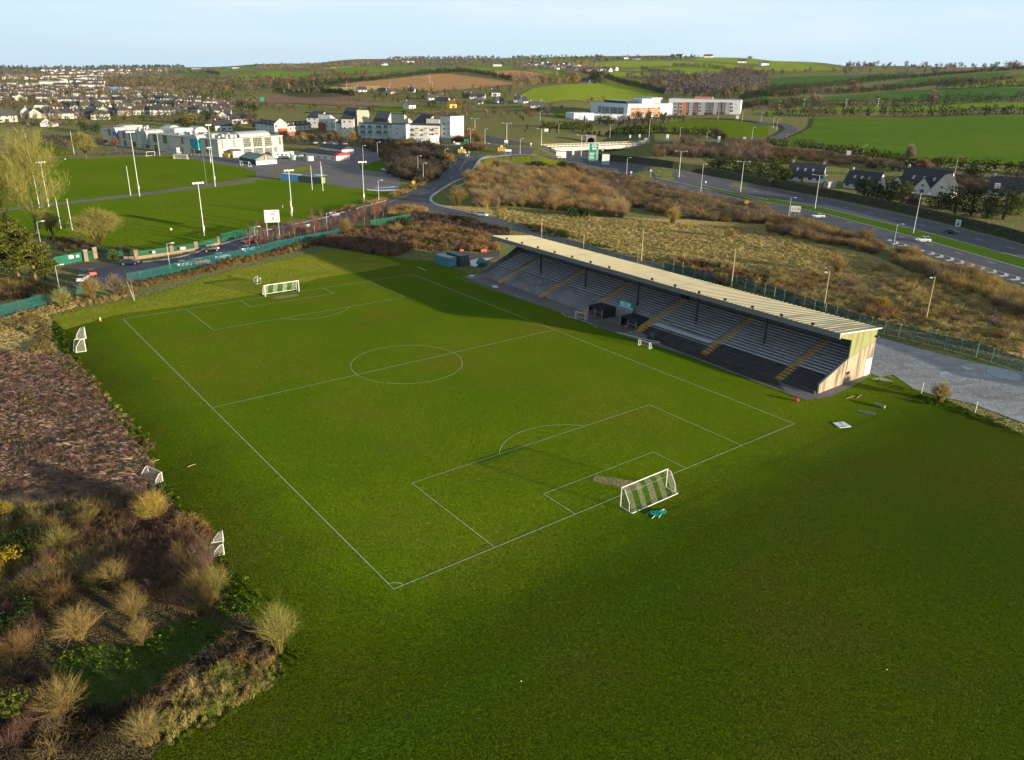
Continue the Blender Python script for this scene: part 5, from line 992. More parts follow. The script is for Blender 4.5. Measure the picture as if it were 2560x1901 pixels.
for a, b, m in ((1280, 1320, GREYP), (1320, 1345, MAR), (1345, 1388, GREYP), (1388, 1428, ORP), (1428, 1470, SLATE), (1470, 1517, GREYP), (1517, 1552, SLATE), (1552, 1572, MAR), (1572, 1612, GREYP), (1615, 1662, GREYP), (1662, 1755, SLATE), (1758, 1812, GREYP), (1815, 1845, MAR), (1845, 1900, SLATE), (1908, 1958, GREYP)):
    p, q = f.front('wb', a, y0), f.front('wb', b - 2, y1); blk(t, p[0], q[0], -.1 - .01 * (a % 3), 0, 1, p[1], m, 'facade_panel')
for a, b in ((1284, 1314), (1348, 1382), (1434, 1466), (1520, 1550), (1576, 1608), (1668, 1700), (1716, 1750), (1820, 1842), (1870, 1897), (1960, 1992)):
    for y0, y1 in ((132, 160), (175, 203), (215, 245)):
        p, q = f.front('wb', a, y0), f.front('wb', b, y1); window(t, 1, -.14, p[0], q[0], q[1], p[1], 2, 1, GLASS, bar=.1)
for yy in (148, 200): p, q = f.front('wb', 2027, yy), f.front('wb', 2037, yy + 10); window(t, 1, 0, p[0], q[0], q[1], p[1])
# -- houses
WM = [WREN, CREAM, mat('grey_pebbledash', (.42, .40, .37), .9, .12, 1.), mat('magnolia_render', (.55, .48, .36), .9, .06, .5)]
RM = [mat('brown_tiled_roof', (.085, .062, .05), .85, .2, 1.2), mat('grey_tiled_roof', (.07, .066, .066), .85, .2, 1.2), SLATE, mat('rust_tiled_roof', (.12, .065, .045), .85, .2, 1.2)]
HC = {}
def house(loc, rz, w, d, h, rh, wall, roofm, label, cat='house', group=None, hip=False, chim=1, win=2, name='house', big=False, key=None, z=0):
    """wall, roof with chimneys, door, windows; the ridge runs along local x; origin at the middle of the front"""
    t = empty(name, loc, rz, label, cat, group)
    h *= .86; rh *= 1.1
    k = (w, d, h, rh, wall.name, roofm.name, hip, chim, win, big)
    if k not in HC:
        L = []; x0, x1 = -w / 2, w / 2
        if hip: L.append(('wall', MB().box(x0, x1, 0, d, -1.5, h).mesh('wall', wall), 0))
        else: L.append(('wall', MB().prism([(0, -1.5), (0, h), (d / 2, h + rh), (d, h), (d, -1.5)], 0, x0, x1).mesh('wall', wall), 0))
        e = .45; r = MB()
        if hip:
            a, b, c_, d_ = (x0 - e, -e, h - .05), (x1 + e, -e, h - .05), (x1 + e, d + e, h - .05), (x0 - e, d + e, h - .05); i0, i1 = (x0 + min(d / 2, w * .3), d / 2, h + rh), (x1 - min(d / 2, w * .3), d / 2, h + rh)
            r.quad(a, b, i1, i0).quad(b, c_, i1).quad(c_, d_, i0, i1).quad(d_, a, i0).quad(d_, c_, b, a)
        else: r.prism([(-e, h - e * rh / (d / 2) + .06), (d / 2, h + rh + .06), (d + e, h - e * rh / (d / 2) + .06), (d + e, h - e * rh / (d / 2) + .28), (d / 2, h + rh + .3), (-e, h - e * rh / (d / 2) + .28)], 0, x0 - .25, x1 + .25)
        L.append(('roof', r.mesh('roof', roofm), 0))
        for i in range(chim):
            cx = [x0 + .9, x1 - .9, 0][i] if not hip else [0, w * .2, -w * .2][i]
            L.append(('chimney', MB().box(cx - .45, cx + .45, d / 2 - .35, d / 2 + .35, h + rh - .8, h + rh + 1.2).mesh('chimney', WM[2]), 1))
        if big:
            for i in range(3): xx = -w * .25 + i * w * .22; yy = d * .22; zz = h + rh * .44 + .33; L.append(('skylight', MB().prism([(yy - .5, zz - .5 * rh / (d / 2)), (yy + .5, zz + .5 * rh / (d / 2)), (yy + .5, zz + .5 * rh / (d / 2) + .06), (yy - .5, zz - .5 * rh / (d / 2) + .06)], 0, xx - .4, xx + .4).mesh('skylight', GALV), 1))
        fl = 2 if h > 4 else 1
        for j in range(fl):
            for i in range(win):
                cx = x0 + w * (i + .5) / win + (0 if not (j == 0 and i == win // 2) else .4); zb = 1.0 + 2.6 * j
                L.append(('window', MB().box(cx - .75, cx + .75, -.06, 0, zb, zb + 1.1, 0).box(cx - .04, cx + .04, -.09, -.06, zb, zb + 1.1, 1).box(cx - .8, cx + .8, -.1, 0, zb - .12, zb, 1).mesh('window', [GLASS, WFR]), 0))
        L.append(('door', MB().box(x0 + w * .5 - .5 - w * .25 / win, x0 + w * .5 + .45 - w * .25 / win, -.07, 0, 0, 2.05).mesh('door', RM[0]), 0))
        L.append(('gable_window', MB().box(x1, x1 + .06, d * .35, d * .62, 1, 2.1).mesh('gable_window', GLASS), 0))
        HC[k] = L
    rf = None
    for nm, me, lv in HC[k]:
        o = obj(nm, me, rf if lv else t)
        if nm == 'roof': rf = o
    return t
def hz_at(z, x, y): p = G(z, x, y); return p
def face_cam(p): return math.atan2(p[0], -p[1]) + math.pi       # front looks back along the line of sight
hA, hB = G('r4', 235, 1297), G('r4', 390, 1312); hd = hB - hA; house((hA + hB) / 2, math.atan2(hd.y, hd.x), 15, 9, 2.9, 4.6, WREN, SLATE, 'white house with a tall chimney and three roof windows behind the road bank', big=True, chim=2, win=4)
hA, hB = G('r4', 650, 1350), G('r4', 930, 1395); hd = hB - hA; house((hA + hB) / 2, math.atan2(hd.y, hd.x), min(hd.length, 19), 9, 2.8, 4.4, WREN, SLATE, 'white bungalow with a long dark roof and white gable behind dark evergreens', big=True, chim=1, win=4)
hA, hB = G('r8', 1125, 265), G('r8', 1530, 325); hd = hB - hA; rz = math.atan2(hd.y, hd.x); t = house((hA + hB) / 2, rz, min(hd.length, 24), 10, 3.2, 6.2, WREN, SLATE, 'large white house with three steep gables and a sweeping slate roof', big=True, chim=1, win=5)
for x, s in ((-9, .9), (1.5, 1.0), (9, 1.25)):
    w_ = 3.4 * s; MB().prism([(x - w_, 0), (x - w_, 2.6), (x, 6.8 * s), (x + w_, 2.6), (x + w_, 0)], 1, -2.2 - s, 2).build('gable', WREN, t); g_ = MB(); g_.quad((x - w_ - .3, -2.5 - s, 2.4), (x, -2.5 - s, 7 * s), (x, 5, 7 * s), (x - w_ - .3, 5, 2.4)).quad((x, -2.5 - s, 7 * s), (x + w_ + .3, -2.5 - s, 2.4), (x + w_ + .3, 5, 2.4), (x, 5, 7 * s)); g_.build('gable_roof', SLATE, t)
    window(t, 1, -2.2 - s, x - .8, x + .8, 1, 2.2, 2, 1); window(t, 1, -2.2 - s, x - .5, x + .5, 3.3, 4.3, 2, 1)
hA, hB = G('r8', 1900, 300), G('r8', 2230, 330); hd = hB - hA; t = house((hA + hB) / 2, math.atan2(hd.y, hd.x), min(hd.length, 18), 9, 2.8, 4.2, WM[2], SLATE, 'dark roofed house with one white dormer at the right edge of the photo', chim=1, win=3); MB().box(-4.6, -2.8, -.6, 2.4, 2.7, 4.6).build('dormer', WREN, t)
p = G('r8', 555, 243); t = empty('garden_shed', p, .3, 'garden shed with a pale roof beside the white bungalow', 'shed'); blk(t, -2, 2, 0, 3, 0, 2.2, WM[2], 'wall'); MB().prism([(-.3, 2.2), (3.3, 2.7), (3.3, 2.85), (-.3, 2.35)], 0, -2.3, 2.3).build('roof', FLAT, t)
# scattered farmhouses on the near hillside
FH = [('r2', 925, 522, 12, 3.2, 0, 2, 'white gabled farmhouse at the left edge of the hill hamlet'), ('r2', 1085, 533, 11, 3.0, 0, 2, 'white cottage with a dark roof right of the left farmhouse'), ('r2', 1195, 535, 10, 2.8, 3, 0, 'magnolia cottage with a brown roof among hill trees'), ('r2', 1345, 528, 9, 2.8, 0, 1, 'small white cottage below the ploughed hill'),
      ('r2', 1360, 672, 11, 4.8, 0, 2, 'tall white house with a bluish roof at the foot of the hamlet'), ('r2', 1570, 592, 18, 2.8, 0, 1, 'long white bungalow in the middle of the hamlet'), ('r2', 1610, 620, 15, 2.8, 0, 2, 'long white house with many windows below the bungalow'), ('r2', 1715, 662, 8, 4.5, 4, 3, 'house with a bright yellow gable and red brick side'),
      ('r2', 1920, 582, 17, 2.8, 0, 1, 'long low white house with a grey roof on the right of the hamlet'), ('r2', 1965, 625, 13, 2.8, 2, 1, 'grey house below the long low white one'), ('r2', 2085, 560, 10, 4.6, 0, 2, 'white gabled house at the right end of the hamlet'), ('r2', 1830, 578, 9, 3, 2, 0, 'small grey house behind the yellow gable'),
      ('r2', 2125, 615, 8, 2.8, 0, 1, 'small white house below the right hand gabled house'), ('r3', 60, 610, 11, 3, 0, 1, 'white farm building left of the bright green hill field'), ('r3', 122, 618, 8, 2.6, 0, 2, 'small white outbuilding right of the farm building'), ('r3', 215, 660, 12, 2.8, 2, 1, 'grey bungalow roof half hidden by trees under the green field'), ('r3', 630, 440, 16, 3, 2, 0, 'dark barn beside the tall trees on the green hill')]
WM.append(mat('yellow_render', (.75, .55, .05), .85, .05))
for i, (z, x, y, w, h, wi, ri, lb) in enumerate(FH):
    p = G(z, x, y); rz = math.atan2(-p.x, p.y) * -1 + [.25, -.35, .6, -.1, 1.2][i % 5] * .6; house(p, -math.atan2(p.x, p.y) + [.25, -.45, .5, -.2, .9][i % 5], w, 8, h, 3.2, WM[wi], RM[ri], lb, 'house', 'houses of the hill hamlet', chim=1 + i % 2, win=3)
# suburb rows behind the college
rs = random.Random(21)
ROWS = [('furthest', (30, 545), (700, 560), 9), ('second furthest', (0, 590), (510, 600), 8), ('third furthest', (760, 572), (1450, 584), 9), ('hip roofed', (525, 622), (1240, 628), 9), ('right hand', (1285, 604), (2030, 652), 9), ('middle', (370, 672), (1240, 684), 10), ('right middle', (1310, 645), (1990, 702), 9), ('lower left', (270, 742), (890, 760), 9), ('lower middle', (930, 722), (1490, 720), 7), ('nearest', (1560, 700), (2010, 740), 5), ('hazy upper', (0, 505), (900, 520), 12), ('hazy lower', (0, 525), (820, 540), 11), ('far town first', (0, 484), (880, 490), 11), ('far town second', (520, 450), (900, 452), 7), ('far town third', (530, 425), (1000, 420), 8), ('far town fourth', (40, 410), (420, 408), 8), ('far town fifth', (560, 395), (800, 390), 6), ('far town sixth', (430, 372), (1150, 358), 12), ('far town last', (350, 345), (1500, 338), 14)]
for nm, a, b, n in ROWS:
    A, B = G('r1', *a), G('r1', *b); ax = math.atan2(B.y - A.y, B.x - A.x)
    for i in range(n):
        f_ = (i + .5) / n; p = G('r1', a[0] + (b[0] - a[0]) * f_ + rs.uniform(-8, 8), a[1] + (b[1] - a[1]) * f_ + rs.uniform(-6, 6)); v = rs.randrange(6)
        far_ = 'far town' in nm; w, h, hip = [(13, 5, True), (13, 5.2, True), (9, 5, False), (15, 5, True), (10, 2.8, False), (12, 5, False)][v]
        house(p, -math.atan2(p.x, p.y) + rs.choice([.15, -.2, .35, -.4, 1.2]) + .1, w * (1.6 if far_ else 1), 8.5, h * (1.3 if far_ else 1), 3.0, WM[[0, 1, 0, 0 if far_ else 2, 0, 1][v]], RM[[0, 1, 0, 1, 3, 2][v]], '%s house from the left in the %s row of the suburb' % (ordn(i), nm), 'house', 'suburban houses behind the college', hip=hip, chim=1 + v % 2, win=3)
p = G('r1', 70, 785); house(p, -math.atan2(p.x, p.y) + .5, 15, 10, 5.5, 3.6, CREAM, RM[1], 'large cream house at the left edge beyond the small green', 'house', None, win=3)
p = G('r1', 490, 822); house(p, -math.atan2(p.x, p.y) + 1.3, 12, 9, 3, 3.2, WREN, RM[3], 'white gabled bungalow just behind the brown hedge', 'house', None, win=3)
for x, y, rz, lb in ((2010, 770, 1.2, 'white gable house nearest the dark conifer behind the college'), (2085, 800, .2, 'slate roofed house right of the white gable behind the college'), (1950, 862, .1, 'dark roofed low house close behind the college roof')):
    p = G('r1', x, y); house(p, -math.atan2(p.x, p.y) + rz, 12, 9, 4.5, 3.2, WREN, SLATE, lb, 'house', None, win=3)
# village on the far hill and skyline houses
rs = random.Random(5)
for k, (x0, y0, x1, y1, n, nm) in enumerate(((100, 292, 600, 300, 15, 'upper'), (350, 322, 900, 350, 13, 'lower'))):
    for i in range(n):
        p = G('r3', x0 + (x1 - x0) * (i + .5) / n + rs.uniform(-10, 10), y0 + (y1 - y0) * (i + .5) / n + rs.uniform(-12, 8)); house(p, -math.atan2(p.x, p.y) + rs.choice([.2, -.3, 1.2, -1.1]), 14, 9, 5.5, 4, WM[0], RM[rs.randrange(3)], '%s white house from the left in the %s row of the far hill village' % (ordn(i), nm), 'house', 'houses of the far hill village', chim=1, win=2)
for i, (z, x, y) in enumerate((('r3', 905, 205), ('r3', 1085, 242), ('r3', 1000, 238), ('r3', 1450, 222), ('r3', 1700, 226), ('r3', 1725, 224), ('r3', 1840, 222), ('r3', 2000, 272), ('r3', 2200, 292), ('r2', 1300, 262), ('r2', 1345, 268), ('r2', 1120, 292), ('r2', 1230, 240), ('r2', 2100, 300), ('r2', 1990, 222), ('r2', 1700, 222))):
    p = G(z, x, y); house(p, -math.atan2(p.x, p.y) + (i % 3) * .5 - .3, 24, 12, 6, 5, WM[0], RM[1], '%s white house from the left along the far skyline' % ordn(i) if 0 else 'white house on the far skyline, %s counted along the ridge' % ordn(i), 'house', 'lone houses on the far ridge', chim=0, win=2)
# pale warehouses of the far town
for i, (x0, x1, yb, yt, c, lb) in enumerate(((0, 60, 472, 450, 0, 'white warehouse at the very left edge of the far town'), (70, 228, 472, 442, 0, 'longest white warehouse of the far town on the left'), (245, 340, 466, 444, 0, 'white warehouse between the two longest ones'), (345, 510, 464, 426, 0, 'tall long white warehouse of the far town'), (415, 520, 402, 380, 0, 'white shed behind the tall long warehouse'), (800, 930, 400, 375, 0, 'white warehouse in the middle distance of the far town'),
      (480, 600, 360, 346, 0, 'thin pale warehouse far off in the town'), (605, 710, 360, 343, 0, 'pale warehouse right of the thin one far off'), (810, 868, 352, 334, 0, 'small white block behind the middle warehouse'), (872, 935, 356, 338, 0, 'small white block right of the other small block'), (935, 1022, 368, 352, 0, 'low white block right of the small blocks'), (985, 1050, 398, 378, 0, 'white unit at the right end of the far town'),
      (900, 995, 512, 478, 1, 'blue shed among trees beyond the suburb'), (1000, 1060, 502, 480, 0, 'pale green shed beside the blue shed'), (1190, 1350, 497, 482, 0, 'long pale low building among the brown trees'), (430, 500, 335, 324, 0, 'distant pale roof on the left horizon'), (1650, 1720, 325, 314, 0, 'distant white building beside the green hill'), (1960, 2020, 320, 308, 0, 'distant white building further right on the green hill'))):
    f3 = FR(G('r1', x0, yb), G('r1', x1, yb)); h = max(4, f3.front('r1', (x0 + x1) / 2, yt)[1]); t = f3.root('warehouse', lb, 'warehouse', 'pale buildings of the far town'); m = MW if not c else mat('blue_sheet', (.09, .22, .42), .6, .1)
    blk(t, 0, f3.L, 0, 30, -3, h * .8, m, 'wall'); MB().prism([(-.5, h * .8), (15, h), (30.5, h * .8), (30.5, h * .78), (-.5, h * .78)], 0, -.5, f3.L + .5).build('roof', MW, t)
f3 = FR(G('r2', 1640, 226), G('r2', 1880, 226)); t = f3.root('glasshouses', 'long glinting white building on the far ridge', 'building'); blk(t, 0, f3.L, 0, 30, -2, 9, MW, 'wall'); blk(t, -1, f3.L + 1, -1, 31, 9, 11, MW, 'roof')
# ---------------------------------------------------------------- plants
OCH, ORB, GRB, DKB, OLV, EVG, GOR, YEL_, PUR, STR, RUS = [np.array(c) for c in ((.33, .235, .085), (.25, .15, .065), (.185, .14, .095), (.065, .05, .036), (.29, .255, .075), (.028, .046, .014), (.085, .10, .02), (.38, .27, .014), (.19, .105, .08), (.46, .36, .14), (.21, .095, .055))]
def unit(a): return a / np.maximum(np.linalg.norm(a, axis=-1, keepdims=True), 1e-9)
class Veg:
    """gathers ribbons (twigs, blades) and leaf faces, all quads"""
    def __init__(s, seed): s.r = np.random.default_rng(seed); s.V, s.Cc = [], []
    def rib(s, p0, p1, w0, w1, c):
        n = len(p0); a = unit(np.cross(unit(p1 - p0), unit(s.r.normal(0, 1, (n, 3))))); w0 = np.broadcast_to(w0, (n,))[:, None]; w1 = np.broadcast_to(w1, (n,))[:, None]
        s.V.append(np.stack([p0 - a * w0, p0 + a * w0, p1 + a * w1, p1 - a * w1], 1)); s.Cc.append(np.repeat(c[:, None, :], 4, 1)); return s
    def strands(s, base, h, r, S, col, w=.03, twigs=3, jitter=.25, cv=.3, tipcol=None, arch=.0, tl=.3, vase=.42):
        """every base point sends up S stems fanning out to radius r at height h, with side twigs"""
        N = len(base); g = s.r; n = N * S; h = np.broadcast_to(h, (N,)); r = np.broadcast_to(r, (N,)); col = np.broadcast_to(col, (N, 3))
        B = np.repeat(base, S, 0) + np.stack([g.normal(0, 1, n) * np.repeat(r, S) * jitter, g.normal(0, 1, n) * np.repeat(r, S) * jitter, np.zeros(n)], 1)
        u = np.sqrt(g.random(n)); a = g.random(n) * 6.283; H = np.repeat(h, S); Rr = np.repeat(r, S)
        T = np.repeat(base, S, 0) + np.stack([np.cos(a) * u * Rr, np.sin(a) * u * Rr, H * (1 - .45 * u ** 2) * g.uniform(.76, 1.03, n)], 1)
        M = B + (T - B) * np.array([vase, vase, .60 + arch]) + g.normal(0, .06, (n, 3)) * Rr[:, None]
        if arch: T[:, 2] -= arch * H * g.random(n)
        T[:, 2] = np.maximum(T[:, 2], B[:, 2] + .05)
        c = np.repeat(col, S, 0) * (1 + cv * g.normal(0, 1, (n, 1))).clip(.35, 1.9)
        s.rib(B, M, w, w * .7, c * .85); s.rib(M, T, w * .7, w * .25, c)
        for k in range(twigs):
            t = g.uniform(.0, .95, (n, 1)); st = M + (T - M) * t; d = unit(T - M) + g.normal(0, .55, (n, 3)); d[:, 2] += .15
            s.rib(st, st + d * (H * g.uniform(.4, 1, n) * tl)[:, None], w * .45, w * .15, c * (1.12 if tipcol is None else 1) if tipcol is None else np.broadcast_to(tipcol, (n, 3)) * (1 + cv * g.normal(0, 1, (n, 1))).clip(.4, 1.8))
        return s
    def leaves(s, cen, rad, n, size, col, cv=.3, shell=.5, flat=0):
        """n leaf faces in each ellipsoid (cen, rad)"""
        cen = np.atleast_2d(cen); rad = np.atleast_2d(rad); N = len(cen); m = N * n; g = s.r
        d = unit(g.normal(0, 1, (m, 3))); q = (shell + (1 - shell) * g.random((m, 1)) ** .6) * g.uniform(.75, 1.12, (m, 1))
        P = np.repeat(cen, n, 0) + d * q * np.repeat(np.broadcast_to(rad, (N, 3)), n, 0)
        a = unit(g.normal(0, 1, (m, 3)) + d * .0); b = unit(np.cross(a, g.normal(0, 1, (m, 3)))); z = size * g.uniform(.5, 1.3, (m, 1))
        c = np.repeat(np.broadcast_to(col, (N, 3)), n, 0) * (1 + cv * g.normal(0, 1, (m, 1))).clip(.3, 2)
        s.V.append(np.stack([P - a * z, P - b * z * .55, P + a * z, P + b * z * .55], 1)); s.Cc.append(np.repeat(c[:, None, :], 4, 1)); return s
    def trunk(s, p0, p1, w0, w1, col, n=1):
        p0 = np.atleast_2d(p0).astype(float); p1 = np.atleast_2d(p1).astype(float)
        for k in range(3):
            d = unit(p1 - p0); x = unit(np.cross(d, np.array([math.cos(k * 1.05), math.sin(k * 1.05), .05]))); m = len(p0)
            s.V.append(np.stack([p0 - x * w0, p0 + x * w0, p1 + x * w1, p1 - x * w1], 1)); s.Cc.append(np.broadcast_to(col, (m, 4, 3)))
        return s
    def mesh(s, name):
        V = np.concatenate(s.V).reshape(-1, 3); c = np.clip(np.concatenate([np.broadcast_to(q, v.shape) for q, v in zip(s.Cc, s.V)]).reshape(-1, 3), .004, .9)
        return np_mesh(name, V, np.arange(len(V)).reshape(-1, 4), c)
    def build(s, name, parent=None, loc=None, rz=0): return obj(name, s.mesh(name), parent, loc, rz)
_vt = np.random.default_rng(99).random((128, 128))
def vnoise(X, Y, sc):
    x = np.asarray(X) / sc; y = np.asarray(Y) / sc; i = np.floor(x).astype(int); j = np.floor(y).astype(int); fx = x - i; fy = y - j; fx = fx * fx * (3 - 2 * fx); fy = fy * fy * (3 - 2 * fy)
    g = lambda a, b: _vt[a % 128, b % 128]
    return (g(i, j) * (1 - fx) + g(i + 1, j) * fx) * (1 - fy) + (g(i, j + 1) * (1 - fx) + g(i + 1, j + 1) * fx) * fy
def scatter(poly, n, rng, minn=None):
    """n points on the ground inside a polygon of ground points"""
    xs = [p[0] for p in poly]; ys = [p[1] for p in poly]; out = np.zeros((0, 2))
    while len(out) < n:
        X = rng.uniform(min(xs), max(xs), n * 3); Y = rng.uniform(min(ys), max(ys), n * 3); k = inside(poly, X, Y); out = np.concatenate([out, np.stack([X[k], Y[k]], 1)])
    out = out[:n]; return np.concatenate([out, hz(out[:, 0], out[:, 1])[:, None]], 1)
def area(poly): return abs(sum(poly[i][0] * poly[(i + 1) % len(poly)][1] - poly[(i + 1) % len(poly)][0] * poly[i][1] for i in range(len(poly)))) / 2
def palette(rng, n, cols, X=None, Y=None, sc=6):
    """plants of a kind stand in drifts: pick colours by a slow noise"""
    v = (vnoise(X, Y, sc) * 1.6 - .3 + rng.normal(0, .13, n)).clip(0, .999) if X is not None else rng.random(n)
    return np.array(cols)[(v * len(cols)).astype(int)]
def thicket(name, poly, dens, h, r, S, cols, label=None, seed=1, w=.04, twigs=2, arch=0, sc=6, cap=12000, leaf=None, edge=True):
    rng = np.random.default_rng(seed); n = int(min(cap, max(20, area(poly) * dens))); P = scatter(poly, n, rng); c = palette(rng, n, cols, P[:, 0], P[:, 1], sc)
    hh = h * (.55 + .75 * vnoise(P[:, 0] + 31, P[:, 1], sc * .8)) * rng.uniform(.75, 1.2, n); v = Veg(seed); v.strands(P, hh, r * rng.uniform(.7, 1.2, n), S, c, w, twigs, arch=arch)
    if leaf is not None:
        k = rng.random(n) < leaf[0]; m = max(1, k.sum()); v.leaves(P[k][:m] + np.array([0, 0, 1]) * (hh[k] * .5)[:, None], np.stack([np.full(m, r)] * 2 + [hh[k] * .55], 1), leaf[1], leaf[2], leaf[3])
    return tag(v.build(name), label, None, None, 'stuff')
# -- bramble and scrub in the near left corner
under = pl('d', (-90, 1098), (120, 1108), (250, 1082), (330, 1085), (372, 1120), (400, 1150), (452, 1195), (470, 1290), (455, 1340), (395, 1330), (330, 1300), (240, 1250), (150, 1250), (130, 1290), (90, 1360), (40, 1420), (-90, 1500))
thicket('bramble_scrub', under, 3.2, 1.35, .85, 20, [PUR, ORB * .9, GRB * .9, ORB * .7, DKB * 1.3, PUR * .8, OCH * .8], None, 11, .018, 2, arch=.35, sc=4)
thicket('bramble_scrub', pl('l5', (1060, 760), (1230, 640), (1380, 540), (1560, 420), (1740, 300), (1920, 440), (1900, 560), (1700, 560), (1480, 600), (1280, 720), (1150, 860)), 5, 1.1, .8, 20, [PUR * .9, ORB * .7, GRB * .8, DKB], None, 12, .02, 2, arch=.3, sc=3)
thicket('bramble_scrub', pl('l5', (-150, 480), (200, 560), (330, 640), (420, 760), (380, 900), (640, 880), (1050, 830), (1090, 900), (900, 980), (700, 1150), (-150, 1250)), 3.5, 1.2, .85, 20, [DKB, PUR * .7, ORB * .6, GRB * .7, DKB * .8], None, 13, .02, 2, arch=.35, sc=4)
thicket('bramble_mound', pl('l2', (1470, 830), (1560, 760), (1700, 745), (1800, 800), (1830, 880), (1800, 980), (1650, 1010), (1490, 970)), 9, 1.9, .7, 24, [ORB * 1.1, OCH * .9, ORB, RUS * .9], None, 14, .02, 3, arch=.35, sc=2.5)
thicket('dry_tussock_grass', pl('l5', (1170, 880), (1260, 760), (1400, 660), (1560, 560), (1750, 520), (1900, 520), (1930, 600), (1860, 740), (1640, 860), (1450, 960), (1260, 1030), (1180, 1130), (960, 1130), (1000, 990)), 8, .75, .4, 26, [STR, OLV * 1.1, STR * .8, np.array((.22, .25, .05)), OCH], None, 15, .016, 1, arch=.15, sc=2)
thicket('dry_tussock_grass', pl('l2', (1480, 1010), (1800, 1010), (1850, 1080), (1560, 1090)), 8, .7, .4, 22, [STR * .9, OLV * 1.1, OCH], None, 16, .016, 1, arch=.15, sc=2)
thicket('dry_tussock_grass', pl('l2', (450, 690), (700, 620), (960, 560), (1080, 640), (940, 720), (700, 760), (470, 740)), 5, 1.2, .6, 24, [OCH, STR * .8, ORB], None, 17, .02, 2, arch=.2, sc=3)
def leafy(name, poly, dens, h, size, cols, seed, n=10, sc=3):
    rng = np.random.default_rng(seed); k = int(min(9000, area(poly) * dens)); P = scatter(poly, k, rng); kp = vnoise(P[:, 0] + 7, P[:, 1], 1.7) + rng.normal(0, .12, k) > .40; P = P[kp]; k = len(P); c = palette(rng, k, cols, P[:, 0], P[:, 1], sc); hh = h * rng.uniform(.4, 1.2, k); P[:, 2] += hh * .5
    return tag(Veg(seed).leaves(P, np.stack([hh * .9, hh * .9, hh * .6], 1), n, size, c, .35, .2).build(name), kind='stuff')
LG = [np.array((.06, .115, .010)), np.array((.085, .135, .012)), np.array((.13, .155, .018)), np.array((.05, .09, .010))]
leafy('nettle_verge', pl('l2', (1290, 400), (1440, 370), (1560, 500), (1640, 640), (1780, 740), (1850, 790), (1960, 1000), (2050, 1120), (2225, 1330), (2150, 1391), (1960, 1391), (1960, 1150), (1840, 900), (1700, 640), (1560, 640), (1420, 640), (1300, 480)), 5, .38, .13, LG, 21)
leafy('nettle_verge', pl('l5', (1500, 100), (1780, 20), (1900, 120), (1750, 250), (1560, 280)), 6, .35, .13, LG, 22)
leafy('nettle_verge', pl('l1', (380, 200), (520, 170), (640, 420), (760, 560), (980, 920), (1240, 1230), (1180, 1240), (900, 880), (700, 600), (520, 420)), 4, .35, .13, LG, 23)
leafy('nettle_verge', pl('l5', (1950, 500), (2100, 430), (2120, 540), (1900, 720), (1500, 880), (1250, 1110), (1120, 1110), (1250, 930), (1620, 830), (1880, 680)), 4, .32, .12, LG, 24)
leafy('glade_nettles', pl('l5', (330, 650), (450, 480), (700, 420), (900, 430), (1200, 290), (1500, 260), (1540, 390), (1300, 550), (1080, 700), (900, 800), (650, 820), (480, 740)), 3.2, .3, .12, LG[:2] + [np.array((.16, .18, .02))], 25)
thicket('ragged_edge_growth', pl('l1', (470, 470), (590, 440), (680, 560), (790, 610), (930, 790), (1030, 910), (1290, 1150), (1370, 1300), (1250, 1310), (950, 1010), (800, 810), (600, 650)), 2.2, .5, .6, 14, [STR * .8, PUR, OLV * .6, OCH * .7, LG[0] * 1.2], None, 30, .025, 1, arch=.4, sc=1.5)
thicket('ragged_edge_growth', pl('l5', (1900, 520), (2010, 540), (1880, 730), (1680, 880), (1480, 990), (1290, 1070), (1200, 1140), (1130, 1140), (1250, 1000), (1440, 930), (1620, 830), (1830, 700)), 4, .45, .4, 16, [LG[2] * 1.2, STR * .7, LG[1] * 1.2, OLV * .7], None, 49, .016, 1, arch=.3, sc=1.5)
thicket('bare_underscrub', under, .55, 1.9, 1.2, 60, [OCH * .8, ORB * .9, OLV * .8, GRB, OCH * .7, PUR], None, 28, .015, 3, sc=5)
thicket('bare_underscrub', pl('l5', (-150, 500), (200, 600), (330, 700), (330, 900), (640, 900), (1050, 850), (1090, 900), (900, 1000), (700, 1150), (-150, 1250)), .45, 1.6, 1.2, 60, [ORB * .8, OCH * .7, GRB * .8, PUR * .8], None, 29, .015, 3, sc=5)
# dead bracken tufts over the flattened ground
thicket('dead_bracken_tufts', dead_poly, 1.7, .42, 1.1, 18, [PUR * 1.05, ORB * .9, PUR * 1.1, STR * .62, PUR * .85, ORB, PUR * .8, GRB], None, 26, .024, 1, arch=.7, sc=2.4)
thicket('straw_grass_strip', pl('d', (-60, 705), (40, 690), (80, 685), (112, 700), (110, 735), (125, 770), (85, 775), (60, 770), (78, 740), (50, 715), (-60, 740)), 3, .8, .6, 20, [STR, STR * .8, OCH], None, 27, .03, 1, arch=.2)
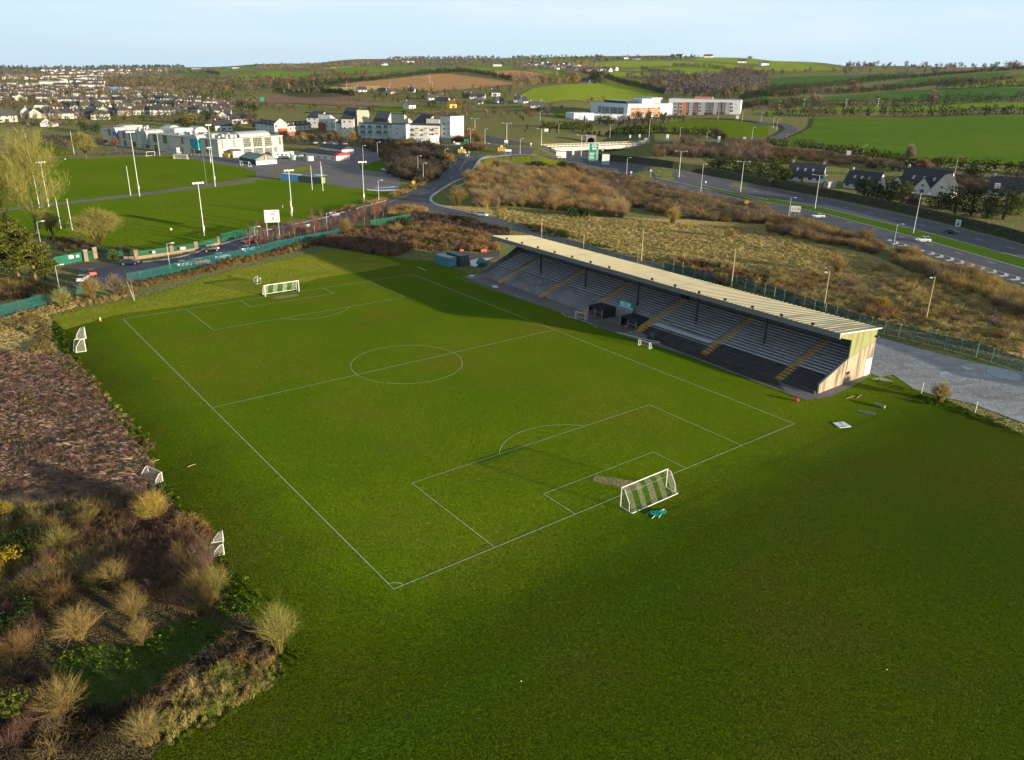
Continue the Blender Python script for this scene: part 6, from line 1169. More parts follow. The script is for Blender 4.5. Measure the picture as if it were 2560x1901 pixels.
# -- single bushes and small trees near the camera
def bush(z, x, y, yt, r, col, label, seed, S=110, w=.0145, twigs=5, cat='shrub', group=None, tip=None, name='bare_shrub', jitter=.07, hmul=1.0, leaf=None, arch=0):
    p = G(z, x, y); h = HT(z, x, y, yt) * hmul; v = Veg(seed); v.strands(np.zeros((1, 3)), h, r, int(S * 1.7), col * .88, w, twigs, jitter=jitter, tipcol=tip, tl=.2, cv=.28, arch=arch, vase=.30)
    if leaf is not None: v.leaves(np.array([[0, 0, h * .55]]), np.array([[r, r, h * .5]]), leaf[0], leaf[1], leaf[2])
    return tag(v.build(name, None, p), label, cat, group)
FB = 'bare bushes of the near scrub'
bush('l5', 1945, 480, 135, 1.75, OLV * 1.15, 'round bare willow bush standing out on the edge of the mown grass', 31, 190, group=FB)
bush('l5', 560, 385, 170, 2.1, OCH * .95, 'large bare bush with yellow lichen, left of the shaded glade', 32, 170, group=FB)
bush('l5', 985, 430, 250, 1.25, OCH * .8, 'small bare bush in the middle of the shaded glade', 33, 90, group=FB)
bush('l5', 930, 250, 60, 1.5, OCH * .85, 'bare bush just above the small glade bush', 34, 120, group=FB)
bush('l5', 445, 930, 670, 2.2, OCH * .85, 'wide bare bush near the bottom left corner of the photo', 35, 160, group=FB)
bush('l2', 1880, 1370, 1110, 1.5, OLV, 'forked pale bare bush right beside the green nettle verge', 36, 130, group=FB)
bush('l2', 1730, 1391, 1120, 1.6, OCH * .9, 'bare bush immediately left of the forked pale one', 37, 120, group=FB)
bush('l2', 1340, 735, 455, 1.9, np.array((.36, .28, .07)), 'golden willow bush with a swept crown below the small goal', 38, 220, tip=np.array((.42, .30, .07)), group=FB)
bush('l2', 515, 1000, 760, 2.2, OLV * .95, 'broad pale green bare bush in the middle of the scrub', 39, 170, group=FB)
bush('l2', 430, 1190, 1000, 1.1, ORB * 1.1, 'small rusty bare bush below the broad pale green one', 40, 90, group=FB)
bush('l2', 1000, 1270, 1040, 1.7, OCH * .9, 'bare bush in the centre of the brambles with upright stems', 41, 120, group=FB)
bush('l2', 330, 1280, 1090, 1.8, GRB * 1.2, 'grey brown spreading bush at the left of the near scrub', 42, 120, group=FB)
bush('l2', 250, 650, 540, 1.9, OLV * .9, 'olive bare bush at the near edge of the dead bracken', 43, 110, group=FB)
bush('l2', 780, 760, 600, 1.5, OCH * .75, 'low ochre bush between the golden willow and the broad pale bush', 44, 100, group=FB)
bush('l2', 1120, 1391, 1240, 1.4, OCH * .8, 'low bare bush on the upper rim of the glade', 45, 90, group=FB)
bush('l5', 1000, 1115, 900, 1.6, STR * .8, 'straw coloured shrub at the bottom edge beside the tussocks', 46, 140, group=FB)
thicket('bare_underscrub', pl('l2', (0, 1000), (340, 960), (700, 820), (1000, 860), (1200, 1000), (1450, 1060), (1560, 1250), (1480, 1391), (1000, 1391), (600, 1330), (300, 1391), (0, 1391)), .7, 1.5, 1.0, 46, [OLV * .6, ORB * .8, OCH * .65, GRB * .8], None, 56, .013, 4, sc=3)
bush('l5', 130, 540, 330, 1.6, ORB * .8, 'dark rusty bush at the left edge above the corner bush', 47, 110, group=FB)
bush('l2', 560, 1391, 1230, 1.6, ORB * .85, 'reddish brown bush left of the lichen covered one', 48, 100, group=FB)
def evergreen(z, x, y, yt, r, col, label, seed, n=900, size=.22, cat='shrub', name='evergreen_shrub', group=None, low=.12, clumps=9, h=None):
    p = G(z, x, y); h = h or HT(z, x, y, yt); g = np.random.default_rng(seed); v = Veg(seed)
    cc = np.stack([g.normal(0, .42, clumps) * r, g.normal(0, .42, clumps) * r, h * g.uniform(low + .2, .8, clumps)], 1); rr = np.stack([r * g.uniform(.4, .7, clumps)] * 2 + [h * g.uniform(.16, .28, clumps)], 1)
    v.leaves(cc, rr, n // clumps, size, col, .4, .55); v.trunk([0, 0, 0], [0, 0, h * .7], .09 * r, .03 * r, DKB)
    return tag(v.build(name, None, p), label, cat, group)
evergreen('l2', 60, 1130, 870, 1.7, YEL_ * .6 + GOR * .5, 'gorse bush in yellow flower at the left edge of the scrub', 50, 900, .13, name='gorse_bush', clumps=14)
evergreen('l2', 200, 1040, 740, 2.0, EVG * 1.1, 'dark evergreen shrub right of the flowering gorse', 51, 1400, .15)
evergreen('l2', 310, 1060, 900, 1.3, GOR, 'small green gorse clump between the dark evergreen and the pale bush', 52, 700, .13, name='gorse_bush')
evergreen('l5', 70, 960, 720, 1.7, GOR * 1.2, 'dull green holly like shrub in the bottom left corner', 53, 1100, .15)
evergreen('l5', 100, 330, 130, 1.8, EVG, 'dark shrub at the left edge beside the large lichen bush', 54, 1100, .15)
for i, (x, yb, yt, lb) in enumerate(((45, 745, 545, 'slender sapling at the left edge under the bracken, the left of a pair'), (98, 762, 545, 'slender sapling at the left edge under the bracken, the right of a pair'))):
    p = G('l2', x, yb); h = HT('l2', x, yb, yt); v = Veg(60 + i); v.trunk([0, 0, 0], [.1, 0, h * .75], .06, .03, np.array((.34, .30, .22))); v.strands(np.array([[.08, 0, h * .5]]), h * .5, .8, 60, OLV, .02, 3, jitter=.05); v.leaves(np.array([[0, 0, h * .8]]), np.array([[.7, .7, h * .2]]), 120, .1, YEL_ * .7); tag(v.build('sapling', None, p), lb, 'tree', 'pair of saplings')
# -- bank and fence line growth beyond the pitch
thicket('dry_bank_growth', pl('r5', (1110, 1090), (1300, 1060), (1600, 990), (1930, 900), (2225, 835)) + pl('r6', (300, 760), (480, 720), (520, 745), (300, 805), (0, 870)) + pl('r5', (1900, 960), (1500, 1040), (1250, 1110)), 1.6, 1.1, .8, 16, [ORB, OCH, ORB * .8, STR * .8, RUS], None, 71, .04, 1, arch=.3)
thicket('straw_bank', pl('r5', (0, 1391), (400, 1280), (700, 1200), (1000, 1190), (1110, 1110), (1200, 1140), (1000, 1230), (640, 1290), (300, 1391)), 1.8, .9, .7, 16, [STR, OCH, STR * .8, ORB], None, 72, .04, 1, arch=.2)
BR = [PUR * 1.1, ORB * .9, DKB * 1.4, ORB * 1.1, GRB * .9, PUR * 1.2]
thicket('bramble_bank', pl('r6', (480, 735), (640, 690), (800, 650), (1000, 610), (1200, 610), (1300, 700), (1330, 800), (1200, 840), (1000, 830), (830, 790), (690, 770)), 1.3, 1.9, 1.2, 26, BR, None, 73, .045, 2, arch=.3, sc=5)
thicket('bramble_bank', pl('r6', (1250, 640), (1400, 560), (1700, 600), (1980, 660), (2100, 720), (2110, 790), (1900, 800), (1600, 790), (1400, 780), (1300, 760)), 1.2, 2.0, 1.3, 26, [ORB * 1.4, ORB * 1.2, OCH, RUS * 1.2, PUR * 1.7, GOR * 1.3], None, 74, .04, 2, arch=.3, sc=5)
thicket('bramble_bank', pl('r6', (1150, 500), (1350, 470), (1560, 480), (1800, 520), (2100, 600), (2225, 640), (2100, 680), (1800, 640), (1500, 580), (1350, 550), (1200, 590)), 1.2, 1.7, 1.2, 24, [DKB, PUR * .7, GRB * .7, DKB * .8], None, 75, .045, 2, arch=.3, sc=5)
thicket('ochre_scrub', pl('r6', (1150, 440), (1300, 430), (1480, 440), (1490, 480), (1300, 500), (1160, 510)), 1.2, 1.6, 1.0, 24, [OCH, ORB, OCH * .8], None, 76, .045, 2, sc=5)
bush('r6', 780, 660, 500, 2.4, OCH * 1.05, 'tall straw coloured bush at the end of the green fence', 77, 150, .04, 3)
bush('r6', 1220, 640, 540, 2.4, OCH, 'ochre bush in front of the far piece of green fence', 78, 140, .04, 3)
evergreen('r6', 1320, 590, 530, 1.8, GOR, 'green bush at the end of the far piece of green fence', 79, 500, .3)
bush('r5', 545, 1285, 1110, 1.9, OLV, 'bare olive bush by the green fence, left of three', 80, 150, .035, 3, group='three bushes along the green fence')
bush('r5', 800, 1225, 1000, 2.1, OCH * .9, 'bare ochre bush by the green fence, middle of three', 81, 160, .035, 3, group='three bushes along the green fence')
bush('r5', 1005, 1195, 985, 2.0, GRB * 1.25, 'bare greyish bush by the green fence, right of three', 82, 160, .035, 3, group='three bushes along the green fence')
p = G('r5', 1170, 1225); v = Veg(83); v.trunk([0, 0, 0], [-1.0, 0, 4.3], .1, .05, np.array((.62, .56, .42))).trunk([0, 0, .5], [-.2, .1, 4.6], .07, .03, np.array((.55, .5, .38))); v.strands(np.array([[-.6, 0, 2.5]]), 2.5, 1.2, 26, GRB, .025, 3); tag(v.build('dead_birch', None, p), 'forked pale dead birch stem at the edge of the rough grass', 'tree')
BT = [(30, 1360, 1060, 'tp'), (130, 1355, 1040, 'tp'), (258, 1360, 1130, 'tp'), (335, 1360, 1160, 'tp'), (520, 1330, 1180, 'tp'), (610, 1335, 1000, 'tp'), (690, 1300, 1120, 'tp'), (920, 1308, 870, 'tp'), (1055, 1250, 890, 'tp'), (1400, 1120, 930, 'tp'), (1492, 1165, 980, 'tp'), (1675, 1150, 690, 'tp'), (1840, 1130, 720, 'tp'), (1872, 1065, 850, 'tp'), (1968, 1042, 760, 'tp'), (430, 1300, 1150, 'tp'), (25, 770, 560, 'r6'), (-60, 790, 560, 'r6')]
for i, (x, yb, yt, z) in enumerate(sorted(BT, key=lambda t: Q(t[3], t[0], t[1])[0])):
    p = G(z, x, yb); h = max(4, HT(z, x, yb, yt)); v = Veg(90 + i); g = v.r; lean = g.normal(0, .5, 2); tp = np.array([lean[0], lean[1], h * .8])
    v.trunk([0, 0, 0], tp * [.5, .5, .55], .085, .06, np.array((.62, .52, .42))).trunk(tp * [.5, .5, .55], tp, .06, .02, np.array((.55, .44, .36)))
    for k in range(7):
        b = tp * g.uniform(.35, .95); v.strands(b[None] * 1.0, h * .32, 1.0, 10, np.array((.24, .12, .09)), .022, 3, jitter=.02)
    tag(v.build('silver_birch', None, p), '%s bare silver birch from the left along the road fence' % ordn(i), 'tree', 'silver birches along the road fence')
thicket('rusty_saplings', pl('r6', (0, 720), (300, 640), (620, 560), (900, 470), (1150, 400), (1150, 480), (900, 570), (640, 650), (0, 800)), .10, 3.0, .9, 30, [RUS * 1.2, ORB, np.array((.26, .13, .10))], None, 110, .022, 3, sc=5)
thicket('roadside_scrub', pl('r6', (560, 490), (760, 420), (880, 400), (900, 425), (770, 455), (620, 495)), .6, 1.3, 1, 20, [ORB, GRB, OCH], None, 111, .04, 2)
thicket('roadside_scrub', pl('r6', (960, 370), (1130, 320), (1300, 260), (1480, 190), (1640, 60), (1690, 40), (1600, 130), (1480, 210), (1310, 290), (1130, 350), (980, 395)), .6, 1.2, 1, 20, [OCH, ORB, GOR, OCH * .8], None, 112, .05, 2)
# -- scrub between the lane and the motorway
CS = [ORB * 1.05, OCH, GRB * 1.2, OCH * .9, GRB, ORB]
thicket('willow_scrub', pl('r7', (-420, 170), (-150, 60), (100, 100), (500, 120), (650, 200), (900, 310), (1010, 420), (960, 500), (700, 480), (560, 440), (300, 440), (0, 400), (-300, 420)), .27, 3.2, 2.0, 90, CS, None, 120, .034, 3, sc=14)
thicket('willow_scrub', pl('r7', (560, 90), (800, 110), (1000, 160), (1300, 240), (1700, 330), (2225, 430), (2225, 560), (1800, 540), (1400, 500), (1100, 430), (900, 310), (700, 210)), .32, 2.4, 2.0, 80, [GRB * 1.2, ORB, OCH, GRB, OCH * .9, GRB * 1.2], None, 121, .034, 3, sc=14)
thicket('willow_scrub', pl('r8', (-20, 480), (180, 530), (300, 570), (560, 610), (800, 690), (960, 725), (1010, 790), (900, 830), (700, 760), (400, 720), (0, 640)), .34, 2.5, 2.0, 80, [ORB * 1.2, GRB * 1.2, OCH * 1.1, ORB * 1.1, GRB], None, 122, .032, 3, sc=12)
thicket('willow_scrub', pl('r8', (1060, 820), (1250, 800), (1400, 905), (1700, 1000), (2000, 1100), (2225, 1180), (2600, 1310), (2600, 1500), (2225, 1391), (1900, 1250), (1600, 1130), (1300, 1000), (1080, 900)), .34, 2.7, 2.0, 80, [OCH * 1.1, GRB * 1.2, OCH, GRB * 1.1, ORB * 1.1], None, 123, .03, 3, sc=12)
thicket('low_scrub', pl('r8', (0, 960), (300, 980), (700, 1020), (900, 1200), (1100, 1290), (1300, 1391), (500, 1391), (0, 1160)), .42, 1.5, 1.5, 50, [ORB * 1.2, OCH * 1.2, GRB * 1.2, OCH, STR * .9, STR * .8], None, 124, .03, 2, sc=7)
thicket('low_scrub', pl('r8', (850, 880), (1300, 1020), (1800, 1200), (2225, 1391), (2600, 1650), (1600, 1500), (1250, 1330), (1000, 1150)), .36, 1.5, 1.5, 50, [OCH, GRB * 1.2, OLV, ORB, STR * .85], None, 125, .03, 2, sc=7)
thicket('low_scrub', pl('r7', (1300, 830), (1700, 900), (2225, 1010), (2225, 1180), (1900, 1100), (1500, 990)), .5, 1.5, 1.1, 30, [RUS, GRB, ORB, OCH, DKB], None, 126, .045, 2, sc=6)
thicket('low_scrub', pl('y7', (700, -60), (1000, 20), (1500, 160), (2225, 330), (2225, 480), (1700, 400), (1300, 290), (900, 170)), .35, 1.1, 1.0, 26, [STR * .7, OLV * .8, ORB * .6, GRB, OCH * .7], None, 127, .04, 1, sc=6)
thicket('straw_tussocks', pl('r7', (-150, 420), (300, 470), (700, 500), (1000, 520), (1500, 560), (2225, 600)) + pl('r8', (500, 760), (900, 860), (1300, 1010), (1800, 1180), (2225, 1330)) + pl('y7', (2225, 520), (1700, 400), (1300, 300), (870, 190)) + pl('r7', (1900, 1060), (1310, 940), (1200, 860), (700, 720), (250, 600), (-100, 520)), .9, .5, .9, 15, [STR, STR * .85, OCH * 1.1, STR * .95, OLV * 1.1, STR * 1.05], None, 128, .045, 0, arch=.3, sc=7, cap=20000)
thicket('bramble_bank', pl('r7', (100, 560), (260, 590), (480, 640), (520, 680), (380, 670), (200, 640)), .6, 1.4, 1.2, 24, [DKB, PUR * .7, GOR * .7], None, 129, .045, 2)
leafy('green_ground_growth', pl('r7', (520, 660), (640, 680), (900, 780), (1300, 880), (1290, 905), (900, 805), (540, 690)), .9, .7, .3, LG, 130)
for i, (z, x, y, yt, r, c, lb) in enumerate((('r7', 560, 490, 400, 3.4, EVG * 1.6, 'dark gorse clump at the lower edge of the willow scrub, left one'), ('r7', 650, 490, 425, 2.6, GOR * .8, 'dark gorse clump at the lower edge of the willow scrub, right one'), ('r7', 220, 90, 10, 4.0, GOR * .8, 'dark green gorse by the slip road, left one'), ('r7', 470, 80, 10, 4.2, GOR * .7, 'dark green gorse by the slip road, right one'), ('r7', 1690, 960, 890, 1.6, EVG * 1.4, 'dark bush against the teal fence behind the stand'))):
    evergreen(z, x, y, yt, r, c, lb, 140 + i, 900, .38, name='gorse_bush')
for i, (z, x, y, yt, r, c, lb) in enumerate((('r7', 1400, 560, 400, 3.0, OCH * 1.05, 'tall ochre bush alone on the straw grass beyond the stand'), ('r7', 1890, 680, 590, 1.8, OCH, 'small ochre bush right of the tall one on the straw grass'), ('r8', 600, 990, 830, 2.4, OCH * 1.1, 'yellowish bush in the middle of the rough land'), ('r8', 990, 1300, 1190, 2.0, YEL_ * .8 + OCH * .4, 'golden bush near the lamp pole behind the stand'), ('r8', 840, 720, 590, 3.2, ORB * 1.15, 'large rust tinted bush beside the motorway chevrons'), ('r8', 1240, 860, 740, 2.8, OCH, 'ochre bush in front of the motorway chevrons'),
      ('r7', 1820, 1080, 980, 2.0, OCH * .9, 'straw bush in front of the teal fence behind the stand'), ('y7', 1440, 905, 730, 1.5, STR * .8, 'lone pale bush on the grass edge of the gravel yard'), ('r6', 1760, 400, 220, 4.0, OCH * 1.05, 'broad ochre willow on the inside of the road bend'))):
    bush(z, x, y, yt, r, c, lb, 150 + i, 170, .045, 3, jitter=.12)
for i, (x, y, yt) in enumerate(((1330, 1050, 960), (1540, 1110, 1010), (1640, 1120, 1050))): pass
leafy('grass_bank_growth', pl('y7', (1140, 880), (1300, 840), (1500, 900), (1800, 1010), (2225, 1150), (2225, 1230), (1800, 1080), (1500, 980), (1250, 930)), 1.6, .4, .2, [LG[0], LG[3], np.array((.12, .14, .02))], 165)
leafy('grass_bank_growth', pl('y7', (830, 700), (1000, 740), (1180, 800), (1100, 830), (900, 760)), 2, .3, .15, LG, 166)
# -- trees at the left edge
def bare_tree(z, x, y, yt, r, col, label, seed, limbs=14, S=26, w=.05, trunk=.25, cat='tree', group=None, th=.28, h=None, twigs=4, leaf=None, tcol=None, name='bare_tree', asc=False):
    p = G(z, x, y); h = h or HT(z, x, y, yt); t = empty(name, p, 0, label, cat, group); v = Veg(seed); g = v.r; tcol = DKB * 2 if tcol is None else tcol
    MB().tube([(0, 0, 0), (g.normal(0, .1), 0, h * th * .6), (g.normal(0, .15), g.normal(0, .15), h * th)], trunk, trunk * .7, 8).build('trunk', mat('bark', (.13, .10, .065), .95, .3, 4), t)
    for k in range(limbs if asc else 0):        # long limbs sweeping up from all along the trunk
        a = g.random() * 6.28; q = g.uniform(.14, .72); b = np.array([0, 0, h * q]); o_ = r * (1.05 - .75 * q) * g.uniform(.55, 1); e = b + np.array([math.cos(a) * o_, math.sin(a) * o_, min(h * g.uniform(.22, .36), h * .99 - b[2])]); m_ = b + (e - b) * [.45, .45, .4]
        v.trunk(b, m_, trunk * .2, trunk * .12, tcol).trunk(m_, e, trunk * .12, trunk * .03, tcol)
        for w_ in (.45, .7, .95): c_ = b + (e - b) * [w_, w_, w_ * .95]; v.strands(c_[None], h * .15, r * .16, S // 3, col, w, twigs, jitter=.04)
    if asc: v.trunk([0, 0, h * th * .9], [0, 0, h * .95], trunk * .6, trunk * .08, tcol)
    for k in range(0 if asc else limbs):
        a = g.random() * 6.28; u = math.sqrt(g.random()); e = np.array([math.cos(a) * u * r * .72, math.sin(a) * u * r * .72, h * (.88 - .45 * u * u)]); b = np.array([0, 0, h * th * g.uniform(.75, 1.0)]); m_ = b + (e - b) * [.4, .4, .55]
        v.trunk(b, m_, trunk * .26, trunk * .16, tcol).trunk(m_, e, trunk * .16, trunk * .06, tcol)
        v.strands(m_[None], h * .42, r * .38, S // 2, col, w, twigs, jitter=.03); v.strands(e[None] - [0, 0, h * .08], h * .26, r * .42, S, col, w, twigs, jitter=.05)
    if leaf is not None: v.leaves(np.array([[0, 0, h * .6]]), np.array([[r * .8, r * .8, h * .3]]), leaf[0], leaf[1], leaf[2])
    v.build('crown', t); return t
bare_tree('r5', 325, 640, -330, 13, OLV * 1.1, 'very tall bare poplar like tree at the left edge beside the training pitch', 170, 70, 34, .022, .45, th=.2, h=26.5, tcol=OLV * .8, asc=True)
bare_tree('r5', -120, 560, -300, 9, OLV * 1.05, 'tall bare tree partly outside the left edge of the photo', 171, 50, 34, .024, .4, th=.2, h=25, tcol=OLV * .8, asc=True)
bare_tree('r5', 870, 785, 440, 8.0, OLV * 1.0, 'broad round bare tree by the training pitch fence', 172, 44, 40, .026, .3, th=.07, h=10.5, tcol=OLV * .6)
bare_tree('r5', 60, 620, -200, 8, OLV * 1.0, 'slim bare tree standing between the two tallest ones at the left edge', 175, 44, 34, .024, .35, th=.2, h=20, tcol=OLV * .8, asc=True)
bare_tree('r5', 470, 700, 430, 4.5, OLV * .95, 'low bare tree between the conifers and the broad round tree', 173, 18, 34, .035, .25, th=.15, h=8)
bare_tree('r1', 750, 1105, 870, 6.5, OLV * 1.05, 'pale bare tree at the corner of the far training pitch', 174, 26, 36, .05, .35, th=.2)
def pine(z, x, y, h, r, label, seed, n=15, tc=(.26, .15, .07)):
    p = G(z, x, y); t = empty('pine_tree', p, 0, label, 'tree', 'dark pines at the left edge'); v = Veg(seed); g = v.r; MB().tube([(0, 0, 0), (.1, 0, h * .5), (.2, .1, h * .95)], .3, .1, 8).build('trunk', mat('pine_bark', tc, .95, .3, 4), t)
    for k in range(n):
        zc = h * (.24 + .72 * (k + .5) / n); rr = r * (1.1 - .75 * (zc / h)) * g.uniform(.8, 1.2)
        for j in range(5):
            a = g.random() * 6.28; c = np.array([[math.cos(a) * rr * .75, math.sin(a) * rr * .75, zc + g.normal(0, .2)]]); v.leaves(c, np.array([[rr * .42, rr * .42, h * .025]]), 130, .24, np.array((.12, .13, .024)) * g.uniform(.6, 1.3), .35, .3); v.trunk([0, 0, zc - .3], c[0], .07, .03, DKB * 1.5)
    v.build('crown', t)
pine('r5', 165, 1035, 14, 6.2, 'dark spreading pine with an orange trunk at the left edge', 180); pine('r5', 312, 1052, 11, 5.0, 'dark pine right of the orange trunked one, beside the gate', 181); pine('r5', -60, 1000, 15, 6, 'dark pine cut by the left edge of the photo', 182)
evergreen('r5', 400, 1045, 880, 1.9, GOR * .9, 'round dark green bush under the pines by the kerb', 183, 1100, .2)
evergreen('r5', 985, 870, 780, 1.2, GOR, 'ivy clad stump by the fence under the broad round tree', 184, 500, .18)
thicket('undergrowth', pl('r5', (-200, 1100), (120, 1040), (330, 1070), (420, 1090), (520, 1110), (470, 1160), (0, 1240), (-200, 1300)), .8, 1.6, 1.2, 24, [OLV * .7, ORB * .7, DKB, GRB * .8], None, 185, .04, 2)
thicket('undergrowth', pl('r5', (430, 690), (680, 690), (860, 760), (1180, 790), (1170, 815), (860, 800), (700, 770), (520, 800)), .6, 1.2, 1.0, 22, [PUR * .7, DKB, ORB * .7], None, 186, .04, 2)
# -- hedges and hedgerows
def hedge(z, pts, h, w, cols, label, seed, n=7, size=.5, cat='hedge', group='hedgerows between the fields', name='hedge', var=.5, twig=True):
    P = [(p, a) for p, a in walk(pl(z, *pts), max(1.2, w * .7))]
    if len(P) < 2: return
    X = np.array([[p.x, p.y] for p, a in P]); g = np.random.default_rng(seed); m = len(X); X = X + g.normal(0, w * .15, X.shape); H = h * (1 - var / 2 + var * vnoise(X[:, 0], X[:, 1], max(5, h * 3)) + g.normal(0, .12, m)).clip(.4, 1.7)
    Z = hz(X[:, 0], X[:, 1]); c = palette(g, m, cols, X[:, 0], X[:, 1], 20); v = Veg(seed); C_ = np.stack([X[:, 0], X[:, 1], Z + H * .48], 1); o = C_[0] * [1, 1, 0] + [0, 0, Z[0]]
    v.leaves(C_ - o, np.stack([np.full(m, w * .6), np.full(m, w * .6), H * .52], 1), n, size, c, .35, .35)
    if twig: v.strands(np.stack([X[:, 0], X[:, 1], Z + H * .3], 1) - o, H * .85, w * .5, 5, c, size * .10, 1)
    return tag(v.build(name, None, Vector(o)), label, cat, group)
DH = [EVG * 1.3, DKB * 1.2, GOR * .55, EVG * 1.6]; BH = [GRB * .8, DKB * 1.4, ORB * .6, GOR * .6]
HL = [('r4', [(60, 735), (400, 740), (900, 735)], 6, DH, 'left half of the tall dark hedge at the top of the big green field'), ('r4', [(960, 738), (1500, 740), (2225, 725), (2700, 715)], 6.5, DH, 'right half of the tall dark hedge at the top of the big green field'),
      ('r4', [(0, 690), (250, 660), (640, 655), (900, 650)], 7, BH, 'left half of the second hedge above the big green field'), ('r4', [(950, 648), (1400, 640), (1620, 635), (2225, 610), (2700, 600)], 7, DH, 'right half of the second hedge above the big green field'),
      ('r4', [(0, 572), (350, 545), (640, 545), (1050, 510), (1480, 462), (1600, 450)], 6, BH, 'long slanting hedge across the dark right hand slope'), ('r4', [(1480, 500), (1750, 490), (2225, 480), (2700, 470)], 6, DH, 'short dark hedge under the yellow strip on the right slope'),
      ('r4', [(0, 535), (300, 500), (640, 480), (900, 440), (1240, 405)], 8, BH, 'bushy hedge climbing the dark slope from the left'), ('r4', [(1240, 405), (1600, 372), (1900, 350), (2120, 335), (2225, 330)], 5, DH, 'thin dark hedge along the upper edge of the right slope'),
      ('r4', [(1600, 440), (1900, 440), (2000, 425), (2225, 405)], 5, [STR * .7, OCH * .7, DKB], 'hedge with golden brush under the right hand skyline'), ('r2', [(640, 478), (800, 448), (1100, 415), (1450, 375), (1700, 352), (1900, 368), (2225, 425)], 6, DH, 'dark hedge along the top of the ploughed hill'),
      ('r3', [(0, 420), (180, 415), (450, 420), (600, 440)], 9, BH, 'brown hedge between the ploughed hill and the bright green field'), ('r3', [(800, 400), (1000, 465), (1150, 500), (1330, 545)], 6, DH, 'dark hedge slanting down right of the bright green field'),
      ('r2', [(160, 530), (350, 535), (560, 530), (720, 540), (850, 560)], 5, DH, 'hedge below the pale stubble field'), ('r2', [(100, 500), (300, 480), (600, 465), (850, 430)], 8, BH, 'tree hedge above the pale stubble field'), ('r3', [(1120, 345), (1300, 365), (1500, 388)], 8, DH, 'dark hedge crossing the far yellow green fields'), ('r3', [(1400, 300), (1600, 315), (1850, 330)], 8, DH, 'upper dark hedge of the far yellow green fields'),
      ('r3', [(600, 365), (800, 405)], 8, BH, 'hedge left of the tall trees on the green hill'), ('r3', [(1310, 885), (1500, 895), (1750, 905), (1850, 950)], 4, BH, 'brown hedge below the field before the large white building'), ('r3', [(850, 905), (1000, 895), (1310, 885)], 4, BH, 'thin hedge left of the brown one below the white building field'), ('r3', [(280, 840), (500, 850), (700, 860)], 4, BH, 'dark hedge below the small lawn left of the white building'),
      ('r4', [(0, 1010), (150, 1020), (400, 1030), (700, 1070), (900, 1105)], 4, BH, 'brown hedge at the foot of the big green field'), ('r4', [(900, 1110), (1200, 1150), (1450, 1180), (1800, 1210), (2225, 1230), (2600, 1260)], 4, BH, 'dark hedge at the foot of the big green field on the right'), ('r3', [(1990, 600), (2225, 560)], 6, DH, 'hedge beside the right end of the hotel like building'),
      ('r3', [(1990, 670), (2225, 640)], 6, BH, 'scrub hedge on the bank right of the hotel like building'), ('r1', [(1480, 372), (1800, 362), (1900, 378)], 8, DH, 'dark hedge on the near side of the far green strip'), ('r1', [(1560, 445), (1800, 440), (2080, 415)], 8, BH, 'tree hedge below the far green strips')]
for i, (z, pts, h, cols, lb) in enumerate(HL): hedge(z, pts, h * 1.45, h * 1.0, [q * .6 for q in cols], lb, 200 + i, 75, .75 if h > 4.5 else .55)
hedge('r1', [(230, 940), (400, 955), (520, 985), (640, 1030)], 6.5, 5, [DKB * 1.6, GRB * .8, ORB * .6], 'tall brown hedge behind the small dark green', 230, 50, .45, group='hedges round the training ground')
hedge('r1', [(110, 1075), (400, 1082), (640, 1065)], 2.4, 2, [RUS * .8, ORB * .7, OCH * .7], 'low rusty hedge at the near side of the small green', 231, 26, .3, group='hedges round the training ground')
hedge('r1', [(880, 1080), (1000, 1075), (1150, 1065), (1400, 1075)], 2.2, 2.2, [ORB * .6, DKB * 1.5, GOR], 'clipped brown hedge between the college yard and the training pitch', 232, 26, .3, group='hedges round the training ground')
hedge('r1', [(700, 860), (800, 880), (890, 900)], 8, 5, [EVG * 1.3, DKB * 1.3], 'dark evergreen screen at the left end of the college', 233, 60, .5, group='hedges round the training ground')
# vegetated noise barrier along the far side of the motorway
nb_pts = pl('r7', (700, 0), (1000, 25), (1300, 62), (1700, 132), (2225, 236)) + pl('r8', (0, 226), (500, 322), (1000, 425), (1500, 540), (2000, 665), (2225, 730), (2900, 905))
P = smooth_line(nb_pts, 4); mb = MB()
for a, b in zip(P, P[1:]):
    n = Vector((-(b - a).y, (b - a).x, 0)).normalized(); n = -n if n.y < 0 else n
    for q0, q1 in (((0, 0), (.7, 3.1)), ((.7, 3.1), (1.5, 3.1)), ((1.5, 3.1), (2.2, 0))): mb.quad(a + n * q0[0] + Vector((0, 0, q0[1])), b + n * q0[0] + Vector((0, 0, q0[1])), b + n * q1[0] + Vector((0, 0, q1[1])), a + n * q1[0] + Vector((0, 0, q1[1])))
bar_ = mb.build('noise_barrier', ground_mat('creeper_clad_barrier', ((.075, .07, .045), (.055, .065, .035), (.09, .075, .05)), (.1, .4, 2), (.8, .6, .5), 1.0)); tag(bar_, 'long creeper covered noise barrier along the far side of the motorway', 'barrier')
v = Veg(240); X = np.array([[p.x, p.y, 1.6] for p, a in walk(P, .8)]); v.leaves(X + [0, .5, 0], np.array([[.7, .7, 1.6]]), 7, .35, np.array((.07, .075, .035)), .5, .3); v.build('creeper', bar_)
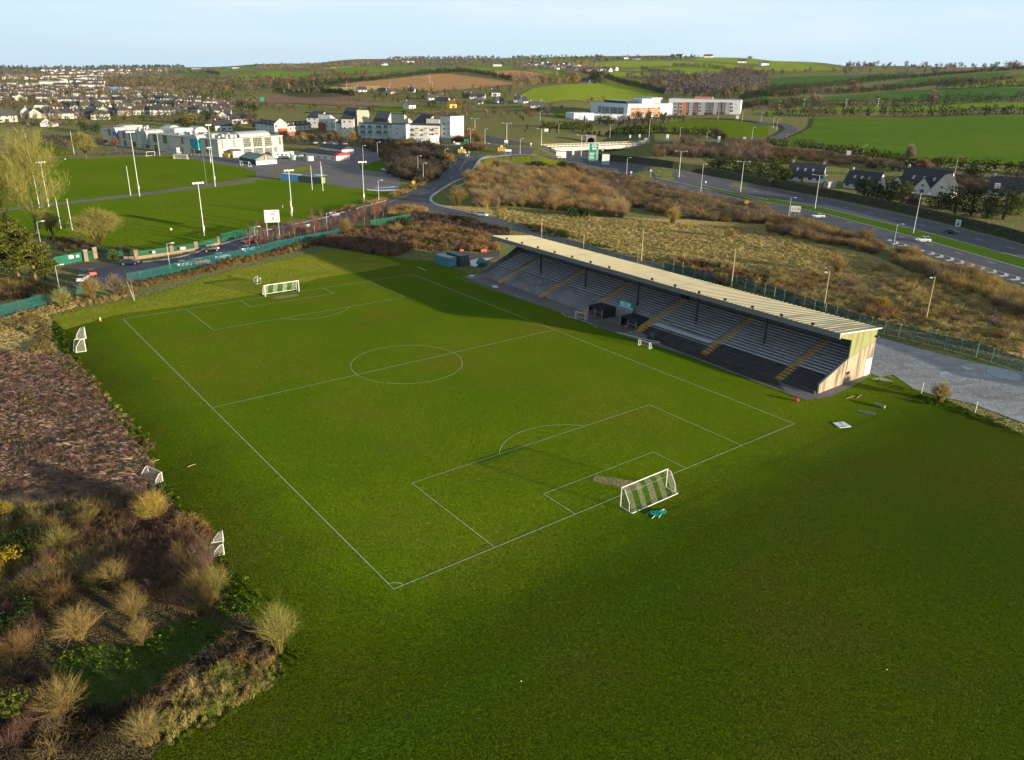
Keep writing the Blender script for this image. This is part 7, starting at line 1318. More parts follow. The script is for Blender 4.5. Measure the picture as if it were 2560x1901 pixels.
# garden evergreens before the four houses
for i, (z, x, y, yt, r, c, lb) in enumerate((('r8', 830, 330, 190, 4.2, EVG, 'dark evergreen in front of the white bungalow, left one'), ('r8', 940, 350, 200, 4.2, EVG * .8, 'dark evergreen in front of the white bungalow, middle one'), ('r8', 1050, 365, 190, 4.4, EVG, 'dark evergreen between the bungalow and the gabled house'), ('r8', 1150, 380, 215, 3.6, GOR * .8, 'olive evergreen at the left gable of the gabled house'), ('r8', 1330, 290, 215, 2.0, GOR * .9, 'small conifer in front of the middle gable'),
      ('r8', 1240, 400, 290, 4.0, DKB * 1.3, 'dark thicket below the gabled house'), ('r8', 1480, 430, 310, 4.5, EVG * .8, 'dark hedge tree right of the gabled house lamp'), ('r8', 1620, 470, 260, 5.0, EVG * .7, 'tall dark conifer right of the gabled house, first of the row'), ('r8', 1760, 490, 270, 5.0, EVG * .7, 'tall dark conifer, second of the row'), ('r8', 1900, 510, 290, 5.0, EVG * .75, 'tall dark conifer, third of the row'), ('r8', 2040, 520, 250, 5.0, EVG * .9, 'tall dark conifer, fourth of the row'), ('r8', 2090, 470, 330, 3.6, GOR * 1.5, 'bright green shrub at the end of the conifer row'), ('r8', 2180, 480, 340, 4.0, GOR * 1.6, 'bright green shrub at the right edge'),
      ('r8', 40, 160, 40, 4.4, GOR * .9, 'rounded green shrub at the left of the first house'), ('r8', 140, 180, 95, 4.0, GOR * .7, 'second rounded green shrub before the first house'), ('r4', 60, 1140, 1090, 4, GOR, 'low bright hedge bush behind the rounded shrubs'), ('r4', 180, 1150, 1105, 4, GOR * 1.1, 'low hedge bush beside the first house roof'), ('r8', 1250, 110, 20, 4.2, EVG * .9, 'dark conifer behind the gabled house'), ('r8', 1745, 210, 80, 5.0, EVG * .8, 'broad dark conifer right behind the gabled house'), ('r8', 2130, 260, 100, 5.5, DKB * 1.4, 'dark bare thicket behind the right edge house'), ('r3', 1790, 1200, 1090, 7, EVG * 1.0, 'dark green shrubs at the left end of the house row'), ('r3', 2000, 1240, 1120, 8, EVG * 1.1, 'dark green hedge mass before the first house'), ('r3', 2150, 1270, 1130, 7, EVG, 'dark green hedge mass right of the other'))):
    evergreen(z, x, y, yt, r, c, lb, 250 + i, 1500, .34, 'tree' if 'conifer' in lb else 'shrub', group='evergreens of the roadside gardens', clumps=14, low=-.05, h=HT(z, x, y, yt) * 1.25)
thicket('garden_thicket', pl('r8', (1560, 200), (1850, 190), (2225, 210), (2225, 330), (1900, 300), (1600, 290)), .12, 3.5, 2.2, 40, [np.array((.26, .14, .11)), GRB, ORB], None, 280, .055, 3)
thicket('motorway_bank_scrub', pl('r3', (1180, 1050), (1350, 1000), (1500, 960), (1750, 1000), (2225, 960), (2225, 1110), (2000, 1130), (1750, 1110), (1500, 1090), (1250, 1090)), .09, 4.0, 2.4, 40, [GRB, DKB * 1.5, np.array((.22, .13, .11)), ORB * .8], None, 281, .06, 3, sc=14)
thicket('motorway_bank_scrub', pl('r4', (0, 1030), (300, 1045), (700, 1090), (1200, 1180), (1150, 1215), (700, 1160), (500, 1160), (420, 1130), (0, 1110)), .09, 3.0, 2.2, 36, [GRB * .8, DKB * 1.5, ORB * .6], None, 282, .06, 3, sc=14)
bare_tree('r4', 1330, 1225, 1105, 5, np.array((.33, .18, .13)), 'pinkish bare tree behind the gabled house', 283, 22, 30, .06, .25, th=.15)
bare_tree('r4', 1215, 1160, 985, 3.0, np.array((.36, .28, .22)), 'tall pale birch standing before the big green field', 284, 14, 24, .06, .2, th=.5)
# copse by the road to the roundabout, trees by the car parks
thicket('dark_copse', pl('r2', (1140, 1180), (1230, 1060), (1400, 1010), (1600, 1040), (1690, 1090), (1660, 1180), (1560, 1290), (1400, 1330), (1250, 1290), (1150, 1240)), .12, 4.6, 2.8, 40, [DKB * 1.3, GRB * .7, DKB], None, 285, .06, 3, sc=14, leaf=(.5, 70, .4, DKB * 1.2 + GOR * .15))
thicket('car_park_shrubs', pl('r2', (930, 1000), (1050, 950), (1300, 960), (1480, 1000), (1250, 1050), (1130, 1150), (1050, 1060)), .08, 4, 2.6, 36, [DKB * 1.4, GRB * .8, ORB * .6], None, 286, .07, 3, sc=14)
evergreen('r2', 1365, 1010, 945, 4, YEL_ * .8, 'golden leaved shrub below the roundabout flats', 287, 900, .4)
evergreen('r2', 1670, 1150, 1050, 3.2, YEL_ * .6 + ORB * .3, 'golden brown shrub at the tip of the dark copse', 288, 800, .35)
thicket('roundabout_shrubs', pl('rb', (560, 200), (700, 130), (1000, 140), (1200, 190), (1050, 260), (750, 260)), .2, 2.6, 2, 34, [ORB * .8, GRB, RUS * .8], None, 289, .06, 3)
thicket('verge_shrubs', pl('r2', (1690, 890), (1760, 850), (1900, 880), (1980, 950), (1850, 965), (1700, 950)), .09, 4, 2.4, 36, [RUS * .9, ORB * .8, GRB * .8, OCH * .7], None, 290, .07, 3)
for i, (x, y, yt) in enumerate(((345, 1000, 900), (420, 985, 870), (480, 980, 880), (575, 985, 870), (640, 980, 870), (720, 985, 860), (745, 1000, 900), (840, 1010, 850), (310, 985, 900), (880, 960, 880))):
    bare_tree('r2', x, y, yt, 4.2, [GRB, OCH, ORB][i % 3], '%s bare tree from the left along the college car park' % ordn(i), 300 + i, 12, 16, .08, .2, th=.25, group='bare trees of the college car park', twigs=2)
for i, (z, x, y, yt, c) in enumerate((('r1', 905, 1010, 890, GRB), ('r1', 1010, 1030, 910, ORB), ('r1', 1000, 1020, 930, GRB))): bare_tree(z, x, y, yt, 3.0, c, '%s small tree in front of the left end of the college' % ordn(i), 315 + i, 10, 16, .08, .2, th=.3, group='small trees at the end of the college')
# ---------------------------------------------------------------- far woods and town trees
def wood(name, poly, dens, h, cols, seed, n=26, size=1.3, sc=60, cap=5000, spread=.36):
    g = np.random.default_rng(seed); k = int(min(cap, max(6, area(poly) * dens))); P = scatter(poly, k, g); H = h * g.uniform(.6, 1.3, k); c = palette(g, k, cols, P[:, 0], P[:, 1], sc) * g.uniform(.8, 1.2, (k, 1)); o = P[0] * [1, 1, 1]
    C_ = P - o; C_[:, 2] += H * .55; v = Veg(seed); v.leaves(C_, np.stack([H * spread, H * spread, H * .46], 1), int(n * 1.7), size * .72, c, .25, .25); v.trunk(P - o, P - o + np.stack([np.zeros(k), np.zeros(k), H * .7], 1), .25, .1, DKB * 1.5)
    return tag(v.build(name, None, Vector(o)), kind='stuff')
WB = [GRB, np.array((.19, .155, .09)), np.array((.17, .13, .09)), GRB * .8, OLV * .55, GOR * .8]; WP = [np.array((.15, .125, .125)), np.array((.18, .135, .125)), GRB * .9, np.array((.13, .12, .13))]
wood('town_trees', pl('r1', (0, 620), (380, 600), (740, 600), (1250, 620), (2040, 640), (2225, 640), (2225, 860), (1800, 840), (1500, 800), (900, 820), (600, 850), (250, 860), (0, 800)), .0055, 7, WB, 400, 40, .75, 40)
wood('town_trees', pl('r1', (0, 480), (700, 500), (1400, 520), (2225, 560), (2225, 640), (1300, 600), (700, 590), (0, 600)), .0055, 8, WB, 401, 30, .95, 60)
wood('brown_woodland', pl('r1', (700, 430), (1100, 390), (1500, 400), (1850, 430), (2225, 415), (2225, 560), (1700, 560), (1300, 520), (900, 510)), .0015, 12, [np.array((.21, .165, .085)), np.array((.19, .145, .09)), OLV * .6, GRB], 402, 34, 1.7, 120, 4000)
wood('town_trees', pl('r1', (0, 380), (700, 370), (1150, 345), (1500, 360), (1500, 410), (700, 430), (0, 445)), .0004, 11, WP + [OCH * .6], 403, 20, 2.6, 150, 2600)
wood('far_woods', pl('r1', (0, 335), (500, 330), (1200, 325), (1900, 330), (1900, 360), (1200, 350), (500, 365), (0, 380)), .0003, 12, WP, 404, 16, 3.4, 200, 2200)
wood('far_woods', pl('r1', (0, 312), (300, 316), (700, 318), (1200, 312), (1600, 300), (1600, 318), (1100, 326), (500, 332), (0, 338)), .0004, 14, [EVG * 2.2, WP[0], WP[3]], 405, 16, 4, 200, 1800)
wood('valley_woods', pl('r2', (0, 405), (150, 420), (560, 390), (740, 385), (1000, 375), (1100, 400), (800, 440), (600, 470), (300, 500), (140, 520), (0, 560)), .0016, 11, [OCH * .8, GRB, EVG * 1.6, OLV * .7, ORB * .8], 406, 30, 1.6, 80, 2600)
wood('valley_woods', pl('r2', (0, 300), (500, 285), (900, 285), (1150, 280), (1400, 290), (1300, 305), (700, 320), (550, 345), (200, 335), (0, 345)), .0006, 12, [OCH * .8, GRB, ORB * .8, WP[0]], 407, 20, 2.6, 120, 1800)
wood('ridge_woods', pl('r2', (350, 240), (700, 232), (900, 215), (1150, 222), (1500, 232), (2225, 240), (2225, 300), (1700, 312), (1380, 300), (1200, 245), (900, 236), (500, 255)), .0006, 11, WP + [OCH * .7], 408, 18, 2.8, 150, 2200)
wood('ridge_woods', pl('r3', (0, 225), (500, 225), (900, 220), (1500, 225), (1900, 222), (1540, 248), (1350, 255), (1000, 250), (600, 282), (300, 262), (0, 275)), .0005, 11, WP + [OCH * .7, EVG * 1.8], 409, 18, 2.6, 120, 2200)
wood('village_trees', pl('r3', (0, 280), (600, 275), (950, 330), (900, 350), (600, 350), (60, 330)), .0012, 10, WP + [OCH * .7], 410, 20, 2, 100, 1200)
wood('valley_woods', pl('r3', (980, 395), (1100, 382), (1480, 402), (1560, 395), (1800, 380), (1860, 340), (2225, 348), (2225, 540), (1980, 580), (1700, 585), (1330, 570), (1180, 480), (1130, 440)), .0030, 12, WP + [ORB * .7], 411, 34, 1.7, 90, 4200)
wood('valley_woods', pl('r4', (0, 342), (200, 350), (640, 340), (660, 312), (900, 290), (1300, 285), (1900, 300), (2225, 300), (2225, 335), (1900, 342), (1500, 368), (1250, 362), (700, 374), (0, 400)), .0024, 11, WP + [GRB * .7], 412, 30, 1.9, 90, 2600)
wood('skyline_trees', pl('r4', (130, 250), (500, 285), (950, 285), (1300, 280), (1700, 280), (2225, 290), (2225, 300), (1300, 292), (650, 305)), .0016, 7, [WP[0], WP[3], EVG * 1.6], 413, 26, 1.3, 60, 1200)
wood('hamlet_trees', pl('r2', (700, 540), (900, 530), (1300, 515), (1500, 530), (1900, 500), (2225, 490), (2225, 640), (1700, 680), (1400, 650), (1150, 620), (900, 580)), .0022, 8, [GRB, OCH * .7, EVG * 1.5, ORB * .7, GOR * .7], 414, 40, .9, 40, 700)
wood('roadside_trees', pl('r2', (0, 640), (450, 640), (700, 660), (1000, 690), (1400, 700), (2225, 660), (2225, 780), (1700, 800), (1400, 740), (800, 690), (450, 690), (150, 700)), .0026, 6.5, [OCH * .7, GRB, ORB * .7, EVG * 1.5, DKB * 1.6], 415, 40, .8, 40, 1200)
wood('roadside_trees', pl('r3', (0, 640), (330, 640), (540, 640), (540, 690), (330, 740), (100, 780), (0, 790)), .003, 6, [GRB, DKB * 1.6, RUS * .7, EVG * 1.4], 416, 44, .7, 40, 500)
wood('dark_belt', pl('r3', (720, 780), (900, 750), (1150, 740), (1480, 730), (1500, 790), (1200, 830), (1000, 860), (800, 870)), .010, 6.5, [DKB * 1.4, GRB * .7, EVG * 1.5], 417, 60, .6, 30, 900)
wood('dark_belt', pl('r3', (60, 830), (300, 850), (700, 875), (900, 900), (700, 910), (300, 890), (60, 870)), .007, 3, [DKB * 1.6, GRB * .7, GOR * .5], 418, 40, .6, 30, 600)
wood('roadside_trees', pl('r3', (1540, 700), (1750, 690), (2000, 690), (2225, 660), (2225, 690), (1950, 720), (1700, 745)), .004, 3.5, [DKB * 1.6, GRB, ORB * .7], 419, 40, .6, 30, 400)
wood('hill_foot_trees', pl('r3', (640, 590), (860, 580), (900, 605), (660, 620)), .006, 7, [ORB, OCH * .9], 420, 50, .8, 30, 200)
wood('hill_foot_trees', pl('r3', (0, 420), (300, 425), (590, 420), (600, 455), (200, 480), (0, 540)), .0045, 11, [ORB * .9, GRB, OCH * .8], 421, 46, 1.1, 50, 500)
for i, (z, x, y, r, h, c, lb) in enumerate((('r3', 720, 455, 7, 20, EVG * 1.3, 'dark conifer of the pair on the bright green hill, left'), ('r3', 768, 452, 8, 19, DKB * 1.6, 'dark conifer of the pair on the bright green hill, right'), ('r3', 540, 450, 7, 16, OCH * .7, 'bare round tree left of the conifers on the green hill'), ('r1', 2120, 690, 7, 11, EVG * 1.2, 'large dark conifer at the edge of the suburb'), ('r1', 2200, 700, 6, 8, EVG, 'lower dark conifer right of the large one in the suburb'), ('r1', 1690, 800, 6, 9, OLV * .8, 'round bare tree behind the teal bay of the college'), ('r1', 1590, 830, 5, 8, GOR * .8, 'ivy green tree left of the round bare one behind the college'), ('r1', 1900, 810, 5, 8, OCH * .7, 'bare tree behind the right wing of the college'), ('r1', 2180, 800, 5, 9, GRB, 'tall grey tree right of the college roof'),
      ('r4', 735, 505, 8, 13, OCH * .75, 'round bare tree standing in the slanting hedge'), ('r4', 430, 620, 8, 11, GRB, 'broad bare tree in the second hedge on the left'), ('r4', 1430, 610, 8, 13, GRB * 1.1, 'round bare tree in the second hedge near its middle'), ('r4', 1960, 285, 9, 16, EVG * 2, 'dark round tree on the right hand skyline'), ('r4', 2190, 280, 10, 18, WP[0], 'tall tree at the right end of the skyline'), ('r4', 1780, 285, 7, 10, EVG * 2, 'small dark tree left of the round one on the skyline'), ('r4', 2130, 330, 9, 14, OCH * .9, 'sunlit golden tree below the right end of the skyline'), ('r3', 1390, 228, 8, 14, EVG * 2, 'dark tree on the ridge right of the tall mast'), ('r3', 1460, 228, 8, 12, EVG * 2, 'second dark tree on the ridge right of the mast'), ('r3', 740, 222, 14, 12, EVG * 2, 'dark clump on the ridge beside the lattice masts'), ('r3', 2065, 238, 8, 10, WP[0], 'lone pair of bare trees on the right of the far ridge'))):
    evergreen(z, x, y, 0, r, c, lb, 450 + i, 700, h * .07, 'tree', 'round_tree' if 'conifer' not in lb else 'conifer', h=h, clumps=14, low=.05)
# ---------------------------------------------------------------- fences, walls, gate
FGR = mat('green_palisade_paint', (.012, .145, .085), .55, .15, 1.0); FTE = mat('teal_palisade_paint', (.012, .12, .115), .55, .15, 1.0)
def palisade(pts, h, m, label, group=None, gap=.15, w=.075, post=2.75, name='palisade_fence', pm=None):
    P = [Vector((p[0], p[1], gz(p[0], p[1]))) for p in pts]; o = P[0].copy(); t = empty(name, o, 0, label, 'fence', group); mb = MB()
    for p, a in walk(P, gap):
        d = Vector((math.cos(a), math.sin(a), 0)) * w / 2; q = p - Vector((o.x, o.y, 0)); z = gz(p.x, p.y) - o.z; n = Vector((-d.y, d.x, 0)).normalized() * .03
        mb.quad(*[(s.x, s.y, zz) for s, zz in ((q - d, z + .05), (q + n, z + .05), (q + n, z + h - .12), (q, z + h), (q - d, z + h - .12))]); mb.quad(*[(s.x, s.y, zz) for s, zz in ((q + n, z + .05), (q + d, z + .05), (q + d, z + h - .12), (q, z + h), (q + n, z + h - .12))])
    for zz in (.35, h - .4):
        for a, b in zip(P, P[1:]): mb.tube([a - o + Vector((0, 0, zz)), b - o + Vector((0, 0, zz))], .035, n=4)
    mb.build('pales', m, t)
    for p, a in walk(P, post)[:95]: q = p - Vector((o.x, o.y, 0)); z = gz(p.x, p.y) - o.z; MB().box(-.05, .05, -.06, .06, 0, h + .05).build('post', pm or m, t, (q.x, q.y, z), a)
    return t
palisade(pl('r5', (-60, 1391), (0, 1372), (240, 1310), (465, 1243), (620, 1190), (720, 1155)), 2.4, FTE, 'teal palisade fence in the left corner below the pines')
palisade(pl('r5', (1115, 1075), (1280, 1045), (1460, 1000), (1700, 940), (1930, 893), (2225, 832)) + pl('r6', (160, 785), (370, 740), (640, 690), (730, 665)), 2.4, FTE, 'long teal palisade fence between the road and the rough grass')
palisade(pl('r6', (1000, 590), (1120, 572), (1230, 552), (1345, 530)), 2.4, FGR, 'green palisade fence beyond the tall straw coloured bush')
palisade(pl('r5', (1025, 850), (1180, 850)), 2.0, FGR, 'short dark green fence between the gate pillar and the stone wall')
palisade(pl('r5', (845, 830), (935, 848), (1025, 850)), 2.2, FGR, 'dark green fence in shade right of the gate')
palisade(pl('r5', (1930, 712), (2180, 652), (2260, 630)), 2.3, FGR, 'green fence along the training pitch after the last stone pillar')
palisade(pl('r7', (250, 690), (600, 795), (880, 860), (1090, 915)), 2.2, mat('grey_green_fence', (.05, .085, .08), .6, .15), 'dark fence along the lane behind the far half of the stand', gap=.2)
palisade(pl('r7', (1310, 985), (1650, 1045), (1900, 1095), (2225, 1190)) + pl('y7', (880, 268), (1200, 345), (1500, 420), (1800, 500), (2225, 640)) + [G('y7', 2500, 740), G('y7', 2900, 900)], 2.5, FTE, 'long teal palisade fence behind the stand and round the gravel yard', gap=.16, w=.115, pm=mat('pale_green_post', (.2, .36, .3), .6, .1))
t = empty('entrance_gate', G('r5', 610, 912), 0, 'solid green gate with white notices between stone pillars', 'gate'); A, B = G('r5', 480, 880), G('r5', 730, 878); A = G('r5', 600, 905) + (G('r5', 600, 905) - B) * .9
d = B - A; a_ = math.atan2(d.y, d.x); t.location = A; t.rotation_euler = (0, 0, a_); g_ = MB()
for k in range(int(d.length / .12)): g_.box(k * .12, k * .12 + .1, -.03, .03, .1, 2.3)
g_.build('gate_panel', FGR, t); MB().box(0, d.length, -.05, -.03, .2, .3).box(0, d.length, -.05, -.03, 2.1, 2.2).build('rail', FGR, t)
for x, w_, h_ in ((.50, .9, .8), (.62, .35, .6), (.75, .8, .55)): MB().box(d.length * x, d.length * x + w_, -.08, -.05, 1.2, 1.2 + h_).build('notice', WHITE, t)
STN = ground_mat('tan_stone', ((.33, .25, .15), (.27, .20, .13), (.24, .21, .14)), (.3, 1.2, 4), (.8, .5, .3), .4)
for i, (x, yb, h, lb) in enumerate(((755, 880, 2.7, 'stone gate pillar right of the green gate leaf'), (835, 858, 2.7, 'stone gate pillar right of the narrow side gate'))):
    t = empty('stone_pillar', G('r5', x, yb), .5, lb, 'pillar'); MB().box(-.45, .45, -.45, .45, 0, h).build('shaft', STN, t); MB().box(-.52, .52, -.52, .52, h, h + .12).build('cap', M_KERB, t)
tag(palisade(pl('r5', (765, 872), (826, 858)), 2.2, FGR, 'narrow green side gate between the two stone pillars', name='side_gate'), cat='gate')
WPTS = pl('r5', (1080, 868), (1190, 866), (1500, 826), (1710, 790), (1910, 742)); o = WPTS[0]; t = empty('boundary_wall', o, 0, 'low tan stone wall with pillars and green railings beside the road', 'wall')
mb = MB(); rl = MB()
for a, b in zip(WPTS, WPTS[1:]):
    d = (b - a); n = Vector((-d.y, d.x, 0)).normalized() * .2; A_, B_ = a - o, b - o
    for p, q in ((A_ - n, B_ - n), (B_ + n, A_ + n)): mb.quad(p, q, q + Vector((0, 0, .8)), p + Vector((0, 0, .8)))
    mb.quad(*[s + Vector((0, 0, .8)) for s in (A_ - n, B_ - n, B_ + n, A_ + n)])
mb.build('masonry', STN, t)
for p, a in walk(WPTS[1:], .13):
    q = p - o; dd = Vector((math.cos(a), math.sin(a), 0)) * .03; rl.quad(q - dd + Vector((0, 0, .75)), q + dd + Vector((0, 0, .75)), q + dd + Vector((0, 0, 2.1)), q - dd + Vector((0, 0, 2.1)))
rl.build('railing', FGR, t)
for p in WPTS[1:]: MB().box(-.4, .4, -.4, .4, 0, 2.3).box(-.46, .46, -.46, .46, 2.3, 2.42).build('wall_pillar', STN, t, p - o, .3)
for x, y, w_ in ((1345, 845, .6), (1595, 810, 1.3)): q = G('r5', x, y + 10) - o; MB().box(-w_ / 2, w_ / 2, -.3, -.27, 1.3, 1.9).build('notice', WHITE, t, q, .45)
# crash barrier of the motorway
rail = [p + Vector((0, -2.0, 0)) for p in Mnear[2:8]]; t = empty('crash_barrier', rail[0], 0, 'steel crash barrier along the near edge of the motorway', 'barrier'); mb = MB()
mb.tube([p - rail[0] + Vector((0, 0, .65)) for p in rail], .13, n=5).build('beam', GALV, t)
for p, a in walk(rail, 4)[:60]: MB().box(-.06, .06, -.06, .06, 0, .7).build('post', GALV, t, p - rail[0] - Vector((0, 0, 0)))
# ---------------------------------------------------------------- poles, lamps, masts
LAMPM = mat('pale_lamp_lantern', (.72, .72, .70), .4, .05)
LMP = {}
def lamp(z, x, yb, yt, label, arms=1, r=.09, group=None, m=GALV, rz=None, h=None):
    p = G(z, x, yb); h = h or HT(z, x, yb, yt); t = empty('street_lamp', p, rz if rz is not None else -math.atan2(p.x, p.y), label, 'street lamp', group)
    MB().tube([(0, 0, 0), (0, 0, h * .3), (0, 0, h)], r * 1.25, r * .6, 6).build('pole', m, t)
    for s in ((1,) if arms == 1 else (-1, 1)):
        L_ = 1.0 if arms == 1 else 2.0; MB().tube([(0, 0, h - .05), (s * L_, 0, h + .12)], r * .5, n=5).build('arm', m, t); MB().prism([(-.14, 0), (.14, 0), (.1, .16), (-.1, .16)], 0, s * L_ - .1 if s > 0 else s * L_ - .7, s * L_ + .7 if s > 0 else s * L_ + .1).build('lantern', LAMPM, t, (0, 0, h + .06))
    return t
ML = [('r3', 600, 1080, 900), ('r3', 1450, 1265, 1040), ('r3', 1985, 1390, 1130), ('r8', 407, 425, 135), ('r8', 1262, 640, 292), ('r3', 255, 990, 845), ('r2', 1903, 890, 755), ('r2', 2178, 975, 795)]
for i, (z, x, yb, yt) in enumerate(sorted(ML, key=lambda q: Q(q[0], q[1], q[2])[0])): lamp(z, x, yb, yt, '%s twin armed lamp from the left along the motorway' % ordn(i), 2, .13, 'twin armed motorway lamps')
SL_ = [('r3', 995, 1240, 1095), ('r3', 1640, 1390, 1150), ('r8', 178, 500, 330), ('r8', 1078, 810, 558), ('r5', 383, 870, 540), ('r5', 515, 1110, 920), ('r5', 1478, 945, 730), ('r5', 2222, 720, 585), ('r6', 622, 640, 465), ('r6', 1068, 355, 180), ('r6', 1455, 195, 30), ('r2', 1410, 1260, 1080), ('r2', 1645, 1145, 1020), ('r2', 1552, 1040, 850), ('r2', 1060, 1140, 960), ('r2', 935, 1180, 990), ('r2', 1865, 970, 850), ('r2', 1990, 965, 845), ('r3', 70, 1065, 930), ('r3', 850, 925, 810), ('r3', 1187, 965, 755), ('r3', 1457, 940, 830), ('r3', 1688, 970, 870), ('r3', 2083, 945, 830), ('r3', 405, 880, 800), ('r3', 245, 770, 690), ('r3', 1790, 765, 680), ('r3', 2000, 775, 690), ('r3', 2165, 790, 700), ('r4', 45, 835, 740), ('r4', 75, 850, 760), ('r4', 145, 1000, 890), ('r4', 820, 1090, 985), ('r4', 1625, 1225, 1085), ('r2', 1300, 980, 850), ('r2', 1403, 1010, 880), ('r2', 1838, 910, 840)]
for i, (z, x, yb, yt) in enumerate(sorted(SL_, key=lambda q: Q(q[0], q[1], q[2])[0])): lamp(z, x, yb, yt, '%s single lamp from the left among the road lamps' % ordn(i), 1, .085, 'single armed road lamps')
MN = [('r5', 425, 412, 25, 4, 'floodlight mast half hidden by the tall bare tree'), ('r5', 1215, 318, -240, 4, 'floodlight mast beside the far training pitch posts'), ('r5', 1777, 662, 205, 4, 'floodlight mast nearest the stone wall'), ('r6', 316, 490, 95, 4, 'floodlight mast by the white hoarding at the road'), ('r6', 940, 365, 22, 4, 'floodlight mast beside the puddles of the car park'), ('r5', 1872, 232, -300, 3, 'floodlight mast at the middle of the path, right of the slim post'), ('r1', 1832, 1140, 1008, 3, 'floodlight mast by the far edge of the far training pitch')]
for z, x, yb, yt, n, lb in MN:
    p = G(z, x, yb); h = HT(z, x, yb, yt); t = empty('floodlight_mast', p, -math.atan2(p.x, p.y) + .35, lb, 'floodlight'); MB().tube([(0, 0, 0), (0, 0, h)], .12, .07, 7).build('pole', WHITE, t); MB().box(-.2, .2, -.3, .1, h * .12, h * .12 + 1.2).build('control_box', GALV, t)
    MB().box(-n * .42, n * .42, -.03, .03, h - .1, h - .02).build('crossarm', GALV, t)
    for k in range(n): q = (k - (n - 1) / 2) * .85; MB().prism([(-.25, .0), (.2, .1), (.2, .5), (-.18, .4)], 0, q - .26, q + .26).build('floodlight', LAMPM, t, (0, 0, h - .1))
TP = [('r5', 532, 600, 325), ('r5', 630, 612, 340), ('r5', 345, 415, 135), ('r5', 1137, 312, 55), ('r5', 1797, 222, -25), ('r6', 490, 262, 50), ('r6', 583, 272, 55), ('r6', 572, 200, 15), ('r1', 255, 1080, 880), ('r1', 645, 1060, 865), ('r1', 1390, 1078, 880), ('r6', 308, 490, 355)]
for i, (z, x, yb, yt) in enumerate(sorted(TP, key=lambda q: Q(q[0], q[1], q[2])[0])): p = G(z, x, yb); h = HT(z, x, yb, yt); t = MB().tube([(0, 0, 0), (0, 0, h)], .10, .07, 7).build('goal_upright', WHITE, None, p); tag(t, '%s slim white post from the left around the training pitches' % ordn(i), 'post', 'slim white posts of the training ground')
WP2 = [('r7', 255, 690, 510, 0), ('r7', 1122, 880, 600, 0), ('r7', 1903, 1120, 795, 0), ('r8', 478, 1320, 965, 1), ('r8', 1372, 1391, 1190, 1), ('r7', 618, 800, 640, 0), ('r7', 1088, 910, 770, 0), ('r7', 1398, 990, 870, 0), ('r7', 1478, 1000, 885, 0)]
for i, (z, x, yb, yt, l) in enumerate(WP2):
    p = G(z, x, yb); h = HT(z, x, yb, yt) if (z, x) != ('r8', 1372) else 9.0; t = empty('wooden_pole', p, 0, '%s pole from the left behind the stand%s' % (['first', 'fifth', 'seventh', 'eighth', 'ninth', 'second', 'third', 'fourth', 'sixth'][i] if i not in (6, 1) else ['third', 'fourth'][i != 6], ' with a small lamp at its top' if l else ''), 'pole', 'poles behind the stand') if 0 else empty('wooden_pole', p, 0, ['yellowish pole at the far end of the stand', 'tall wooden pole behind the middle of the stand', 'tall wooden pole behind the near half of the stand', 'wooden pole with a lamp right of the middle of the fence', 'wooden pole with a lamp near the gravel yard', 'slim grey pole beside the lane behind the far half', 'short grey pole beside the tall middle one', 'thin rusty pole left of its twin by the teal fence', 'thin rusty pole right of its twin by the teal fence'][i], 'pole', 'poles behind the stand')
    MB().tube([(0, 0, 0), (0, 0, h)], .15 if h > 5 else .08, .09 if h > 5 else .05, 7).build('pole', mat('weathered_pole', (.42, .35, .20), .9, .2, 2), t)
    if l: MB().tube([(0, 0, h - .3), (-.7, 0, h - .25)], .04).build('arm', GALV, t); MB().box(-1.0, -.5, -.15, .15, h - .35, h - .2).build('lantern', LAMPM, t)
for i, (z, x, yb, lb) in enumerate((('y7', 1272, 832, 'short white marker post on the grass bank, the nearer to the stand'), ('y7', 1770, 1010, 'short white marker post on the grass bank, the one on the right'))): t = MB().tube([(0, 0, 0), (0, 0, 1.7)], .06).box(-.07, .07, -.07, .07, 1.6, 1.72).build('marker_post', WHITE, None, G(z, x, yb)); tag(t, lb, 'post')
for i, (x, yb, yt) in enumerate(((1003, 240, 90), (775, 210, 148), (790, 205, 140))):
    p = G('r3', x, yb); h = HT('r3', x, yb, yt); t = empty('radio_mast', p, 0, ['tall thin radio mast on the far ridge', 'lattice mast on the ridge, the left of two', 'lattice mast on the ridge, the right of two'][i], 'mast'); MB().tube([(0, 0, 0), (0, 0, h)], 1.1, .6, 5).build('lattice_tower', GALV, t)
    for k in range(3): MB().box(-2, 2, -1, 1, h * (.6 + .12 * k), h * (.6 + .12 * k) + 3).build('antenna', GALV, t)
for i, (z, x, yb, yt) in enumerate((('r2', 1510, 445, 362), ('r2', 1533, 495, 440), ('r2', 1165, 475, 440), ('r2', 790, 485, 445), ('r2', 502, 485, 445), ('r2', 288, 500, 450), ('r2', 232, 475, 450), ('r4', 675, 665, 600), ('r4', 952, 655, 590), ('r4', 308, 665, 612), ('r4', 92, 680, 628))): t = MB().tube([(0, 0, 0), (0, 0, HT(z, x, yb, yt))], .3, .2, 5).box(-1.4, 1.4, -.1, .1, 8, 8.3).build('utility_pole', GALV, None, G(z, x, yb)); tag(t, '%s utility pole counted over the hill fields, ploughed hill first' % ordn(i), 'pole', 'utility poles in the fields')
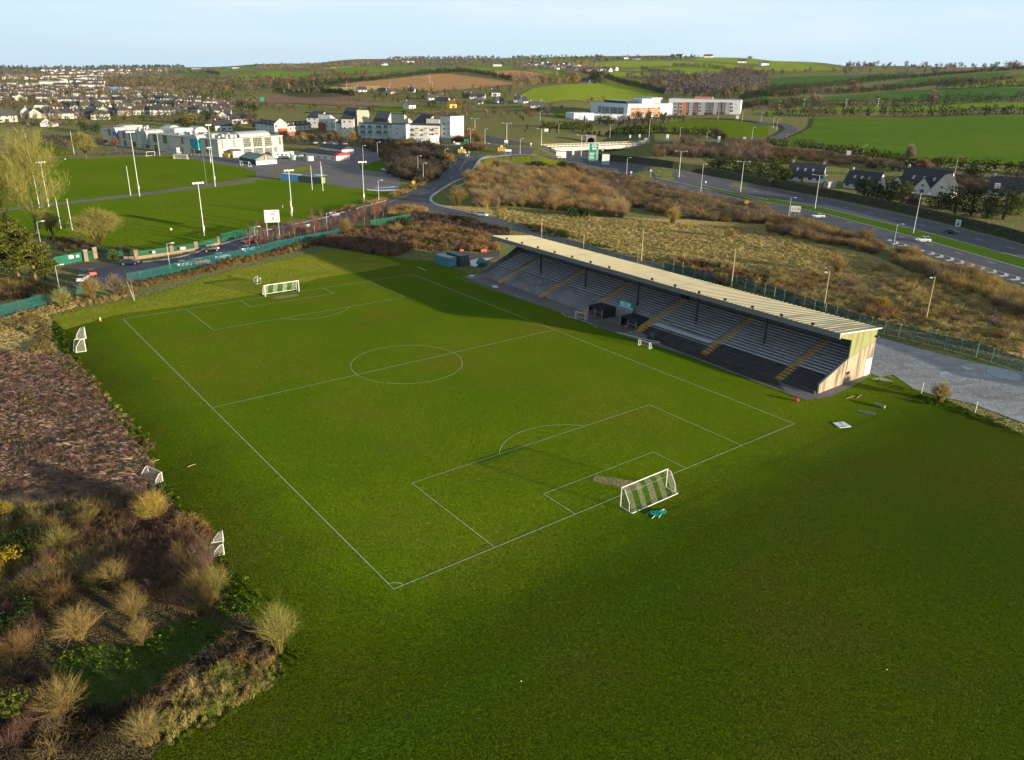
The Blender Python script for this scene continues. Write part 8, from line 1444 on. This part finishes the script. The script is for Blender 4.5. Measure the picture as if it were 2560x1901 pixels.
# ---------------------------------------------------------------- signs
def sign(z, x, yb, w, h, z0, m, label, legs=2, inkm=None, bars=(), face=None, name='road_sign', cat='sign', rz=None):
    p = G(z, x, yb); t = empty(name, p, -math.atan2(p.x, p.y) if rz is None else rz, label, cat); MB().box(-w / 2, w / 2, -.05, .05, z0, z0 + h).build('panel', m, t)
    for k in range(legs): q = (k - (legs - 1) / 2) * w * .8 / max(1, legs - 1); MB().box(q - .07, q + .07, .05, .2, 0, z0 + h * .8).build('leg', GALV, t)
    if bars:
        b = MB()
        for x0, x1, y0, y1 in bars: b.box(-w / 2 + w * x0, -w / 2 + w * x1, -.07, -.05, z0 + h * y0, z0 + h * y1)
        b.build('lettering', inkm or WHITE, t)
    return t
SGN = mat('green_sign_face', (.005, .26, .15), .4, .05); SWH = mat('white_sign_face', (.72, .72, .70), .45, .04); SINK = mat('black_sign_ink', (.04, .045, .05), .6); SYE = mat('amber_sign_face', (.75, .40, .01), .5, .05)
hS = HT('b1', 1280, 830, 235)
sign('b1', 1270, 830, 4.6, hS - 1.3, 1.3, SGN, 'tall green direction sign with white lines of text in front of the bridge', 6, WHITE, [(.0, 1, 0, .012), (.0, 1, .985, 1), (0, .02, 0, 1), (.98, 1, 0, 1), (.3, .6, .95, .965), (.3, .85, .90, .93), (.25, .9, .84, .87), (.25, .88, .79, .82), (.3, .8, .67, .74), (.35, .85, .61, .64), (.08, .66, .41, .44), (.08, .55, .35, .38), (.08, .6, .30, .33), (.08, .5, .21, .24), (.08, .6, .15, .18), (.08, .55, .09, .12), (.85, .90, .06, .60), (.70, .87, .40, .43)])
sign('b1', 1650, 915, 3.6, 4.8, .5, SWH, 'pale blank backed sign with a teal lower half beside the green one', 2, mat('teal_wash', (.25, .55, .55), .5), [(.02, .98, .05, .32)])
sign('b1', 300, 790, 4.2, 3.0, 1.7, SWH, 'white board sign with dark print beside the bridge abutment', 3, mat('pink_grey_print', (.45, .30, .30)), [(.05, .5, .1, .3)]); sign('b1', 155, 730, 1.0, 2.2, 1.8, SWH, 'narrow white sign left of the white board by the bridge', 2); sign('b1', 650, 685, 1.1, 2.3, 1.6, SWH, 'narrow white sign under the left end of the bridge', 2)
p = G('tp', 250, 1365); sign('tp', 280, 1365, 4.0, 3.4, 5.0, SWH, 'tall white hoarding with dark print beside the road among birches', 2, mat('grey_print', (.2, .23, .26)), [(.42, .8, .80, .90), (.36, .72, .67, .74), (.36, .8, .55, .64), (.5, .62, .15, .45), (.68, .85, .2, .28), (.08, .16, .6, .9)], name='hoarding')
sign('r8', 230, 500, 3.2, 2.0, 1.9, SWH, 'white direction sign with an arrow on the near verge of the motorway', 3, mat('faint_print', (.3, .3, .28)), [(.18, .24, .2, .7), (.24, .3, .35, .5), (.4, .65, .6, .68), (.4, .6, .35, .45), (.75, .88, .25, .75)])
sign('r8', 1645, 590, 1.6, 2.2, .4, SWH, 'small white and dark sign in front of the noise barrier', 1, SINK, [(.3, .7, .15, .5), (.2, .8, .65, .75)])
for i, (z, x, yb, w_, h_, m, lb) in enumerate((('rb', 640, 135, 2.6, 1.9, SGN, 'green sign with a white border behind the roundabout'), ('r2', 55, 612, 4.5, 4.2, SGN, 'distant green sign by the brown field'), ('r3', 1957, 770, 2.2, 2.4, SWH, 'white sign on the road past the hotel like building'), ('r3', 1025, 940, 1.1, 1.8, SWH, 'narrow white sign beyond the bridge, first of two'), ('r3', 1108, 935, 1.1, 1.8, SWH, 'narrow white sign beyond the bridge, second of two'), ('r3', 1350, 945, 1.6, 2.2, SWH, 'white and teal sign right of the bridge'), ('r3', 1162, 960, 1.8, 1.2, mat('lilac_sign', (.45, .42, .55)), 'lilac tinted sign behind the bridge parapet'), ('r3', 1795, 985, 1.6, 3.6, SWH, 'white post sign beside the dark box right of the bridge'), ('r3', 2018, 950, 1.6, 1.1, SWH, 'white sign at the bend of the right hand road'), ('r3', 298, 885, 2.6, 1.8, SWH, 'white sign on the dual carriageway verge'), ('rb', 1600, 125, 2.0, 1.2, SWH, 'white sign on the far side of the roundabout'), ('rb', 430, 185, 2.6, 1.2, SWH, 'white fence like sign left of the roundabout island'), ('c2', 1860, 590, 5.2, 4.0, SWH, 'tall cream hoarding in front of the flats by the roundabout'), ('c2', 1905, 610, 2.4, 1.2, SWH, 'small white sign right of the cream hoarding'), ('r4', 695, 1100, 2.2, 2.6, SWH, 'white leaning sign at the foot of the big green field'), ('rb', 1650, 350, 3.2, 1.1, mat('pale_blue_sign', (.55, .66, .70)), 'long pale sign on the roundabout kerb'))): sign(z, x, yb, w_, h_, 1.3, m, lb, 2)
for z, x, yb, lb in (('r6', 1370, 246, 'amber diamond warning sign on the verge of the road bend'), ('r8', 2032 - 1840, 432 - 400 + 400, '') if 0 else ('r7', 2033, 425, 'amber diamond warning sign by the motorway scrub')):
    p = G(z, x, yb); t = empty('warning_sign', p, -math.atan2(p.x, p.y), lb, 'sign'); MB().tube([(0, 0.08, 0), (0, 0.08, 2.6)], .05).build('post', GALV, t); MB().prism([(0, 1.5), (.85, 2.35), (0, 3.2), (-.85, 2.35)], 1, -.03, .03).build('diamond_panel', SYE, t); MB().box(-.1, .1, -.05, -.03, 2.0, 2.7).build('symbol', SINK, t)
for x, yb, lb in ((525, 350, 'pair of amber chevron boards on the near left side of the roundabout island'), (1490, 315, 'pair of amber chevron boards at the right end of the roundabout island')):
    p = G('rb', x, yb); t = empty('chevron_board', p, -math.atan2(p.x, p.y), lb, 'sign')
    for k in (-1, 1):
        MB().box(k * 1.1 - .8, k * 1.1 + .8, -.04, .04, .9, 2.5).build('board', SYE, t); MB().prism([(k * 1.1 - .5, 1.7), (k * 1.1 + .3, 2.4), (k * 1.1 + .5, 2.2), (k * 1.1, 1.7), (k * 1.1 + .5, 1.2), (k * 1.1 + .3, 1.0)], 1, -.06, -.04).build('arrow', SINK, t); MB().box(k * 1.1 - .06, k * 1.1 + .06, .04, .14, 0, 2).build('leg', GALV, t)
    MB().tube([(0, -.02, 3.1), (0, .04, 3.1)], .6, n=14).build('white_disc', SWH, t); MB().tube([(0, .1, 0), (0, .1, 3)], .05).build('post', GALV, t)
for i, (z, x, yb, yt, m) in enumerate((('rb', 618, 420, 285, SWH), ('rb', 665, 440, 350, mat('lilac_sign', (.45, .42, .55))), ('rb', 705, 430, 280, GALV), ('r7', 1033, 160, 100, SWH), ('r7', 1203, 150, 85, SWH), ('r7', 1683, 215, 188, SWH), ('rb', 2200, 190, 80, SWH), ('rb', 343, 115, 35, SWH), ('r3', 165, 1005, 965, SWH))): p = G(z, x, yb); h = max(1.5, HT(z, x, yb, yt)); t = empty('small_sign', p, -math.atan2(p.x, p.y), '%s small round sign on a thin post, counted from the roundabout' % ordn(i), 'sign', 'small round road signs'); MB().tube([(0, 0, 0), (0, 0, h)], .05).build('post', GALV, t); MB().tube([(0, -.08, h - .4), (0, -.04, h - .4)], .45, n=12).build('disc', m, t)
# ---------------------------------------------------------------- the bridge
BCR = mat('pale_bridge_concrete', (.62, .57, .47), .85, .08, .4); zD = 6.0
def on_z(zn, x, y, z): r = ray(*Q(zn, x, y)); s = (z - CAM_H) / r[2]; return Vector((r[0] * s, r[1] * s, z))
A, B = on_z('r3', 370, 1020, zD), on_z('r3', 1285, 985, zD); d = B - A; L_ = d.length; t = empty('road_bridge', (A.x, A.y, 0), math.atan2(d.y, d.x), 'pale concrete road bridge with railings crossing the motorway', 'bridge'); bw = 11
MB().prism([(0, zD + .35), (0, zD - .35), (L_ * .09, zD - 1.3), (L_ * .1, zD - 1.15), (L_ * .8, zD - 1.15), (L_ * .8, zD - 1.4), (L_, zD - .3), (L_, zD + .35)], 1, 0, bw).build('deck', BCR, t)
MB().box(0, L_, .8, bw - .8, zD + .35, zD + .4).build('roadway', M_TARP, t)
for y in (0, bw - .25):
    MB().box(-2, L_ + 1, y, y + .25, zD + .36, zD + .75).build('parapet', BCR, t); rr = MB(); rr.box(-2, L_ + 1, y + .05, y + .2, zD + 1.55, zD + 1.72).box(-2, L_ + 1, y + .08, y + .16, zD + 1.1, zD + 1.2)
    for k in range(int(L_ / 2.5) + 2): rr.box(k * 2.5 - 1.9, k * 2.5 - 1.7, y + .05, y + .2, zD + .7, zD + 1.6)
    rr.build('railing', mat('cream_railing', (.62, .55, .42), .6, .1), t)
for x in (.46,): MB().box(L_ * x - .6, L_ * x + .6, 2, 4.4, 0, zD - 1.1).build('pier', BCR, t); MB().box(L_ * x - .6, L_ * x + .6, 6.6, 9, 0, zD - 1.1).build('pier', BCR, t)
MB().prism([(L_ * .79, 0), (L_ * .79, zD - .9), (L_ * .995, zD - .3), (L_ * .93, 1)], 1, .5, bw - .5).build('abutment', BCR, t)
MB().prism([(-1, 0), (-1, zD), (L_ * .09, zD - 1.2), (L_ * .07, 0)], 1, .5, bw - .5).build('abutment', mat('dark_earth_wall', (.12, .11, .08), .9, .3), t)  # left abutment in a dark earth colour
p = G('b1', 1200, 240); t = empty('stone_arch', p, -math.atan2(p.x, p.y) + .1, 'grey stone arch of an old bridge beyond the road bridge', 'arch'); pr = [(-3.2, 0), (-3.2, 4.9), (3.2, 4.9), (3.2, 0), (2.2, 0)] + [(2.2 * math.cos(math.pi * k / 12), 1.4 + 2.2 * math.sin(math.pi * k / 12)) for k in range(1, 12)] + [(-2.2, 0)]
MB().prism(pr, 1, 0, 6).build('wall', mat('grey_arch_stone', (.24, .20, .19), .9, .2, .6), t); MB().box(-3.1, 3.1, 6, 6.3, 0, 4.8).build('dark_backing', MATS['black_void'], t)
# ---------------------------------------------------------------- vehicles
RUB = mat('tyre_rubber', (.02, .02, .022), .8); ALLOY = mat('alloy_wheel', (.5, .5, .52), .35, .05, metal=.6); RLM = mat('red_lamp_lens', (.45, .02, .02), .3)
def car(loc, rz, col, label, suv=False, group='cars in view', L=4.3):
    """nose towards local +x"""
    t = empty('parked_car', loc, rz, label, 'car', group); k = L / 4.3; H = 1.62 if suv else 1.44; pm = mat('car_paint_%02d%02d%02d' % tuple(int(c * 99) for c in col), col, .22, .02, spec=.6)
    S = [(-2.12, .42, .78, .62), (-2.05, .30, .98, .80), (-1.55, .22, 1.02, .87), (-.6, .2, 1.0, .89), (.7, .2, .97, .89), (1.3, .22, .90, .87), (1.95, .28, .74, .80), (2.14, .40, .62, .62)]
    if suv: S = [(x, a, b + .1, w) for x, a, b, w in S]
    def loft(S, name, m, par, ends=True):
        mb = MB(); R_ = []
        for x, a, b, w in S: R_.append([(x * k, -w * .92, a), (x * k, -w, (a + b) / 2), (x * k, -w * .9, b), (x * k, w * .9, b), (x * k, w, (a + b) / 2), (x * k, w * .92, a)])
        for p, q in zip(R_, R_[1:]):
            for j in range(6): mb.quad(p[j], p[(j + 1) % 6], q[(j + 1) % 6], q[j])
        mb.quad(*R_[0]).quad(*R_[-1][::-1]); return mb.build(name, m, par, smooth=False)
    body = loft(S, 'body', pm, t); b0 = (1.1 if suv else 1.0) - .03
    cab = [(-1.95 if suv else -1.75, b0 - .02, b0 + .02, .80), (-1.55 if suv else -1.25, b0, H - .05, .70), (-.3, b0, H, .72), (.25, b0, H - .03, .71), (1.05, b0 - .08, b0 - .02, .78)]
    loft(cab, 'window_glass', GLASS, t); MB().quad((-1.5 * k if suv else -1.2 * k, -.62, H - .03), (.22 * k, -.64, H - .01), (.22 * k, .64, H - .01), (-1.5 * k if suv else -1.2 * k, .62, H - .03)).quad((-.3 * k, -.66, H + .012), (.2 * k, -.64, H - .005), (.2 * k, .64, H - .005), (-.3 * k, .66, H + .012)).build('roof', pm, t)
    pl_ = MB()
    for y in (-1, 1):
        for x in (-.35,): pl_.quad((x * k, y * .80, b0), ((x + .1) * k, y * .80, b0), ((x + .1) * k, y * .725, H - .03), (x * k, y * .725, H - .03))
    pl_.build('pillar', pm, t)
    for x in (-1.33, 1.33):
        for y in (-.80, .80):
            w = MB().tube([(x * k, y - .1, .32), (x * k, y + .1, .32)], .33, n=14).build('wheel', RUB, t); s = .105 if y > 0 else -.105; MB().tube([(x * k, y + s * .9, .32), (x * k, y + s * 1.1, .32)], .2, n=12).build('rim', ALLOY, w)
    for y in (-.58, .58): MB().box(2.0 * k, 2.1 * k, y - .18, y + .18, .58, .72).build('headlight', LAMPM, t); MB().box(-2.13 * k, -2.06 * k, y - .16, y + .16, .72, .92).build('taillight', RLM, t)
    return t
def car2(z, a, b, col, label, suv=False, flip=False, L=4.3):
    A, B = G(z, *a), G(z, *b); d = B - A; h = math.atan2(d.y, d.x) + (math.pi if flip else 0); n = Vector((-d.y, d.x, 0)).normalized(); n = n if n.y > 0 else -n
    return car((A + B) / 2 + n * .8 + Vector((0, 0, .07)), h, col, label, suv, L=L)
car2('r5', (1050, 922), (1200, 915), (.012, .018, .045), 'dark navy saloon car beside the stone wall nearest the gate')
car2('r5', (1775, 808), (1905, 795), (.012, .012, .014), 'black saloon car further along the stone wall', flip=True)
car2('r5', (2130, 735), (2225, 718), (.20, .010, .016), 'dark red car at the end of the parked row by the road', flip=True)
car(G('r5', 708, 1060) + Vector((0, .8, .07)), 1.75, (.55, .55, .56), 'silver car nearest the three bushes'); car(G('r5', 775, 1010) + Vector((0, .8, .07)), 2.3, (.40, .12, .10), 'reddish car with red rear lamps behind the silver one')
car2('r5', (1875, 880), (2010, 855), (.28, .42, .46), 'pale blue car seen through the teal fence', suv=True); car2('r5', (1690, 920), (1825, 905), (.50, .035, .06), 'bright red car seen through the teal fence'); car2('r5', (1560, 940), (1670, 920), (.30, .32, .34), 'grey car left of the red one behind the teal fence'); car2('r5', (2120, 805), (2215, 790), (.16, .30, .42), 'light blue car at the right of the cars behind the fence')
car2('tp', (655, 1195), (850, 1165), (.62, .62, .62), 'silver white car driving past behind the birches', flip=True); car2('tp', (1185, 1015), (1310, 985), (.40, .40, .55), 'lilac silver car further up the road behind the birches')
car2('r6', (1905, 490), (2000, 500), (.60, .62, .63), 'silver car with a person beside it on the lane bend')
car2('r8', (392, 505), (485, 508), (.58, .62, .64), 'silver car on the near carriageway of the motorway', flip=True); car2('r8', (1290, 715), (1408, 722), (.70, .73, .70), 'white car on the near carriageway beside the chevrons', True, flip=True); car2('r8', (1535, 640), (1640, 652), (.015, .025, .05), 'dark blue car on the far carriageway of the motorway')
car2('r2', (1270, 972), (1298, 968), (.6, .6, .6), 'white car in front of the roundabout flats'); car2('tp', (1955, 298), (2025, 300), (.66, .66, .66), 'white van like car at the grass by the dark copse', True)
for i, (x, y) in enumerate(((680, 765), (730, 765), (1010, 765), (640, 780))): car2('r3', (x, y), (x + 22, y), [(.6, .6, .6), (.35, .03, .03), (.5, .5, .52), (.03, .04, .08)][i], '%s parked car from the left before the large white building' % ordn(i) if 0 else ['white car parked before the white annex', 'red car parked before the white annex', 'silver car at the corner of the orange panelled side', 'dark car at the left end of the white annex'][i])
rc = random.Random(3)
for i in range(9): p = G('r2', 530 + i * 34, 975 + (i % 2) * 8); car(p + Vector((0, 0, .1)), rc.uniform(.2, .6), [(.5, .5, .52), (.03, .03, .04), (.6, .6, .6), (.3, .03, .03), (.05, .08, .2)][i % 5], '%s car from the left in the row by the flats car park' % ordn(i), group='cars parked by the flats')
# coach stop shelter white lorry by the flats
p = G('c2', 1690, 595); t = empty('white_lorry', p, -math.atan2(p.x, p.y) - 1.2, 'white lorry cab by the roundabout flats', 'lorry'); MB().prism([(-2, .5), (2.2, .5), (2.3, 1.6), (1.7, 3.2), (-2, 3.3)], 1, -1.2, 1.2).build('cab', WHITE, t); MB().prism([(2.28, 1.75), (1.74, 3.0), (1.80, 3.0), (2.34, 1.75)], 1, -1.0, 1.0).build('windscreen', GLASS, t); MB().box(-7, -2.1, -1.25, 1.25, .9, 3.6).build('box_body', WHITE, t)
for x in (-6, -4.8, 1.2):
    for y in (-1.05, 1.05): MB().tube([(x, y - .15, .5), (x, y + .15, .5)], .5, n=12).build('wheel', RUB, t)
# ---------------------------------------------------------------- people
def person(z, x, yb, top, legs, label, rz=0, stride=.25, arms=.2):
    p = G(z, x, yb); me = bpy.data.meshes.new('person'); J = [(0, 0, .95), (0, 0, 1.2), (0, .01, 1.42), (0, 0, 1.52), (0, .02, 1.64), (0, .02, 1.78), (-.1, 0, .9), (-.12, stride, .5), (-.12, stride * .6, .06), (-.12, stride * .6 + .16, .03), (.1, 0, .9), (.12, -stride * .4, .48), (.12, -stride, .06), (.12, -stride + .16, .03), (-.2, 0, 1.40), (-.27, -.05, 1.12), (-.25, arms, .9), (-.25, arms + .08, .82), (.2, 0, 1.40), (.27, -.05, 1.12), (.25, arms * .6, .9), (.25, arms * .6 + .08, .82)]
    Ed = [(0, 1), (1, 2), (2, 3), (3, 4), (4, 5), (0, 6), (6, 7), (7, 8), (8, 9), (0, 10), (10, 11), (11, 12), (12, 13), (2, 14), (14, 15), (15, 16), (16, 17), (2, 18), (18, 19), (19, 20), (20, 21)]; Rd = [.15, .15, .15, .06, .095, .07, .095, .065, .045, .04, .095, .065, .045, .04, .065, .048, .038, .035, .065, .048, .038, .035]
    me.from_pydata(J, Ed, []); o = obj('person', me, None, p, rz); o.modifiers.new('skin', 'SKIN'); [setattr(v_, 'radius', (r, r)) for v_, r in zip(me.skin_vertices[0].data, Rd)]; me.skin_vertices[0].data[0].use_root = True; s_ = o.modifiers.new('sub', 'SUBSURF'); s_.levels = s_.render_levels = 1
    dg = bpy.context.evaluated_depsgraph_get(); m2 = bpy.data.meshes.new_from_object(o.evaluated_get(dg)); o.modifiers.clear(); o.data = m2; m2.materials.clear()
    for q in (mat('skin', (.45, .28, .2), .7), mat('cloth_%d' % int(top[0] * 900 + top[2] * 90), top), mat('cloth_l%d' % int(legs[0] * 900 + legs[2] * 90), legs), mat('hair', (.05, .035, .025))): m2.materials.append(q)
    for f_ in m2.polygons: c = f_.center; f_.material_index = 3 if c.z > 1.72 or (c.z > 1.6 and c.y < 0) else 0 if c.z > 1.5 or (abs(c.x) > .2 and c.z < .9 and c.z > .7) else 1 if c.z > .95 or abs(c.x) > .2 else 2
    return tag(o, label, 'person')
person('r5', 1492, 640, (.65, .65, .62), (.02, .02, .025), 'person in a white top and dark trousers walking on the training pitch', .6)
person('r6', 232, 416, (.02, .02, .03), (.55, .55, .5), 'person in a dark top and white shorts standing on the training pitch', -.4)
person('r6', 1878, 480, (.015, .015, .02), (.02, .02, .03), 'person in dark clothes standing beside the silver car on the lane', 1.2, .1)
person('r1', 570, 1128, (.62, .60, .55), (.03, .03, .03), 'person in a white top at the far corner of the far training pitch', .2)
for z, x, y, lb in (('r5', 1735, 652, 'white football lying near the floodlight mast by the wall'), ('l5', 1178 * 1.0, 62, '') if 0 else ('s', 1303, 1705, 'scrap of white litter on the grass at the bottom of the photo'), ('s', 2217, 1676, 'scrap of white litter on the grass at the bottom right')):
    p = G(z, x, y); v_ = []; t = MB()
    for i in range(6):
        th0, th1 = math.pi * i / 6, math.pi * (i + 1) / 6
        for j in range(10): a0, a1 = 2 * math.pi * j / 10, 2 * math.pi * (j + 1) / 10; f_ = lambda th, a: (.12 * math.sin(th) * math.cos(a), .12 * math.sin(th) * math.sin(a), .12 - .12 * math.cos(th)); t.quad(f_(th0, a0), f_(th0, a1), f_(th1, a1), f_(th1, a0))
    b_ = z == 's'; o_ = t.build('litter' if b_ else 'football', WHITE, None, p + Vector((0, 0, .04)), smooth=not b_); o_.scale = (.55, .4, .3) if b_ else (1, 1, 1); tag(o_, lb, 'litter' if b_ else 'ball')
# goals on the training ground
for z, a, b, yt, lb in (('c1', (545, 435), (630, 428), 372, 'plain white goal at the far left of the far training pitch'), ('c1', (830, 462), (975, 466), 405, 'white goal with a net in front of the college, middle one'), ('c1', (1545, 530), (1635, 545), 478, 'white goal with side frames in front of the clubhouse')):
    A, B = G(z, *a), G(z, *b); n = Vector((A.x + B.x, A.y + B.y, 0)); goal('football_goal', A, B, 2.3, 1.8, lb, -n, 'goals of the training ground', .09, .6, netw=.02 if 'net' in lb else 0, cell=.3)
def hoarding_fence(): pass
palisade(pl('c1', (700, 395), (1000, 425), (1300, 450), (1540, 490)), 1.3, GALV, 'low grey rail fence along the college side of the far training pitch', gap=1.2, w=.1, name='rail_fence')
# ---------------------------------------------------------------- the air
hm = bpy.data.materials.new('thin_haze'); hm.use_nodes = True; N, L = nodes(hm); N.remove(N['Principled BSDF']); pv = N.new('ShaderNodeVolumePrincipled'); pv.inputs['Color'].default_value = (.80, .88, 1, 1); pv.inputs['Density'].default_value = .000028; pv.inputs['Anisotropy'].default_value = .2; L.new(pv.outputs[0], N['Material Output'].inputs['Volume'])
tag(MB().box(-9800, 9800, -9800, 9800, -125, 190).build('haze', hm), kind='stuff')
